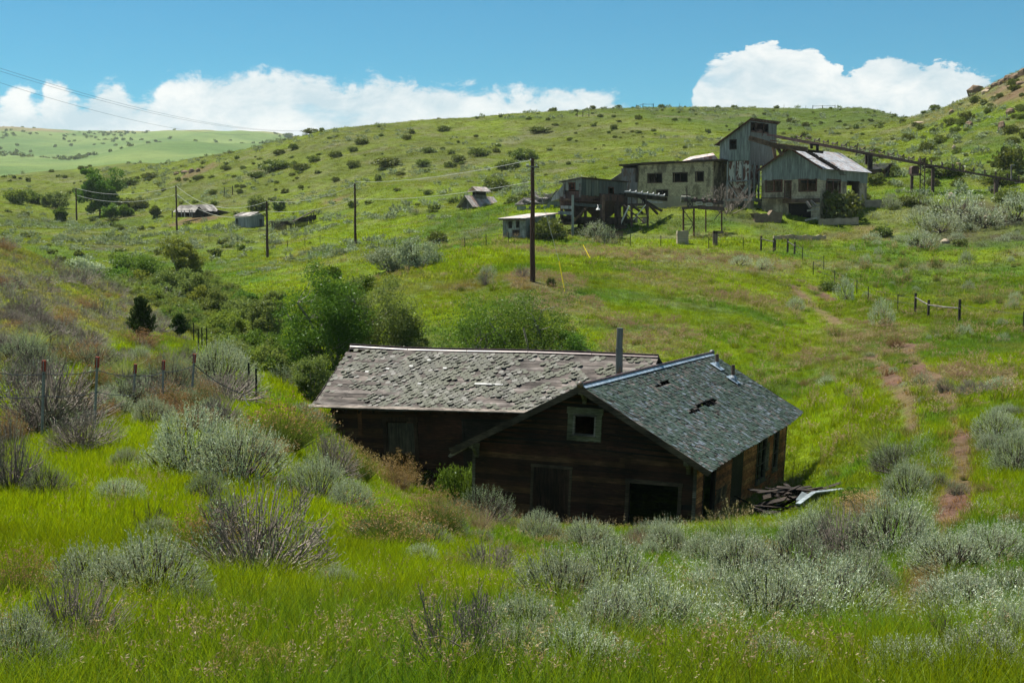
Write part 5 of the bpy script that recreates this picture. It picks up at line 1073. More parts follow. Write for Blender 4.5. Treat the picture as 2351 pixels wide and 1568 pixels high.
    mb = MB(); mb.bar(at(2330, 420.5, 181), at(2351, 419.5, 180), .12, .08); mb.bar(at(2322, 413, 181), at(2322, 379, 181), .16); mb.bar(at(2321, 379, 181), at(2330, 379.5, 181), .14, .1); mk(mb, 'side_bracket', M['oldwood'], root)
    # drive house on the small stand
    b0 = at(2110, 396, 188.5); mb = MB(); P = []
    for i in range(9): th = pi * i / 8; P.append(b0 + (-.5 - .5 * cos(th), 0, .55 + .35 * sin(th)))
    mb.prism([b0 + (-1.0, 0, -.2)] + P + [b0 + (0, 0, -.2)], (0, 1.4, 0)); mk(mb, 'drive_housing', M['plate'], root)
    # far tipple frame behind
    r2 = thing('trestle_frame', on(2180, 200), 'low dark trestle with crossed braces standing uphill behind the long conveyor', 'trestle')
    mb = MB(); mb.bar(at(2128, 381.5, 198), at(2210, 381, 198), .3, .25); mb.bar(at(2165, 390, 197), at(2193, 391, 197), .5, .5)
    for x in (2146, 2155, 2170, 2188, 2205): q = on(x, 198.3); mb.bar(q - (0, 0, .5), at(x, 382, 198.3), .14)
    for x0, x1 in ((2135, 2160), (2160, 2180), (2188, 2165), (2205, 2182)): mb.bar(at(x0, 383, 198.5), at(x1, 403, 198.5), .1)
    mk(mb, 'frame', M['steel'], r2)
    # timber walkway from the tower to the shed roof
    r3 = thing('timber_gantry', at(1800, 350, 172), 'heavy broken timber gantry sloping from the tower across the shed roof', 'gantry')
    mb = MB(); A = at(1722, 318, 175); B_ = at(1776, 334, 172.6); D = at(1852, 344, 170)
    for o in (-.6, .6): mb.bar(A + (0, o, 0), B_ + (0, o, 0), .3, .4); mb.bar(B_ + (0, o, -.1), D + (0, o, 0), .3, .45)
    for i in range(26): u = i / 26; p = A + (B_ - A) * u * 2 if u < .5 else B_ + (D - B_) * (u - .5) * 2; mb.bar(p + (-.1, -.9, .22), p + (.1, .9, .22), .25, .07)
    mk(mb, 'deck', M['trestle'], r3)
    mb = MB(); q = at(1790, 327, 174)
    mb.bar(at(1768, 335, 172.8), at(1800, 336, 172), .35, .3); mb.bar(at(1784, 337, 172.5), at(1795, 357, 172), .3); mb.bar(at(1803, 337, 172.5), at(1795, 357, 172), .25); mb.bar(at(1775, 337, 174), at(1781, 366, 174), .35); mb.bar(at(1769, 323, 175), at(1785, 325, 174.5), .3, .15)
    mk(mb, 'trestle_leg', M['trestle'], r3)
    mb = MB(); k = KS
    for (x, y0, y1) in ((1863, 331, 342), (1876.5, 333, 351)): mb.bar(at(x, y0, 171), at(x, y1, 171), .3)
    mb.bar(at(1859, 332, 171), at(1880, 334, 171), .35, .2); mb.bar(at(1850, 346, 170.5), at(1890, 350, 170.5), .3, .3); mk(mb, 'roof_stand', M['dark'], r3)
    # fallen slatted walkway lying down the shed roof
    wv = WS / 2 + .7; mb = MB(); rnd = random.Random(4)
    for i in range(44):
        u = i / 43 * 1.12; a = -WS / 2 + wv * u; z = ZPS - (a + WS / 2) * KS + .22 - max(0, u - 1) * 3; q0 = 2.2 + .6 * u; 
        if rnd.random() < .08: continue
        mb.bar(FS(a, q0 + rnd.uniform(-.15, .15), z), FS(a, q0 + 1.5 + rnd.uniform(-.2, .2), z), .1, .07)
    for o in (.2, 1.3): mb.bar(FS(-WS / 2, 2.2 + o, ZPS + .12), FS(-WS / 2 + wv, 2.8 + o, ZPS - wv * KS + .12), .14, .12)
    tag(mb.build('fallen_walkway', M['beam']), 'narrow dark slatted walkway lying broken down the tin shed roof', 'walkway')
long_conveyor()
def short_conveyors():
    # hopper to the block building
    A = at(1436, 443, 164); B_ = at(1531, 454, 174); root = thing('roofed_conveyor', on(1480, 168), 'short conveyor with pale curved rollers between the hopper and the block building', 'conveyor')
    mb = MB(); mb.bar(A + (0, 0, -.2), B_ + (0, 0, -.2), .2, .45); mb.bar(A + (0, .9, -.2), B_ + (0, .9, -.2), .2, .45); mk(mb, 'belt_frame', M['dark'], root)
    for i in range(7):
        c = A + (B_ - A) * (i + .4) / 7.2; d = B_ - A; d /= np.linalg.norm(d); mb = MB(); mb.tube([c + d * -.75 + (0, .3, .12), c + (0, .3, .16), c + d * .55 + (0, .3, .2), c + d * .75 + (0, .3, .42)], [.11, .11, .11, .1], 7); mk(mb, 'roller_cover', M['scrap'], root)
    for i in (3, 4, 5): c = A + (B_ - A) * (i + .6) / 7.2; mb = MB(); mb.bar(c + (-.6, .3, -.75), c + (.6, .3, -.7), .1, .16); mk(mb, 'return_roller', M['scrap'], root)
    mb = MB()
    for x, Y, yt in ((1450, 166, 470), (1487, 167, 470), (1433, 168, 455)): p = on(x, Y); mb.bar(p - (0, 0, .4), at(x, yt, Y), .24)
    for i, x in enumerate((1440, 1450, 1463, 1475, 1484)): mb.bar(at(x, 450, 168), at(x, 470, 168), .1)
    mb.bar(at(1433, 470.5, 167), at(1491, 469.5, 167), .3, .25); mb.bar(at(1447, 478, 167), at(1487, 477.5, 167), .14, .14); mb.bar(at(1447, 492.5, 167), at(1486, 492, 167), .14, .14); mb.bar(at(1447, 500, 167), at(1486, 500, 167), .12, .1)
    mk(mb, 'trestle', M['steel'], root)
    mb = MB()
    for x0, y0, x1, y1 in ((1468, 453, 1519, 485), (1478, 453, 1487, 495), (1487, 468, 1510, 492), (1490, 472, 1520, 484), (1450, 472, 1476, 490)): mb.bar(at(x0, y0, 168.5), at(x1, y1, 169.5), .22)
    mk(mb, 'brace', M['beam'], root)
    mb = MB()
    for x0, x1 in ((1459, 1464), (1475, 1484)): mb.prism([at(x0, 512, 166.5), at(x1, 512, 166.5), at(x1, 500.5, 166.5), at(x0 + 1, 500.5, 166.5)], (0, .9, 0))
    tag(mb.build('footing', M['conc'], root))
    # free-standing roller stand
    root = thing('roller_stand', on(1600, 160), 'rusty roller conveyor stand on thin steel legs in front of the block building', 'conveyor stand'); Y = 161
    mb = MB(); mb.bar(at(1565, 478.5, Y), at(1604, 476, Y), .3, .3); mb.bar(at(1604, 476, Y + .5), at(1661, 480, Y + 2), .35, .45); mb.bar(at(1571, 459, Y), at(1660, 466, Y + 2), .3, .4); mb.bar(at(1571, 459, Y + 1.1), at(1660, 466, Y + 3), .2, .35); mb.bar(at(1566, 447, Y), at(1592, 450, Y), .09); mk(mb, 'bed_frame', M['steel'], root)
    mb = MB(); c = at(1575, 457, Y); mb.tube([c + (-.55, .4, 0), c + (.55, .4, 0)], [.42, .42], 12); mk(mb, 'drum', m_metal('dull_green_drum', [(.09, .095, .07)]), root)
    for x in (1597, 1616, 1630, 1643): mb = MB(); idler(mb, at(x, 459 + (x - 1590) * .09, Y + .6), np.array([1, .3, 0]), .8, .28); idl = mk(mb, 'roller_set', M['steel'], root)
    for x, y in ((1605, 464.5), (1628, 467)):
        mb = MB(); a = at(x - 7, y, Y); mb.bar(a, a + (.7, 0, 0), .08); mb.bar(a + (0, 0, -.28), a + (.7, 0, -.28), .08); mb.bar(a, a + (0, 0, -.28), .07); mb.bar(a + (.7, 0, 0), a + (.7, 0, -.28), .07); mk(mb, 'return_hanger', M['scrap'], root)
    for x, Yp, yt, w in ((1569, Y, 480, .2), (1593, Y, 480, .2), (1620.5, Y + 2, 481, .14), (1657, Y + 2, 481, .16)): p = on(x, Yp); mb = MB(); mb.bar(p - (0, 0, .4), at(x, yt, Yp), w); mk(mb, 'leg', M['frame_r'], root)
    mb = MB()
    for x0, y0, x1, y1 in ((1570, 484, 1592, 514), (1592, 514, 1582, 530), (1569, 516, 1592, 515), (1579, 462, 1590, 476), (1590, 462, 1579, 476), (1579, 455, 1579, 477), (1590, 455, 1590, 477), (1576, 432, 1577, 455), (1640, 505, 1657, 483)): mb.bar(at(x0, y0, Y + .1), at(x1, y1, Y + .1), .09)
    mk(mb, 'brace', M['steel'], root)
short_conveyors()
# ------------------------------------------------------------------ concrete and stone bits
def block(name, label, cat, pts, Y, th, mat, jag=.12, seed=1):
    """broken wall whose front outline follows pts (picture points at distance Y), solid th metres deep"""
    rnd = random.Random(seed); mb = MB(); P = []; xm = sum(p[0] for p in pts) / len(pts); yb = max(p[1] for p in pts); Y = hit(xm, yb - 5, Y - 14)[1]
    for (x, y), (x2, y2) in zip(pts, pts[1:] + pts[:1]):
        n = max(1, int(math.hypot(x2 - x, y2 - y) / 7))
        for i in range(n): u = i / n; P.append(at(x + (x2 - x) * u, y + (y2 - y) * u, Y) + (rnd.uniform(-jag, jag), 0, rnd.uniform(-jag, jag)))
    zm = (min(p[2] for p in P) + max(p[2] for p in P)) / 2; P = [p if p[2] > zm else np.array([p[0], p[1], min(p[2], g1(p[0], p[1])) - .3]) for p in P]; mb.prism(P[::-1], (0, th, 0)); return tag(mb.build(name, mat), label, cat)
block('concrete_pillar', 'square weathered concrete pillar standing alone in the grass below the works', 'pillar', [(1555.5, 566), (1555.5, 530), (1581, 529.5), (1581, 566)], 153, 1.2, M['conc'], .03)
mb = MB(); p = on(1642, 152); q = at(1642, 532, 152); mb.bar(p - (0, 0, .3), q, .5, .35); mb.bar(q + (-.25, 0, -.05), q + (.9, 0, -.05), .35, .28); tag(mb.build('steel_stub_post', m_metal('rust_stub', [(.13, .09, .07)], rust=(.3, .28, .22), rthr=.6)), 'short rusty steel post with a stub arm right of the concrete pillar', 'post')
block('retaining_wall', 'long low pale concrete retaining wall beside the two low rail fences', 'wall', [(1778, 556), (1776, 542), (1810, 539.5), (1896, 541), (1897, 553)], 157, .5, M['conc'], .08, 2)
block('retaining_wall', 'pale concrete retaining wall under the round green bush beside the shed', 'wall', [(1879, 522), (1880, 503), (1971, 499.5), (1972, 512)], 164.5, .5, M['conc'], .06, 3)
block('concrete_block', 'thick concrete block above the grass bank right of the mine shed', 'block', [(1983, 484), (1984, 459), (2024, 458.5), (2024, 482)], 167, 3.0, M['conc'], .04, 4)
block('ruined_footing', 'broken brown concrete footing below the tower', 'footing', [(1732, 512), (1730, 490), (1752, 489), (1768, 493), (1775, 485), (1798, 486), (1800, 496), (1775, 512), (1765, 518), (1755, 508)], 165.2, 2.2, m_plain('brown_concrete', (.20, .15, .10), (.12, .09, .065)), .15, 5)
block('stone_block', 'flat pale stone slab in the dark soil right of the big sage patch', 'stone', [(2262, 510), (2260, 497), (2280, 493), (2298, 494), (2295, 508), (2280, 513)], 153, 1.2, m_plain('pale_stone', (.34, .29, .18), (.22, .18, .12)), .1, 6)
mb = MB(); rnd = random.Random(1)
for (x0, y0, x1, y1) in ((1852, 463, 1862, 478), (1861, 461, 1875, 473), (1853, 484, 1880, 480), (1848, 506, 1876, 500), (1858, 476, 1882, 471)): mb.bar(at(x0, y0, 168.6), at(x1, y1, 168.2), .4, .22)
tag(mb.build('fallen_beams', M['oldwood']), 'loose grey beams piled at the corner of the mine shed', 'beams')
# ------------------------------------------------------------------ poles and wires
POLE = {}
def pole(name, x, yb, yt, Y, r, label, reddish=(.085, .042, .028), arm=None):
    p = on(x, Y); zt = slope(yt) * Y; t = thing(name, p, label, 'pole', 'wooden poles carrying the power line')
    mb = MB(); n = 7; mb.tube([p + (0.02 * sin(i * 2), 0, -.8 + (zt - p[2] + .8) * i / (n - 1)) for i in range(n)], [r * (1.15 - .45 * i / (n - 1)) for i in range(n)], 10)
    m = NT('pole_wood'); n_ = m.noise(m.scale(m.pos(True), (12, 12, .6)), 2, 5, .7); m.bsdf(m.mix(m.ramp(n_, .35, .65), tuple(c * .45 for c in reddish), reddish), .8, 0, .25, bump=n_)
    mk(mb, 'shaft', m.m, t)
    for k in (0, 1): 
        mb = MB(); z = zt - .15 - k * (1.0 if not arm else 3.2); mb.tube([(p[0] - .16, p[1] - .12, z), (p[0] - .16, p[1] - .12, z + .12)], [.05, .04], 7); mk(mb, 'insulator', M['white'], t)
    if arm:
        mb = MB(); a0 = at(arm[0], arm[1], Y - .2); a1 = at(arm[2], arm[3], Y - .2); mb.bar(a0, a1, .1, .11); o = mk(mb, 'crossarm', M['oldwood'], t)
        mb = MB(); mb.bar(a0 + (a1 - a0) * .35, (p[0], p[1] - .15, a0[2] - .5), .04, .02); mb.bar(a0 + (a1 - a0) * .65, (p[0], p[1] - .15, a0[2] - .5), .04, .02); mk(mb, 'arm_brace', M['oldwood'], t)
        for u in (.05, .16, .8): mb = MB(); c = a0 + (a1 - a0) * u + (0, 0, .06); mb.tube([c, c + (0, 0, .07), c + (0, 0, .13)], [.03, .055, .03], 7); mk(mb, 'insulator', M['white'], t)
    POLE[x] = (p[0], p[1], zt); return t
pole('utility_pole', 1222.5, 637, 364, 107, .20, 'tallest dark brown utility pole, with a crossarm, standing on the meadow behind the house', arm=(1208, 382, 1238, 384.5))
pole('utility_pole', 816, 578, 422, 184, .17, 'bare dark pole on the meadow between the tallest pole and the red footed pole')
pole('utility_pole', 614, 599, 463, 200, .19, 'pole with a reddish foot beside the corrugated box shed', (.075, .04, .03))
pole('utility_pole', 406, 536, 427, 268, .18, 'reddish brown pole standing in front of the grey plank cabin')
pole('utility_pole', 176, 517, 433, 345, .2, 'farthest dark pole, left of the big round tree')
def wire(name, label, pts, r=.012, sag=0.0, mat='wire', cat='wire', group=None):
    mb = MB(); P = []
    for p, q in zip(pts[:-1], pts[1:]):
        p, q = np.asarray(p, float), np.asarray(q, float)
        for i in range(14): u = i / 14; P.append(p + (q - p) * u - np.array([0, 0, 4 * sag * u * (1 - u)]))
    P.append(np.asarray(pts[-1], float)); mb.tube(P, r, 4, cap=False); return tag(mb.build(name, M[mat]), label, cat, group)
M['wire'] = m_plain('pale_wire', (.42, .44, .40), rough=.6); M['dwire'] = m_plain('dark_wire', (.05, .06, .07)); M['yellow'] = m_plain('yellow_plastic', (.75, .60, .02), (.65, .5, .02))
PT = lambda x, y, Y: at(x, y, Y)
wire('power_line', 'upper pale wire from the tallest pole to the bare pole', [PT(1219, 368, 107), PT(817, 418, 184)], .018, .5)
wire('power_line', 'lower pale wire from the tallest pole to the bare pole', [PT(1219, 418, 107), PT(817, 457, 184)], .018, .5)
wire('power_line', 'upper pale wire between the bare pole and the red footed pole', [PT(816, 424, 184), PT(614, 462, 200)], .022, 0.9)
wire('power_line', 'lower pale wire between the bare pole and the red footed pole', [PT(816, 457, 184), PT(614, 485, 200)], .022, 0.7)
wire('power_line', 'upper sagging wire between the red footed pole and the cabin pole', [PT(614, 463, 200), PT(406, 428, 268)], .027, 2.3)
wire('power_line', 'lower sagging wire between the red footed pole and the cabin pole', [PT(614, 486, 200), PT(406, 446, 268)], .027, 2.3)
wire('power_line', 'upper wire between the cabin pole and the farthest pole', [PT(406, 428, 268), PT(177, 433, 345)], .032, 1.5)
wire('power_line', 'lower wire between the cabin pole and the farthest pole', [PT(406, 447, 268), PT(177, 449, 345)], .032, 1.5)
for i, (x0, y0, x1, y1) in enumerate(((-60, 138, 700, 301), (-60, 145, 690, 301), (-60, 171, 575, 310))):
    wire('transmission_line', ('highest', 'middle', 'lowest')[i] + ' of the three long thin wires crossing the sky at left', [PT(x0, y0, 420), PT(x1, y1, 900)], .045, 6 if i < 2 else 5, 'dwire')
wire('guy_wire', 'thin guy wire slanting from the tallest pole to the yellow guard', [PT(1224, 385, 107), PT(1284, 601, 104.5)], .014, 0)
mb = MB(); a = PT(1284, 600, 104.5); b = on(1297, 103.6); mb.tube([a, b], [.045, .045], 7); tag(mb.build('guy_guard', M['yellow']), 'thick bright yellow guard on the nearer guy wire', 'guy guard')
mb = MB(); a = PT(1372 - 85 + 0, 0, 1) if 0 else PT(1339, 569, 118); b = on(1355, 116); b2 = PT(1344.5, 616, 116); mb.tube([PT(1339, 563, 118), PT(1354, 592, 117)], [.035, .035], 6); tag(mb.build('guy_guard', M['yellow']), 'thin dull yellow guard slanting in the dry grass in front of the hopper', 'guy guard')
mb = MB(); a = on(607, 196); mb.tube([a, a + (0, 0, 1.9)], [.05, .05], 6); tag(mb.build('marker_post', M['yellow']), 'slim yellow marker beside the red footed pole', 'marker')
# ------------------------------------------------------------------ fences
M['tpost'] = m_plain('galvanised_post', (.30, .31, .30), (.18, .19, .18)); M['tred'] = m_plain('faded_red_paint', (.30, .05, .025), (.20, .04, .03)); M['dpost'] = m_plain('dark_steel_post', (.03, .035, .03)); M['wpost'] = m_wood('fence_post_wood', [(.075, .055, .042), (.05, .038, .03)], streak=(12, 12, 1))
def tpost(p, top, label, red=True, mat='tpost', w=.05, group=None):
    t = thing('fence_post', p, label, 'fence post', group); mb = MB(); d = top - p; d = d / np.linalg.norm(d); p = p - d * .3
    mb.bar(p, top, w, w * .35, up=(0, 1, 0)); mb.bar(p + (0, -w * .45, 0), top + (0, -w * .45, 0), w * .3, w * .7, up=(0, 1, 0)); mk(mb, 'shaft', M[mat], t)
    if red: mb = MB(); mb.bar(top - d * .24, top + d * .004, w * 1.35, w * 1.5, up=(0, 1, 0)); mk(mb, 'painted_top', M['tred'], t)
near = [(96, 952, 101, 828, 31, 'red topped steel fence post, nearest the left edge of the photo'), (216, 952, 224, 820, 31.5, 'second red topped steel fence post from the left, leaning slightly'),
        (305, 925, 311, 836, 36.5, 'short looking red topped fence post behind grey sagebrush, middle of five'), (372, 925, 375.5, 828, 36, 'fourth red topped fence post, almost hidden behind sage'), (437, 895, 447, 813, 37.5, 'leaning red topped fence post beside the large round silver sage')]
tops = []
for x, yb, x2, y2, Y, lab in near:
    p = on(x, Y); top = at(x2, y2, Y); tpost(p, top, lab, w=.055); tops.append((p, top))
a = at(-30, 852, 29); seq = [a] + [t[1] - (0, 0, .30) for t in tops]
wire('barbed_wire', 'upper barbed wire strung on the red topped posts', seq, .009, .05, 'dwire'); wire('barbed_wire', 'lower barbed wire strung on the red topped posts', [q - (0, 0, .5) for q in seq], .009, .05, 'dwire')
wire('barbed_wire', 'barbed wire running down from the fifth red topped post to the gully', [tops[-1][1] - (0, 0, .3), at(560, 905, 38), at(575, 930, 36)], .012, .1, 'dwire')
GP = 'small steel posts of the distant wire fence'
for i, (x, yb, yt, Y) in enumerate([(456, 835, 806, 72), (464, 830, 800, 75), (475, 823, 800, 78), (445, 810, 790, 82), (572, 935, 900, 45), (589, 945, 915, 43), (413, 765, 748, 100), (405, 760, 744, 104)]):
    p = on(x, Y); tpost(p, p + (0, 0, 1.25), 'thin dark steel post of the fence dropping into the gully left of the house', False, 'dpost', .06, 'dark steel posts in the gully')
fp = []
for x, Y in ((1067, 150), (1116, 150), (1167, 150), (1212, 149), (1387, 150), (1447, 150), (1517, 149), (1627, 148), (1706, 148), (1010, 152), (960, 155), (905, 158), (870, 160), (735, 205), (700, 205), (660, 208), (545, 225), (480, 230)):
    p = on(x, Y); tpost(p, p + (0, 0, 1.3), 'small dark steel post of the wire fence crossing the meadow', False, 'dpost', .075, GP); fp.append(p)
fp2 = sorted([p for p in fp], key=lambda p: p[0]); wire('fence_wire', 'thin fence wire crossing the meadow in front of the works', [p + (0, 0, 1.1) for p in fp2], .012, .05, 'dwire'); 
rp = []
for x, yb, Y in ((1867, 612, 133), (1916, 628, 128), (1967, 655, 122), (1993, 672, 118), (2061, 690, 114), (1891, 600, 137), (1842, 588, 142)):
    p = on(x, Y); tpost(p, p + (0, 0, 1.35), 'small green steel post of the fence descending to the wooden corner brace', False, 'dpost', .07, 'green steel posts of the right fence'); rp.append(p)
def hfence(name, label, posts, rails, Y):
    P = [on(x, Yp) for x, Yp, h in posts]; t = thing(name, P[0], label, 'fence')
    for p, (x, Yp, h) in zip(P, posts): mb = MB(); mb.tube([p - (0, 0, .3), p + (.02, 0, h)], [.11, .10], 8); mk(mb, 'post', M['wpost'], t)
    for i, j, h0, h1 in rails: mb = MB(); mb.tube([P[i] + (0, -.12, h0), (P[i] + P[j]) / 2 + (0, -.12, (h0 + h1) / 2 - .03), P[j] + (0, -.12, h1)], [.06, .055, .06], 7); mk(mb, 'rail', M['oldwood'], t)
    return P
f1 = hfence('rail_fence', 'wooden corner brace of three dark posts joined by pale rails beside the track', [(2101, 111, 1.55), (2131, 107, 1.35), (2202, 100, 1.6)], [(0, 1, 1.2, .95), (1, 2, .95, .95)], 0)
f2 = hfence('rail_fence', 'low wooden gate brace with one pale rail, the longer of two', [(1747, 148, 1.55), (1776, 147, 1.5), (1779, 147.5, 1.3)], [(0, 1, 1.25, 1.15)], 0)
f3 = hfence('rail_fence', 'short wooden gate brace with one sagging rail, right of its longer twin', [(1808, 147, 1.5), (1824, 146, 1.35)], [(0, 1, 1.25, .95)], 0)
hfence('rail_fence', 'small rail fence section on the hillside above the corrugated shed', [(515, 325, 2.2), (534, 325, 2.2)], [(0, 1, 1.9, 1.8)], 0)
hfence('rail_fence', 'small rail fence section far left beyond the farthest pole', [(33, 395, 1.6), (60, 395, 1.6)], [(0, 1, 1.4, 1.4)], 0)
hfence('rail_fence', 'short rail fence below the ridge, left of centre on the hill', [(905 + 420, 405, 1.6), (1338, 405, 1.6), (1352, 403, 1.4)], [(0, 1, 1.4, 1.5), (1, 2, 1.4, .6)], 0)
hfence('rail_fence', 'rail fence on the skyline between the two cloud banks', [(1461, 424, 1.0), (1476, 423, 1.4), (1500, 423, 1.4)], [(0, 1, .6, 1.2), (1, 2, 1.2, 1.2)], 0)
hfence('rail_fence', 'rail fence on the skyline above the mine shed', [(1866, 428, 1.2), (1888, 428, 1.2), (1917, 428, 1.2)], [(0, 1, 1.0, 1.0), (1, 2, 1.0, 1.0)], 0)
hfence('rail_fence', 'tiny rail fence left of the silver bush by the second pole', [(920, 152, 1.1), (942, 152, 1.1)], [(0, 1, .9, .9)], 0)
allr = sorted(rp + [f1[0]], key=lambda p: -p[1]); wire('fence_wire', 'upper wire of the fence going down to the wooden corner brace', [f3[1] + (0, 0, 1.1)] + [p + (0, 0, 1.2) for p in allr], .012, .05, 'dwire'); wire('fence_wire', 'lower wire of the fence going down to the wooden corner brace', [f3[1] + (0, 0, .7)] + [p + (0, 0, .7) for p in allr], .012, .05, 'dwire')
e = on(2349, 90); tpost(e, e + (0, 0, 1.4), 'dark steel post at the right edge of the photo beyond the corner brace', False, 'dpost', .07); wire('fence_wire', 'wire from the corner brace to the right edge post', [f1[2] + (0, 0, 1.2), e + (0, 0, 1.2)], .01, .05, 'dwire')
for i, x in enumerate((1497, 1520, 1560, 1680, 1800, 1850, 1960, 2010, 2060, 2100)):
    p = on(x, 431); tpost(p, p + (0, 0, 1.2), 'tiny steel post on the skyline of the green hill', False, 'dpost', .08, 'skyline fence posts')
# ------------------------------------------------------------------ rubble beside the house
def rubble():
    rnd = random.Random(21); c = on(1845, 47); root = thing('lumber_pile', c, 'collapsed heap of dark broken boards against the right end of the house', 'lumber pile')
    for k in range(64):
        u = rnd.gauss(0, .5); v = rnd.gauss(0, .8); h = max(0, 1.0 - abs(u) * .55 - abs(v) * .3) * rnd.random(); p = c + np.array([u * 1.5 - .3, v, h]); a = rnd.uniform(0, pi); L = rnd.uniform(.6, 2.0); d = np.array([cos(a), sin(a), rnd.uniform(-.3, .3)]) * L / 2; d[2] -= .1
        mb = MB(); mb.bar(p - d, p + d, rnd.uniform(.1, .3), .03, up=(rnd.gauss(0, .3), rnd.gauss(0, .3), 1)); mk(mb, 'board', M['dark'] if rnd.random() < .93 else M['grey'], root)
    t = thing('metal_trough', on(1905, 44), 'upturned galvanised sheet trough lying beside the lumber pile', 'trough')
    A = at(1962, 1123, 44.5); B_ = at(1868, 1134, 43.5); D = at(1833, 1160, 42.5); mt = m_metal('galvanised_trough', [(.06, .08, .085)], rust=(.12, .06, .04), rthr=.58, rough=.45); rim = m_metal('bright_rim', [(.24, .28, .29)], rough=.5)
    mb = MB(); mb.prism([A, B_, B_ - (0, 0, .62), A - (.3, 0, .5)], (0, .05, 0)); mb.prism([B_, D, D - (0, 0, .3), B_ - (0, 0, .62)], (.03, .03, 0)); mk(mb, 'side', mt, t)
    mb = MB(); mb.bar(A + (0, .08, .03), B_ + (0, .08, .03), .2, .05); mb.bar(B_ + (0, .05, .03), D + (0, .05, .03), .16, .05); mk(mb, 'rim', rim, t)
    mb = MB(); mb.prism([at(1828, 1150, 44), at(1850, 1156, 43.5), at(1862, 1140, 44.2), at(1842, 1132, 44.6)], (0, .04, .05)); mk(mb, 'bent_sheet', m_metal('dull_sheet', [(.12, .14, .14)], rough=.4), t)
rubble()
# ------------------------------------------------------------------ plants
RS = np.random.RandomState(7)
def unit(v): return v / (np.linalg.norm(v, axis=-1, keepdims=True) + 1e-9)
def rdir(n, zmin=-1):
    v = unit(RS.normal(size=(n, 3)));
    if zmin > -1: v[:, 2] = np.abs(v[:, 2]) * (1) if zmin >= 0 else np.where(v[:, 2] < zmin, -v[:, 2], v[:, 2])
    return unit(v)
def leaves(P, D, L, w, droop=0.0):
    n = len(P); L = np.broadcast_to(L, (n,))[:, None]; w = np.broadcast_to(w, (n,))[:, None]; S = unit(np.cross(D, RS.normal(size=(n, 3))))
    V = np.stack([P, P + D * L * .45 + S * w / 2, P + D * L - np.array([0, 0, droop]) * L, P + D * L * .45 - S * w / 2], 1).reshape(-1, 3)
    return V, np.arange(4 * n).reshape(n, 4)
def tubes(A, B, ra, rb):
    n = len(A); d = unit(B - A); up = np.where(np.abs(d[:, 2:3]) < .9, np.array([[0, 0, 1.]]), np.array([[1., 0, 0]])); r = unit(np.cross(d, up)); t = np.cross(r, d)
    ra = np.broadcast_to(ra, (n,))[:, None]; rb = np.broadcast_to(rb, (n,))[:, None]; V = []
    for k in range(3): a = 2 * pi * k / 3; V.append(A + (r * cos(a) + t * sin(a)) * ra)
    for k in range(3): a = 2 * pi * k / 3; V.append(B + (r * cos(a) + t * sin(a)) * rb)
    V = np.stack(V, 1).reshape(-1, 3); q = np.array([[0, 1, 4, 3], [1, 2, 5, 4], [2, 0, 3, 5]]); Q = (np.arange(n)[:, None, None] * 6 + q[None]).reshape(-1, 4); return V, Q
def blades(P, D, L, w, bend, seg=3):
    """curved strips; bend is a vector added quadratically"""
    n = len(P); L = np.broadcast_to(L, (n,))[:, None]; w = np.broadcast_to(w, (n,))[:, None]; S = unit(np.cross(D, RS.normal(size=(n, 3)))); R = []
    for i in range(seg + 1):
        u = i / seg; c = P + D * L * u + bend * L * u * u; ww = w * (1 - u * .85) / 2; R += [c - S * ww, c + S * ww]
    V = np.stack(R, 1).reshape(-1, 3); q = np.array([[2 * i, 2 * i + 1, 2 * i + 3, 2 * i + 2] for i in range(seg)]); Q = (np.arange(n)[:, None, None] * (2 * seg + 2) + q[None]).reshape(-1, 4); return V, Q
def join(parts):
    V = []; Q = []; MI = []; b = 0
    for (v, q, m) in parts: V.append(v); Q.append(q + b); MI.append(np.full(len(q), m)); b += len(v)
    return np.concatenate(V), np.concatenate(Q), np.concatenate(MI)
def lobes(D, k=7, amp=.3):
    c = rdir(k); f = np.zeros(len(D))
    for i in range(k): f = np.maximum(f, np.clip((D @ c[i] - .35) / .65, 0, 1))
    return 1 - amp + amp * f
def sage(n=420, m=9, L=.05, w=.009, R=1.0, H=.85, amp=.45, sl=.2, stems=60, bare=0.0):
    """returns (foliage parts, branch parts) of a rounded sagebrush about 1 m in radius"""
    D = rdir(n, -.05); D[:, 2] = np.abs(D[:, 2]) * 1.0 + .03; D = unit(D); rr = lobes(D, 9, amp) * RS.uniform(.55, 1, n) ** .5
    P = D * rr[:, None] * np.array([R, R, H]); U = unit(D * .8 + np.array([0, 0, .75]) + RS.normal(size=(n, 3)) * .28)
    keep = RS.rand(n) > bare; Pk, Uk = P[keep], U[keep]; nk = len(Pk); sL = sl * RS.uniform(.6, 1.3, nk)
    t = np.linspace(0, 1, m)[None, :, None]; LP = (Pk[:, None] + Uk[:, None] * (t * sL[:, None, None])).reshape(-1, 3); LD = unit((Uk[:, None] * .9 + RS.normal(size=(nk, m, 3)) * .55).reshape(-1, 3))
    fol = leaves(LP, LD, L * RS.uniform(.7, 1.3, len(LP)), w * RS.uniform(.8, 1.4, len(LP)))
    i = RS.choice(n, stems); A = RS.normal(size=(stems, 3)) * .05; A[:, 2] = 0; Mid = P[i] * .55 + RS.normal(size=(stems, 3)) * .06 - np.array([0, 0, .05]); Mid[:, 2] = np.maximum(Mid[:, 2], .05)
    b1 = tubes(A, Mid, .022, .012); b2 = tubes(Mid, P[i], .012, .005); j = RS.choice(n, n // 2); b3 = tubes(P[j] * .8, P[j] + U[j] * sl * .8, .005, .0025)
    return [fol + (0,)], [b1 + (1,), b2 + (1,), b3 + (1,)]
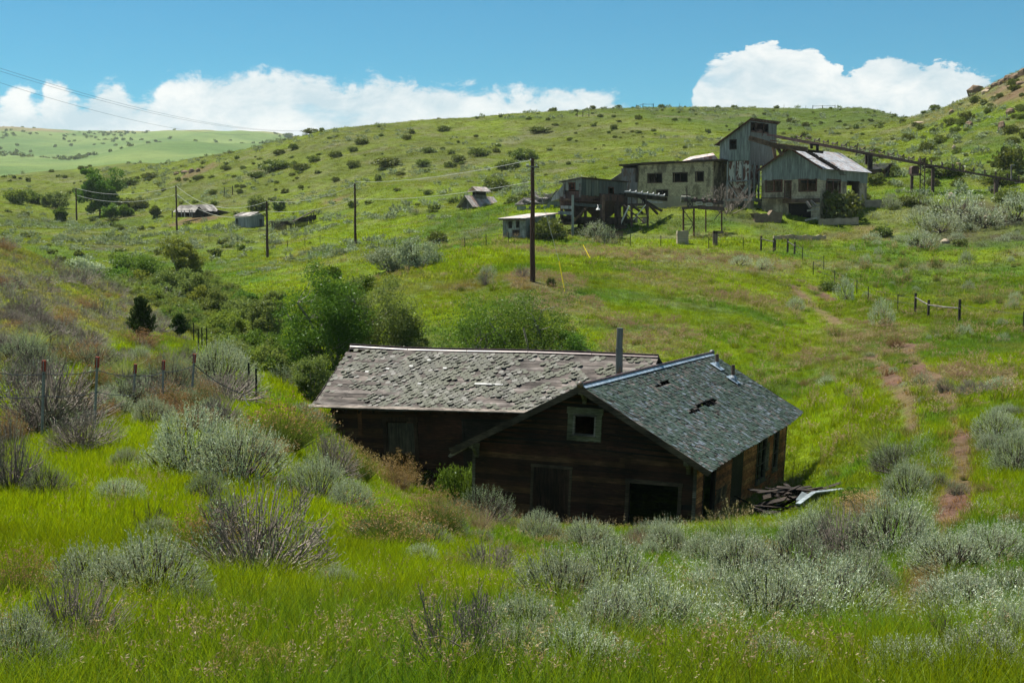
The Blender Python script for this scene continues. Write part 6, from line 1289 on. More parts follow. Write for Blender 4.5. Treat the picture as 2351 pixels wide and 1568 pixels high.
def twigs(n0=12, lv=4, R=1.0, H=.8, r0=.03, spread=.8, flat=.6, kids=3, tipn=0, tipc=.02, up=.45):
    """bare branching bush"""
    A = []; B = []; Ra = []; Rb = []; cur = []
    for i in range(n0):
        a = RS.uniform(0, 2 * pi); e = RS.uniform(.15, 1.1); d = np.array([cos(a) * cos(e), sin(a) * cos(e), sin(e) * flat + .1]); cur.append((np.zeros(3), d / np.linalg.norm(d), r0 * RS.uniform(.6, 1), R * .42))
    tips = []
    for l in range(lv):
        nx = []
        for p, d, r, L in cur:
            L_ = L * RS.uniform(.6, 1.2); q = p + d * L_ * .5; d2 = d + RS.normal(size=3) * .18; d2[2] += up * .25; d2 /= np.linalg.norm(d2); q2 = q + d2 * L_ * .5
            A += [p, q]; B += [q, q2]; Ra += [r * .6, r * .5]; Rb += [r * .5, r * .38]
            k = kids + (RS.rand() < .5)
            if l == lv - 1: tips.append((q2, d2)); continue
            for _ in range(k):
                dd = d2 + RS.normal(size=3) * spread * .55; dd[2] += up * .4; dd /= np.linalg.norm(dd); nx.append((q2 if RS.rand() < .7 else q, dd, r * .55, L * .66))
        cur = nx
    br = tubes(np.array(A), np.array(B), np.maximum(Ra, .0034), np.maximum(Rb, .0024)); s = np.array([1, 1, H / (R * .8)]); V, Q = br; V = V * s
    out = [(V, Q, 1)]
    if tipn:
        T = np.array([t[0] for t in tips]) * s; TD = np.array([t[1] for t in tips]); k = RS.choice(len(T), tipn); P = T[k] + RS.normal(size=(tipn, 3)) * .03
        out.append(leaves(P, unit(TD[k] + RS.normal(size=(tipn, 3)) * .6), tipc * 1.6, tipc) + (2,))
    return out
def broom(n=700, R=.8, H=.8, w=.007, dry=300, base_w=.25, mat_l=0, seg=3, tip=.03):
    """rabbitbrush: many fine stems fanning up, dry flower heads at the tips"""
    a = RS.uniform(0, 2 * pi, n); s = np.sqrt(RS.rand(n)); P = np.stack([cos_(a) * s * R * base_w, sin_(a) * s * R * base_w, np.zeros(n)], 1)
    D = unit(np.stack([cos_(a) * s * R, sin_(a) * s * R, H * (1.15 - .55 * s)], 1) + RS.normal(size=(n, 3)) * .12); L = RS.uniform(.55, 1.08, n) * H * (1.05 - .1 * s) * 1.05 * lobes(D, 7, .35)
    B = RS.normal(size=(n, 3)) * .08; B[:, 2] = np.abs(B[:, 2]); V = blades(P, D, L, w, B, seg); out = [V + (mat_l,)]
    k = RS.choice(n, dry); T = P[k] + D[k] * L[k][:, None] + B[k] * L[k][:, None]; m = 5; TP = (T[:, None] + RS.normal(size=(dry, m, 3)) * tip * .8).reshape(-1, 3)
    out.append(leaves(TP, rdir(len(TP), 0), tip, tip * .6) + (2,)); return out
cos_, sin_ = np.cos, np.sin
def clumpgrass(n=260, H=.9, R=.3, w=.012, heads=40, arch=.7):
    a = RS.uniform(0, 2 * pi, n); s = np.sqrt(RS.rand(n)); P = np.stack([cos_(a) * s * R * .4, sin_(a) * s * R * .4, np.zeros(n)], 1)
    D = unit(np.stack([cos_(a) * (.12 + s * .5), sin_(a) * (.12 + s * .5), np.ones(n)], 1) + RS.normal(size=(n, 3)) * .1); L = RS.uniform(.5, 1.1, n) * H; o = np.stack([cos_(a), sin_(a), np.zeros(n)], 1)
    B = o * RS.uniform(0, arch, n)[:, None] * s[:, None] - np.array([0, 0, 1]) * (RS.uniform(0, .55, n) * s)[:, None]; out = [blades(P, D, L, w, B, 4) + (0,)]
    if heads:
        k = RS.choice(n, heads); DD = unit(D[k] * [.6, .6, 1]); LL = H * RS.uniform(.95, 1.35, heads); BB = RS.normal(size=(heads, 3)) * .06; out.append(blades(P[k], DD, LL, .006, BB, 3) + (2,))
        T = P[k] + DD * (LL * .82)[:, None] + BB * (LL * .67)[:, None]; m = 12; t = RS.rand(heads, m, 1); TP = (T[:, None] + DD[:, None] * t * (LL * .2)[:, None, None] + RS.normal(size=(heads, m, 3)) * .008).reshape(-1, 3)
        out.append(leaves(TP, unit(np.repeat(DD, m, 0) + RS.normal(size=(heads * m, 3)) * .3), .045, .012) + (2,))
    return out
def tuft(n=60, R=.18, h0=.2, h1=.45, w=.005, lean=.25, seg=3, stalk=0, sw=.004):
    a = RS.uniform(0, 2 * pi, n); s = np.sqrt(RS.rand(n)); P = np.stack([cos_(a) * s * R, sin_(a) * s * R, np.full(n, -.03)], 1)
    D = unit(np.array([0, 0, 1.]) + RS.normal(size=(n, 3)) * [lean, lean, .05]); B = RS.normal(size=(n, 3)) * [.22, .22, 0]; B[:, 2] = -RS.uniform(0, .25, n)
    out = [blades(P, D, RS.uniform(h0, h1, n), w * RS.uniform(.7, 1.3, n), B, seg) + (0,)]
    if stalk:
        a = RS.uniform(0, 2 * pi, stalk); P = np.stack([cos_(a) * R * .7, sin_(a) * R * .7, a * 0], 1); D = unit(np.array([0, 0, 1.]) + RS.normal(size=(stalk, 3)) * [.15, .15, .02]); L = RS.uniform(.9, 1.5, stalk) * h1; B = RS.normal(size=(stalk, 3)) * [.15, .15, 0]
        out.append(blades(P, D, L, sw, B, 3) + (1,)); m = 9; t = RS.rand(stalk, m, 1) * .25 + .75; TP = P[:, None] + D[:, None] * L[:, None, None] * t + B[:, None] * L[:, None, None] * t * t + RS.normal(size=(stalk, m, 3)) * .008
        out.append(leaves(TP.reshape(-1, 3), unit(np.repeat(D + B, m, 0) * [1, 1, .3] + RS.normal(size=(stalk * m, 3)) * .35), sw * 7, sw * 2) + (1,))
    return out
def leafy(n=2600, R=1.0, H=1.0, L=.07, w=.05, clumps=34, stems=26, shell=.75, cr=.26, base=.15):
    """round leafy shrub of leaf clumps"""
    D = rdir(clumps); C_ = D * (RS.uniform(.35, 1, clumps) ** .5)[:, None] * np.array([R, R, H * .5]) * shell; C_[:, 2] += H * .42; C_[:, 2] = np.abs(C_[:, 2])
    k = RS.randint(0, clumps, n); off = rdir(n) * (RS.rand(n) ** .4)[:, None] * cr * RS.uniform(.6, 1.3, clumps)[k][:, None] * np.array([R, R, H * .62]); P = C_[k] + off; P[:, 2] = np.maximum(P[:, 2], .03)
    LD = unit(off * 1.2 + RS.normal(size=(n, 3)) * .6 + [0, 0, .1]); fol = leaves(P, LD, L * RS.uniform(.7, 1.3, n), w * RS.uniform(.7, 1.2, n))
    i = RS.choice(clumps, stems); A = RS.normal(size=(stems, 3)) * [.06, .06, 0] * R; Mid = C_[i] * .5 + RS.normal(size=(stems, 3)) * .05; return [fol + (0,)], [tubes(A, Mid, .022 * R, .015 * R) + (1,), tubes(Mid, C_[i], .014 * R, .006 * R) + (1,)]
def tree(H=8.0, R=3.2, n=15000, L=.13, w=.1, clumps=85, trunk=.22, cb=.15, lean=(0, 0), cr=.24, nst=3, pointy=0.0, wh=1.0):
    """crown of leaf clumps on limbs that fork from one or more stems"""
    D = rdir(clumps); s = (RS.uniform(.12, 1, clumps) ** .45); C_ = D * s[:, None] * np.array([R * (1 - .8 * cr), R * (1 - .8 * cr), H * (1 - cb) / 2 * (1 - .6 * cr)]); C_[:, 2] += H * (cb + (1 - cb) / 2)
    zt = (C_[:, 2] / H - cb) / (1 - cb); C_[:, :2] *= (1 - pointy * np.clip(zt, 0, 1))[:, None]; C_[:, :2] += np.array(lean) * zt[:, None] * R
    C_[:, 2] *= (1 + .12 * RS.normal(size=clumps)); C_[:, 2] = np.clip(C_[:, 2], H * cb * .6, H * .97)
    k = RS.randint(0, clumps, n); rc = cr * R * RS.uniform(.55, 1.35, clumps); off = rdir(n) * (RS.rand(n) ** .42)[:, None] * rc[k][:, None] * [1, 1, .75]; P = C_[k] + off; P[:, 2] = np.maximum(P[:, 2], .1)
    LD = unit(off * .8 / rc[k][:, None] + RS.normal(size=(n, 3)) * .7 + [0, 0, -.25]); crown = [leaves(P, LD, L * RS.uniform(.7, 1.3, n), w * RS.uniform(.7, 1.2, n)) + (0,)]
    A = []; B = []; Ra = []; Rb = []
    forks = []
    for sidx in range(nst):
        a = 2 * pi * sidx / nst + RS.rand(); p = np.array([cos(a), sin(a), 0]) * trunk * (nst > 1) * 1.2; d = np.array([cos(a) * .22 * (nst > 1), sin(a) * .22 * (nst > 1), 1]); r = trunk
        for j in range(6):
            q = p + d / np.linalg.norm(d) * H * .13; d = d + RS.normal(size=3) * [.16, .16, .05]; A.append(p); B.append(q); Ra.append(r); Rb.append(r * .8); r *= .8; p = q; forks.append((q, r))
    fk = np.array([f[0] for f in forks]); fr_ = np.array([f[1] for f in forks])
    for c in C_:
        dd = np.linalg.norm(fk - c, axis=1) + np.maximum(0, fk[:, 2] - c[2] + .3) * 3; i = int(np.argmin(dd)); m_ = (fk[i] + c) / 2 + RS.normal(size=3) * .1 * R * .3 + [0, 0, -.05 * R]; r = fr_[i] * .45
        A += [fk[i], m_]; B += [m_, c]; Ra += [r, r * .6]; Rb += [r * .6, r * .25]
    A, B = np.array(A), np.array(B); Ra, Rb = np.array(Ra), np.array(Rb); return crown, [tubes(A, B, np.maximum(Ra, .012), np.maximum(Rb, .006)) + (1,)]
def conifer(H=2.8, R=1.1, n=9000, L=.10, w=.035):
    k = 90; ka = RS.uniform(0, 2 * pi, k); kt = RS.rand(k) ** .9 * .88; kl = R * (1.02 - kt) ** .75 * RS.uniform(.55, 1.25, k); i = RS.randint(0, k, n); u = RS.rand(n) ** .6
    sp = .10 * H * (.35 + .65 * (1 - u)) ; o = RS.normal(size=(n, 3)) * sp[:, None] * [.8, .8, .7]
    P = np.stack([cos_(ka[i]) * kl[i] * u, sin_(ka[i]) * kl[i] * u, kt[i] * H + .05 * H + kl[i] * u * .75], 1) + o * .55; m = n // 12; P[:m] = np.stack([RS.normal(size=m) * .06, RS.normal(size=m) * .06, H * RS.uniform(.7, 1.03, m)], 1); P[:, 2] = np.maximum(P[:, 2], .03)
    D = unit(np.stack([cos_(ka[i]) * .5, sin_(ka[i]) * .5, np.full(n, 1.0)], 1) + RS.normal(size=(n, 3)) * .4)
    A = np.stack([ka * 0, ka * 0, kt * H], 1); B = np.stack([cos_(ka) * kl, sin_(ka) * kl, kt * H + .05 * H + kl * .75], 1)
    return [leaves(P, D, L * RS.uniform(.7, 1.4, n), w) + (0,)], [tubes(np.array([[0, 0, -.2], [0, 0, H * .5]]), np.array([[0, 0, H * .5], [0, 0, H * .97]]), np.array([.09, .05]), np.array([.05, .01])) + (1,), tubes(A, B, .02, .006) + (1,)]
# leaf materials ------------------------------------------------------
V_ = {}
V_['silver'] = m_leaf('silver_sage_leaf', (.29, .35, .23), (.44, .49, .37), .25, .05, .45)
V_['greysage'] = m_leaf('grey_green_sage_leaf', (.20, .25, .15), (.28, .33, .22), .25, .06, .5)
V_['olive'] = m_leaf('rabbitbrush_green', (.075, .115, .02), (.12, .155, .04), .35, .06)
V_['leafg'] = m_leaf('fresh_green_leaf', (.085, .16, .026), (.13, .215, .04), .4, .025, .35)
V_['cotton'] = m_leaf('cottonwood_leaf', (.06, .125, .018), (.10, .17, .028), .4, .025, .3)
V_['willow'] = m_leaf('willow_leaf', (.12, .17, .045), (.18, .23, .08), .42, .025, .35)
V_['yellowg'] = m_leaf('yellow_green_leaf', (.15, .20, .035), (.21, .26, .055), .42, .025)
V_['scrub'] = m_leaf('hillside_scrub_leaf', (.095, .13, .028), (.135, .165, .042), .35, .06)
V_['yscrub'] = m_leaf('yellowish_scrub_leaf', (.085, .11, .018), (.12, .14, .03), .35, .05)
V_['conifer'] = m_leaf('juniper_scale_leaf', (.035, .065, .018), (.055, .09, .028), .2, .05)
V_['tall'] = m_leaf('tall_grass_blade', (.09, .16, .03), (.16, .22, .06), .45, .05, .35)
V_['paleb'] = m_leaf('pale_grass_blade', (.14, .20, .06), (.30, .34, .17), .45, .05, .35)
V_['straw'] = m_leaf('straw', (.30, .24, .12), (.42, .36, .21), .3, .04)
V_['rust'] = m_leaf('dry_flower_heads', (.25, .155, .075), (.36, .25, .13), .3, .02)
V_['pink'] = m_leaf('pinkish_dry_stalks', (.25, .18, .13), (.33, .25, .18), .3, .02)
V_['brown'] = m_leaf('dry_brown_stems', (.16, .10, .06), (.24, .16, .10), .25, .02)
V_['bark'] = m_plain('dark_bark', (.075, .058, .046), (.04, .03, .025), sc=8); V_['greybark'] = m_plain('grey_dead_wood', (.25, .215, .18), (.14, .118, .098), sc=6); V_['darkwood'] = m_plain('dark_dead_wood', (.095, .078, .065), (.05, .04, .034), sc=6); V_['palebark'] = m_plain('pale_bark', (.26, .25, .22), (.14, .13, .11), sc=5)
def clone(parts): return [p for p in parts]
PROTO = {}
def proto(kind, fol, br, mats):
    """store meshes: foliage, branches and both joined; normalised so that the bush is 1 wide and 1 high"""
    allv = np.concatenate([p[0] for p in fol + br]); w = np.percentile(np.abs(allv[:, :2]), 99) * 2; h = np.percentile(allv[:, 2], 99.6); out = {}
    s = np.array([1 / w, 1 / w, 1 / h]); ms = [V_[m] for m in mats]
    for nm, ps in (('foliage', fol), ('branches', br), ('all', fol + br)):
        if not ps: out[nm] = None; continue
        V, Q, mi = join(ps); out[nm] = quadmesh(kind + '_' + nm, V * s, Q, ms, mi)
    out['ratio'] = h / w; PROTO.setdefault(kind, []).append(out)
def split_tip(parts): return [p for p in parts if p[2] != 1], [p for p in parts if p[2] == 1]
for _ in range(3):
    proto('silver', *sage(900, 10, .045, .010, sl=.18), ('silver', 'bark')); proto('silver_far', *sage(240, 6, .09, .022, sl=.24, stems=25), ('silver', 'bark'))
    proto('grey', *sage(700, 8, .045, .009, sl=.2, bare=.3, stems=110), ('greysage', 'darkwood')); proto('grey_far', *sage(200, 6, .09, .022, sl=.25, bare=.25, stems=50), ('greysage', 'darkwood'))
    f, b = sage(500, 8, .04, .009, sl=.2, bare=.75, stems=70); t = twigs(26, 5, .85, .8, .02, kids=2, spread=1.1); proto('dead', f, b + [(p[0], p[1], 1) for p in t], ('greysage', 'greybark'))
    f, b = sage(160, 5, .09, .02, sl=.25, bare=.6, stems=60); t = twigs(18, 4, .95, .8, .03, kids=2, spread=1.1); proto('dead_far', f, b + t, ('greysage', 'greybark'))
    f, b = split_tip(broom(1500, dry=420)); b = twigs(10, 2, .5, .4, .012); proto('olive', f, b, ('olive', 'bark', 'rust')); f, b = split_tip(broom(420, w=.018, dry=90, seg=2, tip=.05)); proto('olive_far', f, twigs(6, 2, .5, .4, .02), ('olive', 'bark', 'rust'))
    f, b = split_tip(broom(1100, dry=800, w=.006)); proto('rust', f, twigs(22, 3, .7, .6, .014), ('brown', 'greybark', 'rust')); f, b = split_tip(broom(420, w=.016, dry=200, seg=2, tip=.04)); proto('rust_far', f, twigs(8, 2, .6, .5, .02), ('brown', 'greybark', 'rust'))
    f, b = split_tip(broom(900, dry=500, w=.006, tip=.018)); proto('pink', f, twigs(16, 3, .6, .5, .012), ('pink', 'darkwood', 'pink'))
    f, b = split_tip(clumpgrass(520, heads=26)); proto('clump', f, b, ('tall', 'bark', 'straw')); f, b = split_tip(clumpgrass(460, heads=0, w=.016, arch=.95)); proto('pale_clump', f, b, ('paleb', 'bark', 'straw')); f, b = split_tip(clumpgrass(170, heads=55, w=.03)); proto('clump_far', f, b, ('tall', 'bark', 'straw'))
    proto('leafy', *leafy(5200, L=.06, w=.045, clumps=50), ('leafg', 'bark')); proto('leafy_far', *leafy(1500, L=.13, w=.1), ('scrub', 'bark')); proto('yleafy_far', *leafy(1300, L=.13, w=.1), ('yscrub', 'bark')); proto('sage_mass', *leafy(6000, L=.055, w=.03, clumps=60, cr=.2), ('greysage', 'bark'))
    f, b = [], [(p[0], p[1], 1) for p in twigs(16, 5, 1.0, .9, .03, kids=2, flat=1.0, up=.7)]; proto('bare', f, b, ('greysage', 'greybark'))
    f, b = [], [(p[0], p[1], 1) for p in twigs(10, 5, 1.0, .9, .026, kids=2, flat=.9, up=.6)]; proto('bare_dark', f, b, ('greysage', 'darkwood'))
PLANT_N = {'silver': ('sagebrush', 'sagebrush'), 'grey': ('sagebrush', 'sagebrush'), 'dead': ('dead_shrub', 'dead shrub'), 'olive': ('rabbitbrush', 'shrub'), 'rust': ('dry_shrub', 'dry shrub'), 'pink': ('dry_stalks', 'dry plant'), 'clump': ('grass_clump', 'grass clump'), 'pale_clump': ('grass_clump', 'grass clump'), 'leafy': ('leafy_shrub', 'shrub'), 'yleafy': ('leafy_shrub', 'shrub'), 'sage_mass': ('silver_bush', 'bush'), 'bare': ('bare_shrub', 'dead shrub'), 'bare_dark': ('bare_shrub', 'dead shrub')}
_cnt = [0]
def plant(kind, x, yb, wpx, hpx, label, group=None, far=None, loc=None, sink=.05):
    p = hit(x, yb) if loc is None else np.asarray(loc, float); Y = p[1]; k = kind + '_far' if (far if far is not None else Y > 60) and kind + '_far' in PROTO else kind
    if k not in PROTO: k = kind
    v = PROTO[k][_cnt[0] % len(PROTO[k])]; _cnt[0] += 1; g_ = 1.25 if kind in ('silver', 'grey', 'dead', 'olive') and far is None else 1.0; w = wpx * g_ / F * Y; h = hpx * g_ / F * Y; nm, cat = PLANT_N[kind]; big = wpx * (1 if Y < 60 else .8) > 62 and v['foliage'] and v['branches']
    rz = RS.uniform(0, 2 * pi); sc = (w, w * RS.uniform(.9, 1.1), h)
    if big:
        t = thing(nm, p - (0, 0, sink * h), label, cat, group); t.rotation_euler[2] = rz; t.scale = sc
        for part in ('foliage', 'branches'): o = bpy.data.objects.new(part, v[part]); C.objects.link(o); o.parent = t
    else:
        o = bpy.data.objects.new(nm, v['all']); C.objects.link(o); o.location = p - (0, 0, sink * h); o.rotation_euler[2] = rz; o.scale = sc; tag(o, label, cat, group)
LST = [
 ('silver', 215, 1382, 190, 118, 'silver sagebrush at lower left, left half of the largest pair'), ('silver', 345, 1385, 215, 140, 'largest bright silver sagebrush at lower left'),
 ('olive', 45, 1400, 140, 125, 'green rabbitbrush with rusty tips at the left edge above pale dry stalks'), ('dead', 165, 1500, 240, 165, 'pale straw coloured dead brush in the lower left corner'), ('silver', 35, 1568, 190, 150, 'bluish sage cut by the lower left corner of the photo'),
 ('dead', 585, 1335, 330, 200, 'wide dark grey twiggy dead sagebrush in the left foreground'), ('olive', 490, 1290, 150, 110, 'dark green broom brush against the left side of the wide dead sagebrush'), ('bare_dark', 345, 1235, 110, 90, 'small bare twig bush standing in bright green grass at left'),
 ('silver', 430, 1085, 200, 130, 'left one of two big blue green sages behind the bright grass patch'), ('silver', 545, 1110, 190, 125, 'right one of two big blue green sages behind the bright grass patch'),
 ('olive', 640, 1035, 190, 115, 'large green and tan rabbitbrush left of the house'), ('rust', 605, 1055, 130, 55, 'reddish brown dry brush under the large green and tan rabbitbrush'), ('silver', 725, 1145, 110, 90, 'silver sage with bare twigs left of the long wing door'), ('dead', 755, 1100, 120, 95, 'pale bare twigs fanning up before the long wing wall'),
 ('silver', 800, 1170, 100, 60, 'low silver sage between tan grass and the russet bush'), ('olive', 822, 1110, 90, 80, 'green rabbitbrush directly left of the russet bush'), ('rust', 905, 1130, 125, 100, 'russet dry bush in front of the long wing door'),
 ('leafy', 990, 1112, 100, 66, 'dark green leafy shrub right of the russet bush'), ('leafy', 1055, 1170, 100, 110, 'glossy leafy shrub touching the front left corner of the house'), ('olive', 900, 1255, 200, 95, 'broad dark green broom brush in the middle foreground'), ('olive', 1000, 1225, 130, 80, 'tan tipped broom brush right of the broad dark green one'), ('pink', 1100, 1225, 110, 80, 'pinkish tan dry stalks by the front left house corner'),
 ('pink', 1185, 1225, 90, 50, 'short tan dry stalks in front of the boarded front door'), ('dead', 1120, 1330, 170, 80, 'low grey brown dead brush below the front left house corner'), ('bare', 1050, 1568, 290, 240, 'large bare branching dead bush at the bottom centre'), ('silver', 1190, 1560, 190, 120, 'pale sage at the bottom edge right of the large bare bush'), ('silver', 1225, 1480, 170, 110, 'pale sage above the bottom edge sage, right of the large bare bush'),
 ('silver', 1290, 1405, 190, 130, 'leftmost tall sage of the dense thicket below the open front door'), ('silver', 1410, 1385, 200, 130, 'second sage of the dense thicket below the open front door'), ('silver', 1370, 1480, 210, 130, 'lower sage of the dense thicket below the open front door'), ('silver', 1500, 1470, 210, 130, 'dark bottomed sage at the right end of the dense thicket'), ('silver', 1330, 1568, 240, 120, 'wide pale sage on the bottom edge right of centre'),
 ('silver', 1240, 1245, 90, 62, 'small silver sage touching the house wall left of the open door'), ('silver', 1350, 1262, 110, 62, 'round silver sage just under the wall between the two doors'), ('pink', 1448, 1262, 90, 66, 'pinkish dry stalks in front of the open front door'), ('silver', 1545, 1275, 120, 70, 'silver sage in front of the right door post'), ('silver', 1620, 1300, 110, 70, 'silver sage below the front right house corner'),
 ('clump', 1690, 1258, 190, 118, 'arching tall green grass clump beside the right house corner'), ('rust', 1765, 1290, 120, 52, 'orange topped dry brush below the arching grass clump'), ('silver', 1700, 1345, 190, 110, 'broad sage below the orange topped dry brush'), ('grey', 1830, 1330, 170, 110, 'grey sage right of the orange topped dry brush'),
 ('silver', 1845, 1262, 120, 85, 'silver sage in front of the lumber pile'), ('dead', 1935, 1290, 170, 125, 'dark grey dead sagebrush right of the lumber pile sage'), ('silver', 2045, 1275, 170, 125, 'tall pale sage between the dark dead sagebrush and the track'), ('rust', 2010, 1185, 170, 62, 'tan flowered dry brush behind the metal trough'), ('leafy', 1965, 1165, 80, 48, 'fresh green vine shrub over the end of the metal trough'), ('silver', 2085, 1150, 90, 82, 'sage with dark shadow side at the left of the grassy track'), ('grey', 2060, 1085, 120, 62, 'olive grey brush at the left edge of the grassy track'),
 ('silver', 1770, 1450, 230, 140, 'huge silver sage mound right of the dense thicket, left part'), ('silver', 1900, 1440, 230, 140, 'huge silver sage mound right of the dense thicket, right part'), ('silver', 1960, 1375, 160, 100, 'silver sage at the upper right of the huge mound'), ('silver', 1650, 1400, 150, 90, 'silver sage joining the dense thicket and the huge mound'), ('silver', 1780, 1560, 200, 90, 'twiggy low sage on the bottom edge below the huge mound'),
 ('silver', 2190, 1310, 170, 85, 'low spreading sage right of the track, upper one'), ('silver', 2270, 1290, 150, 80, 'low spreading sage right of the track near the right edge'), ('silver', 2205, 1420, 190, 95, 'sage patch right of the bare red dirt'), ('silver', 2310, 1400, 160, 90, 'sage patch at the right edge level with the red dirt'), ('bare_dark', 2160, 1530, 150, 150, 'bare dark forked twigs standing in grass at lower right'), ('silver', 2100, 1568, 200, 90, 'silver sage on the bottom edge left of the forked twigs'), ('silver', 2250, 1565, 220, 110, 'bright sage in the lower right corner'), ('silver', 2335, 1500, 130, 110, 'sage on the right edge above the lower right corner'),
 ('silver', 2290, 1010, 95, 62, 'round silver sage right of the upper track'), ('silver', 2335, 1085, 90, 90, 'silver sage cut by the right edge below the round one'), ('silver', 2275, 1040, 60, 40, 'small silver sage below the round silver sage'), ('pale_clump', 2025, 1045, 140, 68, 'pale arching grass clump left of the track'), ('grey', 2050, 1075, 90, 50, 'grey brown brush under the pale arching grass clump'),
 ('silver', 2300, 895, 60, 26, 'low sage patch between the track and the right edge'), ('dead', 2240, 905, 80, 30, 'brown dead brush beside the upper right of the track'), ('pink', 2310, 870, 55, 34, 'pink flowering brush near the right edge'),
 ('dead', 100, 985, 270, 140, 'tangled grey dead sagebrush round the nearest red topped post'), ('dead', 190, 1030, 170, 80, 'low dead sage branches between the two nearest red topped posts'), ('dead', 25, 1130, 130, 150, 'dark dead brush at the left edge below the fence'), ('rust', 25, 1015, 95, 80, 'orange brown brush at the left edge beside the fence'), ('grey', 110, 1140, 110, 70, 'grey green broom brush in grass at far left'),
 ('pale_clump', 70, 812, 110, 76, 'white streaked tall grass clump at far left'), ('pale_clump', 145, 818, 90, 60, 'white streaked grass right of the far left clump'), ('bare_dark', 140, 832, 130, 62, 'black branched dead bush above the nearest red topped post'), ('pale_clump', 285, 875, 120, 70, 'white streaked grass between the second and third red topped posts'), ('pale_clump', 400, 862, 110, 62, 'white streaked grass between the last two red topped posts'),
 ('rust', 228, 905, 80, 62, 'orange dry brush beside the second red topped post'), ('grey', 290, 940, 130, 60, 'grey sage in front of the middle red topped post'), ('silver', 250, 955, 90, 50, 'blue green sage right of the second red topped post'), ('dead', 330, 935, 130, 80, 'purple grey dead sage under the fourth red topped post'), ('grey', 385, 915, 110, 85, 'rounded green grey sage before the last red topped posts'),
 ('silver', 505, 900, 150, 105, 'large round silver sage right of the last red topped post'), ('dead', 520, 920, 160, 60, 'dead twigs under the large round silver sage'), ('olive', 455, 955, 100, 62, 'olive rabbitbrush with tan top below the large round sage'), ('silver', 345, 975, 90, 56, 'pale sage below the third red topped post'), ('rust', 320, 795, 130, 44, 'tan orange dry brush at the foot of the juniper'), ('grey', 205, 850, 120, 50, 'grey sage above the second red topped post'),
 ('grey', 650, 890, 66, 46, 'dark sage on the green bank left of the house'), ('silver', 690, 965, 80, 34, 'low silver sage beside the left end of the house'), ('silver', 740, 985, 60, 34, 'low sage touching the left wall corner'), ('pale_clump', 440, 835, 50, 30, 'small pale grass left of the round silver sage'),
 ('silver', 290, 1075, 60, 40, 'small sage tuft in the bright grass left of the blue green pair'), ('rust', 130, 1190, 40, 20, 'tiny tan dry sprig in the bright grass at left'), ('olive', 560, 1560, 130, 80, 'orange tan seeded brush at the bottom edge left of centre'), ('rust', 620, 1568, 150, 90, 'orange seeded dry heads on the bottom edge left of centre'), ('rust', 720, 1568, 90, 60, 'second orange seeded head cluster on the bottom edge'),
 ('sage_mass', 960, 615, 110, 70, 'big rounded silver green bush by the second pole, right mass'), ('sage_mass', 900, 625, 110, 60, 'big rounded silver green bush by the second pole, left mass'), ('leafy', 1005, 560, 45, 28, 'green shrub behind the big rounded silver bushes'), ('rust', 858, 605, 40, 28, 'brown shrub at the left of the silver bushes'),
 ('leafy', 1925, 508, 105, 70, 'big round dark green shrub at the corner of the mine shed'), ('leafy', 1975, 462, 50, 24, 'bright green shrub on top of the concrete block'), ('bare', 1668, 492, 110, 72, 'grey leafless bush below the tower bins'), ('leafy', 1262, 550, 80, 52, 'dark green bush against the raised shack'), ('leafy', 1240, 552, 40, 40, 'dark green bush in the shack doorway'), ('silver', 1365, 548, 60, 34, 'grey sage under the right side of the hopper'), ('leafy', 2010, 425, 50, 28, 'green shrub below the log cabin'), ('leafy', 2055, 408, 30, 26, 'small green shrub at the right wall of the log cabin'), ('leafy', 2172, 408, 90, 32, 'wide yellow green shrub behind the long conveyor'), ('leafy', 2320, 395, 70, 60, 'dark green shrub at the right edge behind the conveyor'), ('leafy', 2300, 424, 80, 34, 'dark shrub behind the right conveyor support'),
 ('silver', 2120, 520, 70, 36, 'pale sage at the left edge of the dark soil slope'), ('silver', 2195, 505, 110, 60, 'largest pale sage mass on the dark soil slope, upper'), ('silver', 2160, 535, 80, 40, 'pale sage mass low on the dark soil slope'), ('silver', 2255, 525, 110, 42, 'wide pale sage on the dark soil slope, right'), ('silver', 2335, 510, 90, 60, 'pale sage cut by the right edge on the dark soil slope'), ('silver', 2120, 570, 70, 36, 'pale sage at the foot of the dark soil slope'), ('silver', 2045, 480, 40, 30, 'small pale sage right of the concrete block'), ('leafy', 2310, 465, 60, 30, 'dark green shrub above the stone slab'), ('grey', 2110, 470, 60, 26, 'yellowish brush under the lattice post'),
 ('silver', 1750, 345 + 275, 40, 22, 'silver sage on the meadow above the rutted track'), ('silver', 1700, 612, 46, 22, 'silver sage on the meadow left of the rutted track'), ('leafy', 1905, 670, 50, 24, 'dark green bush beside the fence wire, left'), ('silver', 1942, 690, 42, 46, 'round grey sage by the track left of the corner brace'), ('silver', 1825, 712, 40, 26, 'pale sage beside the upper ruts'), ('silver', 2025, 750, 50, 56, 'grey green sage in the middle of the right meadow'), ('rust', 2058, 800, 60, 40, 'brown dead sage at the top of the lower track'), ('silver', 1120, 640, 40, 26, 'grey sage left of the tallest pole'), ('dead', 1115, 655, 34, 36, 'dark brush left of the tallest pole base'), ('dead', 1200, 638, 40, 26, 'dark dry brush at the foot of the tallest pole'), ('leafy', 1265, 658, 24, 20, 'small green bush by the yellow guy guard'), ('grey', 1390, 560, 50, 34, 'grey green thistle clump in the dry grass before the hopper'),
]
for e in LST: plant(*e)
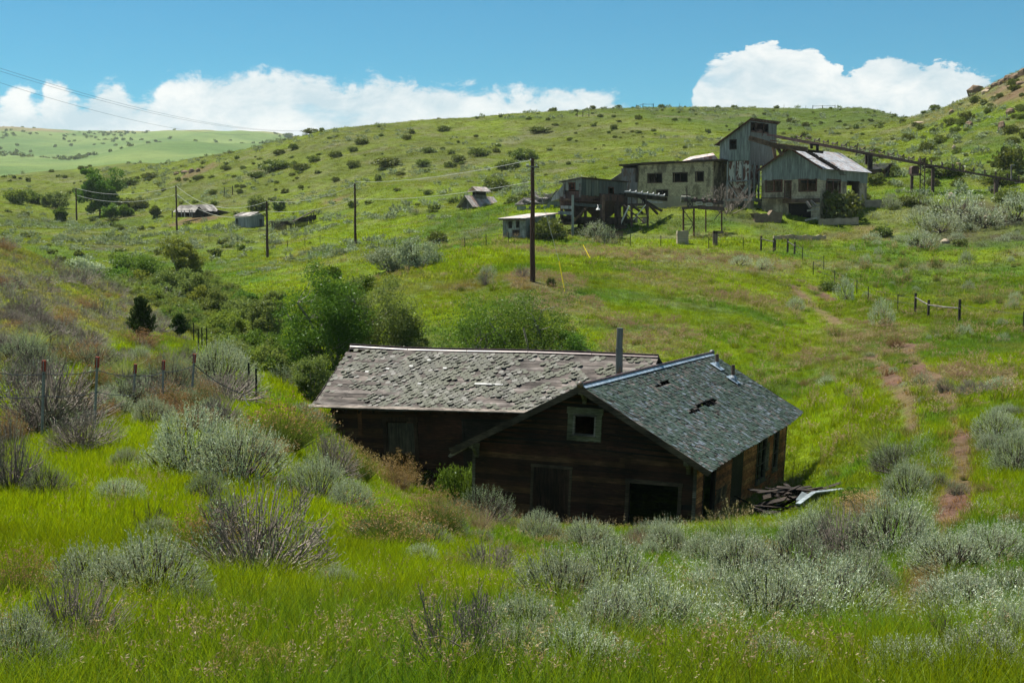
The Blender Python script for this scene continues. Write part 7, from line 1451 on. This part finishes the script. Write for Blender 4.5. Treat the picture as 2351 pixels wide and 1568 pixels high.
# trees ---------------------------------------------------------------
def put_tree(name, label, cat, x, Y, wpx, hpx, leaf, bark, group=None, n=9000, lsz=.12, **kw):
    sc_ = (1.3, 1.1) if wpx > 95 else (1.35, 1.25); n = int(n * 1.9); p = on(x, Y); w = wpx * sc_[0] / F * Y; h = hpx * sc_[1] / F * Y; kw.setdefault('trunk', .024 * h); lpx = Y / 1386.; L = max(lsz, 1.8 * lpx)
    cr_, br = tree(H=h, R=w / 2, n=n, L=L, w=L * .75, **kw) if not kw.get('con') else conifer(h, w / 2, n)
    t = thing(name, p - (0, 0, .1), label, cat, group); t.rotation_euler[2] = 0
    V, Q, mi = join(cr_); o = bpy.data.objects.new('crown', quadmesh(name + '_crown', V, Q, [V_[leaf], V_[bark]], mi)); C.objects.link(o); o.parent = t
    V, Q, mi = join(br); o = bpy.data.objects.new('trunk', quadmesh(name + '_trunk', V, Q, [V_[leaf], V_[bark]], mi)); C.objects.link(o); o.parent = t
GT = 'trees and tall shrubs along the gully'
put_tree('cottonwood_tree', 'tall dark green cottonwood behind the left end of the house', 'tree', 735, 75, 195, 300, 'cotton', 'palebark', n=20000, lsz=.10, clumps=130, cb=.06, cr=.29, lean=(.1, 0))
put_tree('cottonwood_tree', 'dark round cottonwood crown topping the tallest tree on its right', 'tree', 795, 80, 110, 285, 'cotton', 'palebark', n=9000, lsz=.10, clumps=48, cb=.45, cr=.28)
put_tree('willow_tree', 'olive grey willow between the tall cottonwood and the broad thicket', 'tree', 868, 78, 205, 275, 'willow', 'palebark', n=19000, lsz=.085, clumps=120, cb=.05, cr=.28, pointy=.1)
put_tree('willow_tree', 'olive willow lower right of the taller willow, behind the house roof', 'tree', 945, 77, 100, 215, 'willow', 'palebark', n=8000, lsz=.085, clumps=45, cb=.05, cr=.28)
put_tree('aspen_thicket', 'broad glossy green thicket behind the middle of the roof, left part', 'tree', 1090, 74, 210, 250, 'leafg', 'palebark', n=14000, lsz=.095, clumps=100, cb=.05, cr=.3, nst=5)
put_tree('aspen_thicket', 'broad glossy green thicket behind the middle of the roof, tallest part', 'tree', 1225, 74, 210, 292, 'leafg', 'palebark', n=14000, lsz=.095, clumps=100, cb=.05, cr=.3, nst=5)
put_tree('aspen_thicket', 'broad glossy green thicket behind the roof, low right part', 'tree', 1325, 73, 120, 200, 'leafg', 'palebark', n=6000, lsz=.095, clumps=36, cb=.05, cr=.26, nst=4)
put_tree('willow_shrub', 'small silvery green willow at the left roof corner of the house', 'shrub', 715, 62, 95, 110, 'willow', 'palebark', n=6000, lsz=.07, clumps=36, cb=.03, cr=.28, nst=4)
for (x, Y, w, h, leaf, lab) in [(310, 150, 135, 105, 'leafg', 'rounded glossy green tree at the left of the gully thicket'), (420, 158, 90, 100, 'yellowg', 'tallest yellow green tree in the gully thicket'), (330, 143, 110, 70, 'yellowg', 'yellow green bush below the rounded glossy tree'), (395, 138, 110, 85, 'willow', 'olive bush right of the rounded glossy tree'), (272, 140, 80, 60, 'leafg', 'dark green bush below left of the rounded glossy tree'), (205, 146, 55, 58, 'cotton', 'small dark green round tree near the left hill crest'), (150, 152, 110, 66, 'rust', 'brownish olive thicket near the left hill crest'), (195, 160, 80, 58, 'silver', 'silver leaved willow near the left hill crest'), (240, 158, 60, 40, 'silver', 'smaller silver leaved willow right of its twin'),
     (445, 132, 90, 72, 'willow', 'olive thicket in the gully below the yellow green tree'), (500, 118, 100, 72, 'willow', 'olive grey brush in the middle of the gully'), (560, 108, 100, 75, 'rust', 'brownish brush in the gully left of the cottonwood'), (610, 100, 90, 85, 'willow', 'olive brush nearest the cottonwood on its left'), (525, 100, 90, 60, 'yellowg', 'bright brush on the near bank of the gully'), (580, 92, 80, 56, 'leafg', 'green brush low in the gully left of the house'), (640, 88, 80, 70, 'leafg', 'green brush at the foot of the cottonwood'), (475, 126, 70, 60, 'yellowg', 'yellow brush behind the smaller juniper'), (655, 82, 60, 50, 'yellowg', 'bright green brush under the cottonwood, nearest'), (370, 128, 60, 50, 'willow', 'olive bush at the edge of the left hill'), (565, 128, 50, 36, 'leafg', 'green shrub on the far bank of the gully'), (625, 112, 60, 60, 'willow', 'grey olive brush behind the cottonwood')]:
    mt = {'rust': 'willow'}.get(leaf, leaf); put_tree('gully_tree' if h > 80 else 'gully_shrub', lab, 'tree' if h > 80 else 'shrub', x, Y, w, h, mt, 'greybark' if leaf == 'rust' else 'palebark', GT, n=int(2500 + w * h * .45) if leaf != 'rust' else 2600, lsz=.09, clumps=42, cb=.03, cr=.26, nst=4)
def put_con(label, x, yb, w, h):
    p = hit(x, yb); Y = p[1]; c, b = conifer(h / F * Y, w / 2 / F * Y, 9000, .11, .05); t = thing('juniper_tree', p, label, 'tree', 'two junipers')
    for nm, ps in (('crown', c), ('trunk', b)): V, Q, mi = join(ps); o = bpy.data.objects.new(nm, quadmesh('juniper_' + nm, V, Q, [V_['conifer'], V_['bark']], mi)); C.objects.link(o); o.parent = t
put_con('taller pointed dark juniper on the left slope', 325, 785, 74, 98); put_con('smaller dark juniper right of the taller pointed one', 413, 775, 46, 50)
put_tree('broadleaf_tree', 'big round dark green tree in front of the far hill at left', 'tree', 230, 352, 84, 88, 'cotton', 'bark', n=9000, clumps=60, cb=.05, cr=.25, nst=1)
for (x, Y, w, h, leaf, lab) in [(140, 335, 26, 28, 'cotton', 'small dark green tree left of the farthest pole'), (255, 335, 34, 26, 'leafg', 'green shrub below the big round tree'), (287, 338, 32, 22, 'leafg', 'green shrub right of the big round tree'), (356, 320, 20, 20, 'scrub', 'little round shrub left of the grey cabin'), (130, 380, 60, 30, 'willow', 'pale green shrub mass left of the big round tree'), (35, 375, 50, 26, 'yellowg', 'yellow green bush near the left edge below the far hill'), (80, 385, 40, 22, 'leafg', 'dark shrub right of the yellow green bush'), (320, 350, 36, 20, 'scrub', 'dark brush right of the big round tree'), (285, 365, 40, 18, 'scrub', 'dark brush above the big round tree on its right'), (593, 292, 50, 26, 'willow', 'pale shrub behind the corrugated box shed'), (455, 296, 16, 18, 'scrub', 'shrub in front of the grey cabin gable'), (1140, 255, 60, 22, 'scrub', 'dark shrub behind the cupola hut'), (640, 285, 26, 24, 'willow', 'pale bush behind the long dark pen')]:
    put_tree('distant_tree' if h > 25 else 'distant_shrub', lab, 'tree' if h > 25 else 'shrub', x, Y, w, h, leaf, 'bark', n=1600, clumps=22, cb=.02, cr=.32, nst=2)
# scattered countable shrubs of the hillsides ---------------------------
def scatter(zone, n, kinds, box, size, label, group, ymin=0, ymax=9999, cond=None, seed=0, asp=.55):
    rs = np.random.RandomState(seed); k = 0; tries = 0
    while k < n and tries < n * 12:
        tries += 1; x = rs.uniform(box[0], box[2]); y = rs.uniform(box[1], box[3])
        if cond is not None and not cond(x, y): continue
        if fbm(np.array([x / 90.]), np.array([y / 30.]), seed, 3)[0] < -.12: continue
        p = hit(x, y); 
        if not (ymin < p[1] < ymax): continue
        kd = kinds[rs.randint(len(kinds))]; w = size[0] + (size[1] - size[0]) * rs.rand() ** 2.2; w *= 1 if p[1] < 200 else (260. / p[1]) ** .5
        u_, v_ = (x - box[0]) / (box[2] - box[0]), (y - box[1]) / (box[3] - box[1]); ps = ('upper', 'middle', 'lower')[min(2, int(v_ * 3))] + ' ' + ('left', 'centre', 'right')[min(2, int(u_ * 3))]; plant(kd, x, y, w, w * asp * rs.uniform(.8, 1.25), label[kd].replace(' on the ', ', ' + ps + ' of the ', 1), group, far=True if p[1] > 60 else None, loc=p, sink=.16 if p[1] > 60 else .06); k += 1
lab = lambda z: {'leafy': 'dark green rounded shrub on ' + z, 'yleafy': 'yellow green shrub on ' + z, 'silver': 'pale grey sagebrush on ' + z, 'grey': 'grey green sagebrush on ' + z, 'dead': 'brown twiggy dead sagebrush on ' + z, 'rust': 'tan dry shrub on ' + z, 'clump': 'straw headed grass clump on ' + z, 'olive': 'green rabbitbrush on ' + z, 'pink': 'pinkish dry stalks on ' + z}
for e in [(1020,303,30,13),(830,333,34,14),(770,363,34,16),(890,384,66,22),(985,352,32,14),(1100,360,46,20),(1052,374,36,18),(1205,368,74,26),(1165,388,60,20),(635,392,70,24),(690,392,44,18),(720,374,36,14),(812,386,34,16),(972,384,34,16),(640,357,30,14),(662,318,22,12),(715,294,40,12),(935,322,26,12),(1035,385,30,14),(770,418,20,12),(455,415,26,12),(810,350,26,12),(590,410,40,16),(1240,305,60,14),(920,405,26,10),(1140,352,22,12),(675,345,26,14),(345,412,36,14),(300,425,40,16),(520,392,26,12)]:
    plant('leafy', e[0], e[1], e[2], e[3], 'dark green rounded shrub on the grassy hill behind the poles', 'dark shrubs on the hill', far=True)
scatter('hill', 56, ['leafy', 'leafy', 'yleafy'], (480, 290, 1700, 440), (6, 20), lab('the grassy hill behind the works'), 'small shrubs on the hill', 200, 460, seed=3)
scatter('brow', 90, ['leafy', 'yleafy', 'leafy'], (1250, 244, 2130, 330), (8, 24), lab('the ridge above the mine'), 'shrubs on the ridge', 200, 460, seed=4, asp=.6)
scatter('left hill', 50, ['leafy', 'yleafy'], (80, 375, 700, 450), (7, 24), lab('the far left hillside'), 'shrubs on the far left hillside', 230, 520, seed=5)
scatter('right hill', 80, ['leafy', 'yleafy', 'yleafy', 'leafy'], (2000, 200, 2351, 430), (10, 38), lab('the steep right hillside'), 'shrubs on the steep right hillside', 175, 420, cond=lambda x, y: y > 262 - (x - 2130) * .48, seed=6)
scatter('right slope', 76, ['silver', 'grey', 'silver', 'leafy'], (2000, 458, 2351, 570), (12, 48), lab('the slope under the long conveyor'), 'sage under the long conveyor', 150, 220, seed=7)
scatter('bank', 60, ['clump', 'clump', 'grey'], (1030, 470, 1760, 548), (10, 30), lab('the grassy bank below the mine'), 'tall grass on the bank below the mine', 140, 200, seed=8, asp=.9)
scatter('right meadow', 90, ['clump', 'clump', 'olive', 'silver'], (1880, 575, 2351, 790), (16, 48), lab('the tall grass meadow at right'), 'grass clumps on the right meadow', 80, 160, cond=lambda x, y: x > 1850 + (y - 560) * 1.1, seed=9, asp=.85)
scatter('meadow', 90, ['clump', 'olive', 'rust', 'clump'], (1000, 580, 2200, 940), (14, 52), lab('the open meadow behind the house'), 'small shrubs on the meadow', 62, 160, seed=10)
scatter('left slope', 200, ['dead', 'dead', 'dead', 'dead', 'rust', 'dead', 'dead'], (-20, 560, 480, 830), (28, 100), lab('the dry left slope'), 'dead sage on the dry left slope', 30, 118, cond=lambda x, y: y > 545 + x * .36 and y < 830 - max(0, x - 330) * .5, seed=11, asp=.42)
scatter('far meadow', 60, ['silver', 'leafy', 'clump', 'clump'], (0, 440, 1050, 620), (7, 26), lab('the flat meadow by the poles'), 'shrubs on the flat meadow', 180, 380, seed=12)
scatter('track side', 40, ['olive', 'grey', 'silver', 'clump'], (1850, 800, 2351, 1150), (20, 60), lab('the grass beside the wheel ruts'), 'shrubs beside the wheel ruts', 28, 90, seed=13)
scatter('foreground', 30, ['silver', 'olive', 'silver', 'silver', 'grey', 'rust', 'clump'], (700, 1200, 2351, 1568), (50, 130), lab('the near slope before the house'), 'small shrubs on the near slope', 4, 34, cond=lambda x, y: not (2060 < x < 2160), seed=14)
scatter('fence side', 46, ['dead', 'grey', 'silver', 'dead', 'olive', 'rust'], (-10, 830, 560, 1000), (60, 125), lab('the brushy slope around the red topped posts'), 'brush around the red topped posts', 20, 60, seed=21, asp=.6)
scatter('near left', 16, ['silver', 'olive', 'dead', 'grey'], (0, 1150, 1150, 1568), (60, 130), lab('the bright grass of the near left slope'), 'brush on the near left slope', 5, 40, seed=22, asp=.6)
scatter('house front', 22, ['olive', 'pink', 'silver', 'rust', 'grey'], (780, 1150, 1700, 1260), (46, 95), lab('the grass strip in front of the house'), 'brush in front of the house', 20, 46, seed=23, asp=.55)
# rocks -----------------------------------------------------------------
M['rock'] = m_plain('tan_sandstone', (.21, .145, .09), (.12, .085, .055), sc=1.2); M['rock2'] = m_plain('pale_rock', (.38, .31, .22), (.25, .19, .13), sc=1.5)
def rock(x, y, w, h, label, mat='rock', group=None, slab=1.0, seed=0):
    rs = np.random.RandomState(seed + int(x)); p = hit(x, y); Y = p[1]; w = w / F * Y; h = h / F * Y; mb = MB(); n = 7
    a0 = rs.uniform(0, 1); ring = [[(cos(a0 + 2 * pi * i / n) * w / 2 * rs.uniform(.75, 1.1) * s, sin(a0 + 2 * pi * i / n) * w / 2 * slab * rs.uniform(.75, 1.1) * s, z * h + rs.uniform(-.1, .1) * h) for i in range(n)] for z, s in ((-.4, .9), (.35, 1.0), (.85, .72), (1.05, .3))]
    for i in range(3):
        for k in range(n): mb.poly([p + ring[i][k], p + ring[i][(k + 1) % n], p + ring[i + 1][(k + 1) % n], p + ring[i + 1][k]])
    mb.poly([p + q for q in ring[3]]); tag(mb.build('rock', M[mat]), label, 'rock', group)
for i, (x, y, w, h, l) in enumerate([(2240, 204, 40, 18, 'large tilted brown boulder upper right'), (2264, 214, 22, 8, 'pale slab right of the tilted boulder'), (2185, 262, 14, 8, 'tan rock on the right hillside terrace'), (2225, 292, 22, 12, 'brown rock right end of the terrace row'), (2300, 300, 20, 16, 'brown rock near the right edge by a dark shrub'), (2320, 262, 24, 12, 'flat brown rock at right edge'), (2198, 384, 18, 9, 'single brown rock above the conveyor'), (2216, 398, 12, 6, 'pale flat rock above the conveyor'), (2110, 285, 34, 5, 'thin pale plank-like slab on the right hillside'), (2190, 345, 10, 8, 'pale rock on the green bowl'), (2170, 560, 24, 8, 'pale rock at the foot of the dark slope'), (2200, 562, 14, 10, 'small pale stone right of the dark slope foot'), (2183, 460, 20, 14, 'pale stone block in the sage under the conveyor')]): rock(x, y, w, h, l, 'rock2' if 'pale' in l else 'rock', seed=i)
for i, (x, y, w, h) in enumerate([(2352, 172, 34, 12), (2334, 180, 34, 10), (2316, 186, 26, 11), (2300, 193, 24, 10), (2284, 201, 20, 9), (2268, 210, 18, 8), (2342, 196, 26, 7), (2322, 204, 22, 6)]): rock(x, y, w, h, 'sandstone outcrop blocks along the crest of the right hill', 'rock', 'sandstone outcrop blocks', seed=40 + i)
for i, (x, y, w, h) in enumerate([(425, 398, 22, 6), (440, 396, 18, 8), (455, 396, 12, 7), (405, 402, 16, 5)]): rock(x, y, w, h, 'low brown rock ledge block on the far left hillside', 'rock', 'ledge blocks far left', seed=60 + i)
# ------------------------------------------------------------------ grass: one object per band, scattered by geometry nodes
def scatter_stuff(name, protos, mats, P, rot, scl, tint, pick, label, cat):
    V = []; Q = []; MI = []; vid = []; b = 0
    for i, ps in enumerate(protos):
        v, q, mi = join(ps); V.append(v); Q.append(q + b); MI.append(mi); vid.append(np.full(len(v), i)); b += len(v)
    nq = b; V = np.concatenate(V + [P]); Q = np.concatenate(Q); me = quadmesh(name, V, Q, mats, np.concatenate(MI)); n = len(V); npnt = len(P)
    def attr(nm, tp, vals, pad, key):
        a = me.attributes.new(nm, tp, 'POINT'); full = np.concatenate([np.full((nq,) + vals.shape[1:], pad, vals.dtype), vals]); a.data.foreach_set(key, full.ravel())
    a = me.attributes.new('vid', 'INT', 'POINT'); a.data.foreach_set('value', np.concatenate(vid + [np.full(npnt, -1)]).astype(np.int32))
    attr('pick', 'INT', pick.astype(np.int32), 0, 'value'); attr('rot', 'FLOAT_VECTOR', rot.astype(np.float32), 0, 'vector'); attr('scl', 'FLOAT_VECTOR', scl.astype(np.float32), 1, 'vector')
    attr('tint', 'FLOAT_COLOR', np.concatenate([tint, np.ones((npnt, 1))], 1).astype(np.float32), 0, 'color')
    o = bpy.data.objects.new(name, me); C.objects.link(o); tag(o, label, cat, None, 'stuff')
    g = bpy.data.node_groups.new(name + '_scatter', 'GeometryNodeTree'); g.interface.new_socket('Geometry', in_out='INPUT', socket_type='NodeSocketGeometry'); g.interface.new_socket('Geometry', in_out='OUTPUT', socket_type='NodeSocketGeometry')
    N, L = g.nodes, g.links; gi = N.new('NodeGroupInput'); go = N.new('NodeGroupOutput')
    def na(nm, t): x = N.new('GeometryNodeInputNamedAttribute'); x.data_type = t; x.inputs[0].default_value = nm; return x.outputs[0]
    cmp_ = N.new('FunctionNodeCompare'); cmp_.data_type = 'INT'; cmp_.operation = 'LESS_THAN'; L.new(na('vid', 'INT'), cmp_.inputs[2]); cmp_.inputs[3].default_value = 0
    sep = N.new('GeometryNodeSeparateGeometry'); sep.domain = 'POINT'; L.new(gi.outputs[0], sep.inputs[0]); L.new(cmp_.outputs[0], sep.inputs[1])
    sp = N.new('GeometryNodeSplitToInstances'); sp.domain = 'POINT'; L.new(sep.outputs[1], sp.inputs[0]); L.new(na('vid', 'INT'), sp.inputs['Group ID'])
    ip = N.new('GeometryNodeInstanceOnPoints'); L.new(sep.outputs[0], ip.inputs['Points']); L.new(sp.outputs[0], ip.inputs['Instance']); ip.inputs['Pick Instance'].default_value = True
    L.new(na('pick', 'INT'), ip.inputs['Instance Index']); L.new(na('rot', 'FLOAT_VECTOR'), ip.inputs['Rotation']); L.new(na('scl', 'FLOAT_VECTOR'), ip.inputs['Scale']); L.new(ip.outputs[0], go.inputs[0])
    m = o.modifiers.new('scatter', 'NODES'); m.node_group = g; return o
def band(name, n, y0, y1, protos, mats, label, cat, sc=(.7, 1.3), powr=0.0, wind=.12, mask=None, seed=1, bright=2.15, xr=(-260, 2620)):
    rs = np.random.RandomState(seed); u = rs.uniform((xr[0] - 1175) / F, (xr[1] - 1175) / F, n); k = rs.rand(n); Y = (y0 ** (2 - powr) + k * (y1 ** (2 - powr) - y0 ** (2 - powr))) ** (1 / (2 - powr)); X = u * Y
    col, dens, ch = cover(X, Y); keep = rs.rand(n) < dens
    # keep clear of building footprints
    for fr, a0, a1, b0, b1 in ((FG, -HWG - .1, HWG + .1, -.1, LG + .1), (FL, -.1, LLEN, -.1, 2 * LWL + .1)):
        d = np.stack([X - fr.o[0], Y - fr.o[1]], 1) @ fr.R[:2, :2]; keep &= ~((d[:, 0] > a0) & (d[:, 0] < a1) & (d[:, 1] > b0) & (d[:, 1] < b1))
    for fr, W_, L_ in ((FS, WS, LS), (FT, WT, LT)):
        d = np.stack([X - fr.o[0], Y - fr.o[1]], 1); a = d @ fr.ex[:2]; b = d @ fr.ey[:2]; keep &= ~((a > -W_) & (a < 0) & (b > 0) & (b < L_))
    if mask is not None: keep &= mask(X, Y, ch, rs)
    X, Y, col, ch = X[keep], Y[keep], col[keep], ch[:, keep]; Z = G(X, Y); m = len(X); P = np.stack([X, Y, Z - .02], 1)
    rot = np.stack([rs.normal(size=m) * wind, rs.normal(size=m) * wind, rs.uniform(0, 2 * pi, m)], 1); h = rs.uniform(*sc, m) * (.8 + .5 * fbm(X / 2.5, Y / 2.5, 90, 3)); h = h * (1 + .35 * ch[2] - .25 * ch[1]); s = np.stack([np.ones(m) * rs.uniform(.8, 1.25, m), np.ones(m), h], 1)
    scatter_stuff(name, protos, mats, P, rot, s, np.clip(col * bright * rs.uniform(.8, 1.2, (m, 1)), 0, 1), rs.randint(0, len(protos), m), label, cat); print(name, m)
MG = m_leaf('grass_blade', (.08, .14, .02), (.13, .2, .03), .5, .02, .4, tint='only', tcol=(1.35, 1.2, .35))
MS = m_leaf('grass_seed_stalk', (.28, .21, .12), (.40, .31, .20), .35, .03)
MPK = m_leaf('pink_seed_stalk', (.26, .17, .12), (.34, .24, .18), .35, .03)
band('grass', 19000, 4.5, 20, [tuft(60 if i % 4 else 26, .19, .08, (.26, .33, .52, .38)[i % 4], .0065 if i % 4 else .010) for i in range(8)], [MG, MS], 'bright green grass covering the near slope', 'grass', seed=1, xr=(-750, 2900))
band('grass', 44000, 18, 46, [tuft(52, .27, .09, .29, .011, seg=2) for _ in range(6)], [MG, MS], 'green grass around the abandoned house', 'grass', seed=2, powr=.5, xr=(-750, 2900))
band('grass', 58000, 40, 130, [tuft(46, .45, .12, .34, .022, seg=2) for _ in range(5)], [MG, MS], 'green and tawny grass on the middle meadow', 'grass', seed=3, powr=.8, xr=(-700, 2850))
band('grass', 60000, 115, 470, [tuft(30, 1.0, .12, .38, .07, seg=2) for _ in range(5)], [MG, MS], 'short grass on the far slopes', 'grass', seed=4, powr=1.0)
band('seed_grass', 2200, 7, 40, [tuft(6, .1, .15, .3, .006, stalk=5, sw=.004) for _ in range(6)], [MG, MS], 'tan seeded grass stalks standing over the near grass', 'grass', seed=5, powr=.8, sc=(.7, 1.3), mask=lambda X, Y, ch, rs: fbm(X / 3, Y / 3, 5, 3) + rs.rand(len(X)) * .3 > .1)
band('seed_grass', 14000, 60, 160, [tuft(6, .35, .2, .4, .02, stalk=16, sw=.010) for _ in range(5)], [MG, MPK], 'pinkish seeded grass in patches on the meadow', 'grass', seed=6, powr=.8, mask=lambda X, Y, ch, rs: (ch[1] > .3 + .3 * rs.rand(len(X))) & (X / Y > -.16))
band('low_sage', 9000, 170, 480, [sage(26, 4, .35, .14, R=.8, H=.6, sl=.3, stems=2)[0] for _ in range(5)], [V_['greysage'], V_['bark']], 'tiny sage and scrub dotting the far hills', 'scrub', seed=7, powr=.9, sc=(.4, 1.6), mask=lambda X, Y, ch, rs: (fbm(X / 22, Y / 30, 31, 4) * 2.2 + rs.rand(len(X)) > .85) & (ch[2] < .3))
band('low_scrub', 1300, 200, 480, [leafy(130, L=.45, w=.36, H=.9, clumps=9, stems=2)[0] for _ in range(5)], [V_['scrub'], V_['bark']], 'tiny dark green bushes dotting the far hills', 'scrub', seed=8, powr=.9, sc=(.4, 1.7), mask=lambda X, Y, ch, rs: (fbm(X / 30, Y / 24, 35, 4) * 2.6 + rs.rand(len(X)) > .85) & (ch[2] < .3))
band('far_scrub', 4000, 1150, 3100, [leafy(60, R=3.2, H=4, L=2.2, w=1.8, clumps=8, stems=2)[0] for _ in range(4)], [V_['scrub'], V_['bark']], 'dark bushes dotting the hazy plateau slope', 'scrub', seed=9, powr=.6, sc=(.4, 1.6), xr=(-200, 760), mask=lambda X, Y, ch, rs: (fbm(X / 200, Y / 260, 37, 4) * 3 + rs.rand(len(X)) > 1.0))
band('tussocks', 2600, 48, 160, [tuft(60, .35, .25, .75, .03, seg=2, stalk=10, sw=.014) for _ in range(5)], [MG, MS], 'taller grass tussocks dotted over the meadow', 'grass', seed=25, powr=.6, sc=(.4, 1.1), xr=(760, 2620), bright=1.3, mask=lambda X, Y, ch, rs: (fbm(X / 9, Y / 9, 45, 3) + rs.rand(len(X)) * .3 > .16))
def front(X, Y, ch, rs):
    d = np.stack([X - FG.o[0], Y - FG.o[1]], 1) @ FG.R[:2, :2]; e = np.stack([X - FL.o[0], Y - FL.o[1]], 1) @ FL.R[:2, :2]
    return ((np.abs(d[:, 0]) < 6) & (d[:, 1] > -2.6) & (d[:, 1] < 0)) | ((d[:, 0] > HWG) & (d[:, 0] < HWG + 1.2) & (d[:, 1] > -2) & (d[:, 1] < 15)) | ((e[:, 1] > -2.2) & (e[:, 1] < 0) & (e[:, 0] > -.5) & (e[:, 0] < 8.5)) | ((e[:, 0] < 0) & (e[:, 0] > -1.3) & (e[:, 1] > -1) & (e[:, 1] < 7))
band('tall_weeds', 15000, 40, 62, [tuft(30, .22, .2, .5, .012, stalk=1, sw=.006) for _ in range(6)], [MG, MS], 'tall uncut grass and seed stalks against the house walls', 'grass', seed=15, xr=(640, 1950), sc=(.5, 1.1), mask=front)
band('low_sage', 260, 9, 42, [sage(60, 7, .034, .008, R=.36, H=.42, sl=.16, stems=4)[0] for _ in range(6)], [V_['silver'], V_['bark']], 'low silver sage sprigs spreading through the near grass at right', 'sagebrush', seed=16, powr=.6, sc=(.6, 1.5), xr=(1500, 2600), mask=lambda X, Y, ch, rs: (fbm(X / 3.5, Y / 3.5, 55, 3) + np.clip(X / Y * 1.3, -.25, .3) + rs.rand(len(X)) * .12 > .20) & (ch[0] < .3))
band('dead_twigs', 3000, 26, 110, [[(p[0], p[1], 1) for p in twigs(6, 3, .5, .4, .012, kids=2)] for _ in range(5)], [V_['silver'], V_['greybark']], 'grey dead twigs littering the dry left slope', 'twigs', seed=17, powr=.6, sc=(.6, 1.6), xr=(-300, 620), mask=lambda X, Y, ch, rs: (ch[1] > .25))
def gully(X, Y, ch, rs):
    q = proj(np.stack([X, Y, G(X, Y)], 1)); x, y = q[:, 0], q[:, 1]; l = np.interp(y, [560, 640, 700, 760, 830, 900, 960], [110, 230, 345, 420, 560, 640, 700]); r = np.interp(y, [560, 600, 650, 700, 760, 830, 900, 960], [330, 440, 500, 560, 610, 660, 700, 760])
    return (x > l) & (x < r) & (y > 555) & (y < 930) & (fbm(X / 6, Y / 6, 44, 3) + rs.rand(len(X)) * .25 > .02)
for i_, (lf, n_) in enumerate((('willow', 1900), ('yellowg', 1300), ('leafg', 700))):
    band('gully_brush', n_, 60, 175, [join_parts for join_parts in [sum(leafy(1100, R=1.0, H=1.5, L=.11, w=.075, clumps=22, stems=10), []) for _ in range(4)]], [V_[lf], V_['greybark']], ('olive willow brush', 'yellow green brush', 'dark green brush')[i_] + ' filling the bottom of the gully', 'brush', seed=70 + i_, powr=.4, sc=(.6, 1.5), xr=(60, 800), mask=gully)
# ------------------------------------------------------------------ the air
def haze():
    V = [(-3500, -60, -40), (3500, -60, -40), (3500, 3600, -40), (-3500, 3600, -40)]; V += [(x, y, 310) for x, y, z in V]
    me = bpy.data.meshes.new('haze'); me.from_pydata(V, [], [(3, 2, 1, 0), (4, 5, 6, 7), (0, 1, 5, 4), (1, 2, 6, 5), (2, 3, 7, 6), (3, 0, 4, 7)]); m, N, L = newmat('haze_air'); out = N.new('ShaderNodeOutputMaterial'); v = N.new('ShaderNodeVolumePrincipled')
    v.inputs['Color'].default_value = (.80, .95, 1, 1); v.inputs['Density'].default_value = HAZE; v.inputs['Anisotropy'].default_value = .2; L.new(v.outputs[0], out.inputs['Volume']); me.materials.append(m)
    o = bpy.data.objects.new('haze', me); C.objects.link(o); tag(o, 'thin pale blue haze fading the distant plateau', 'haze', None, 'stuff')
HAZE = .00005
haze()
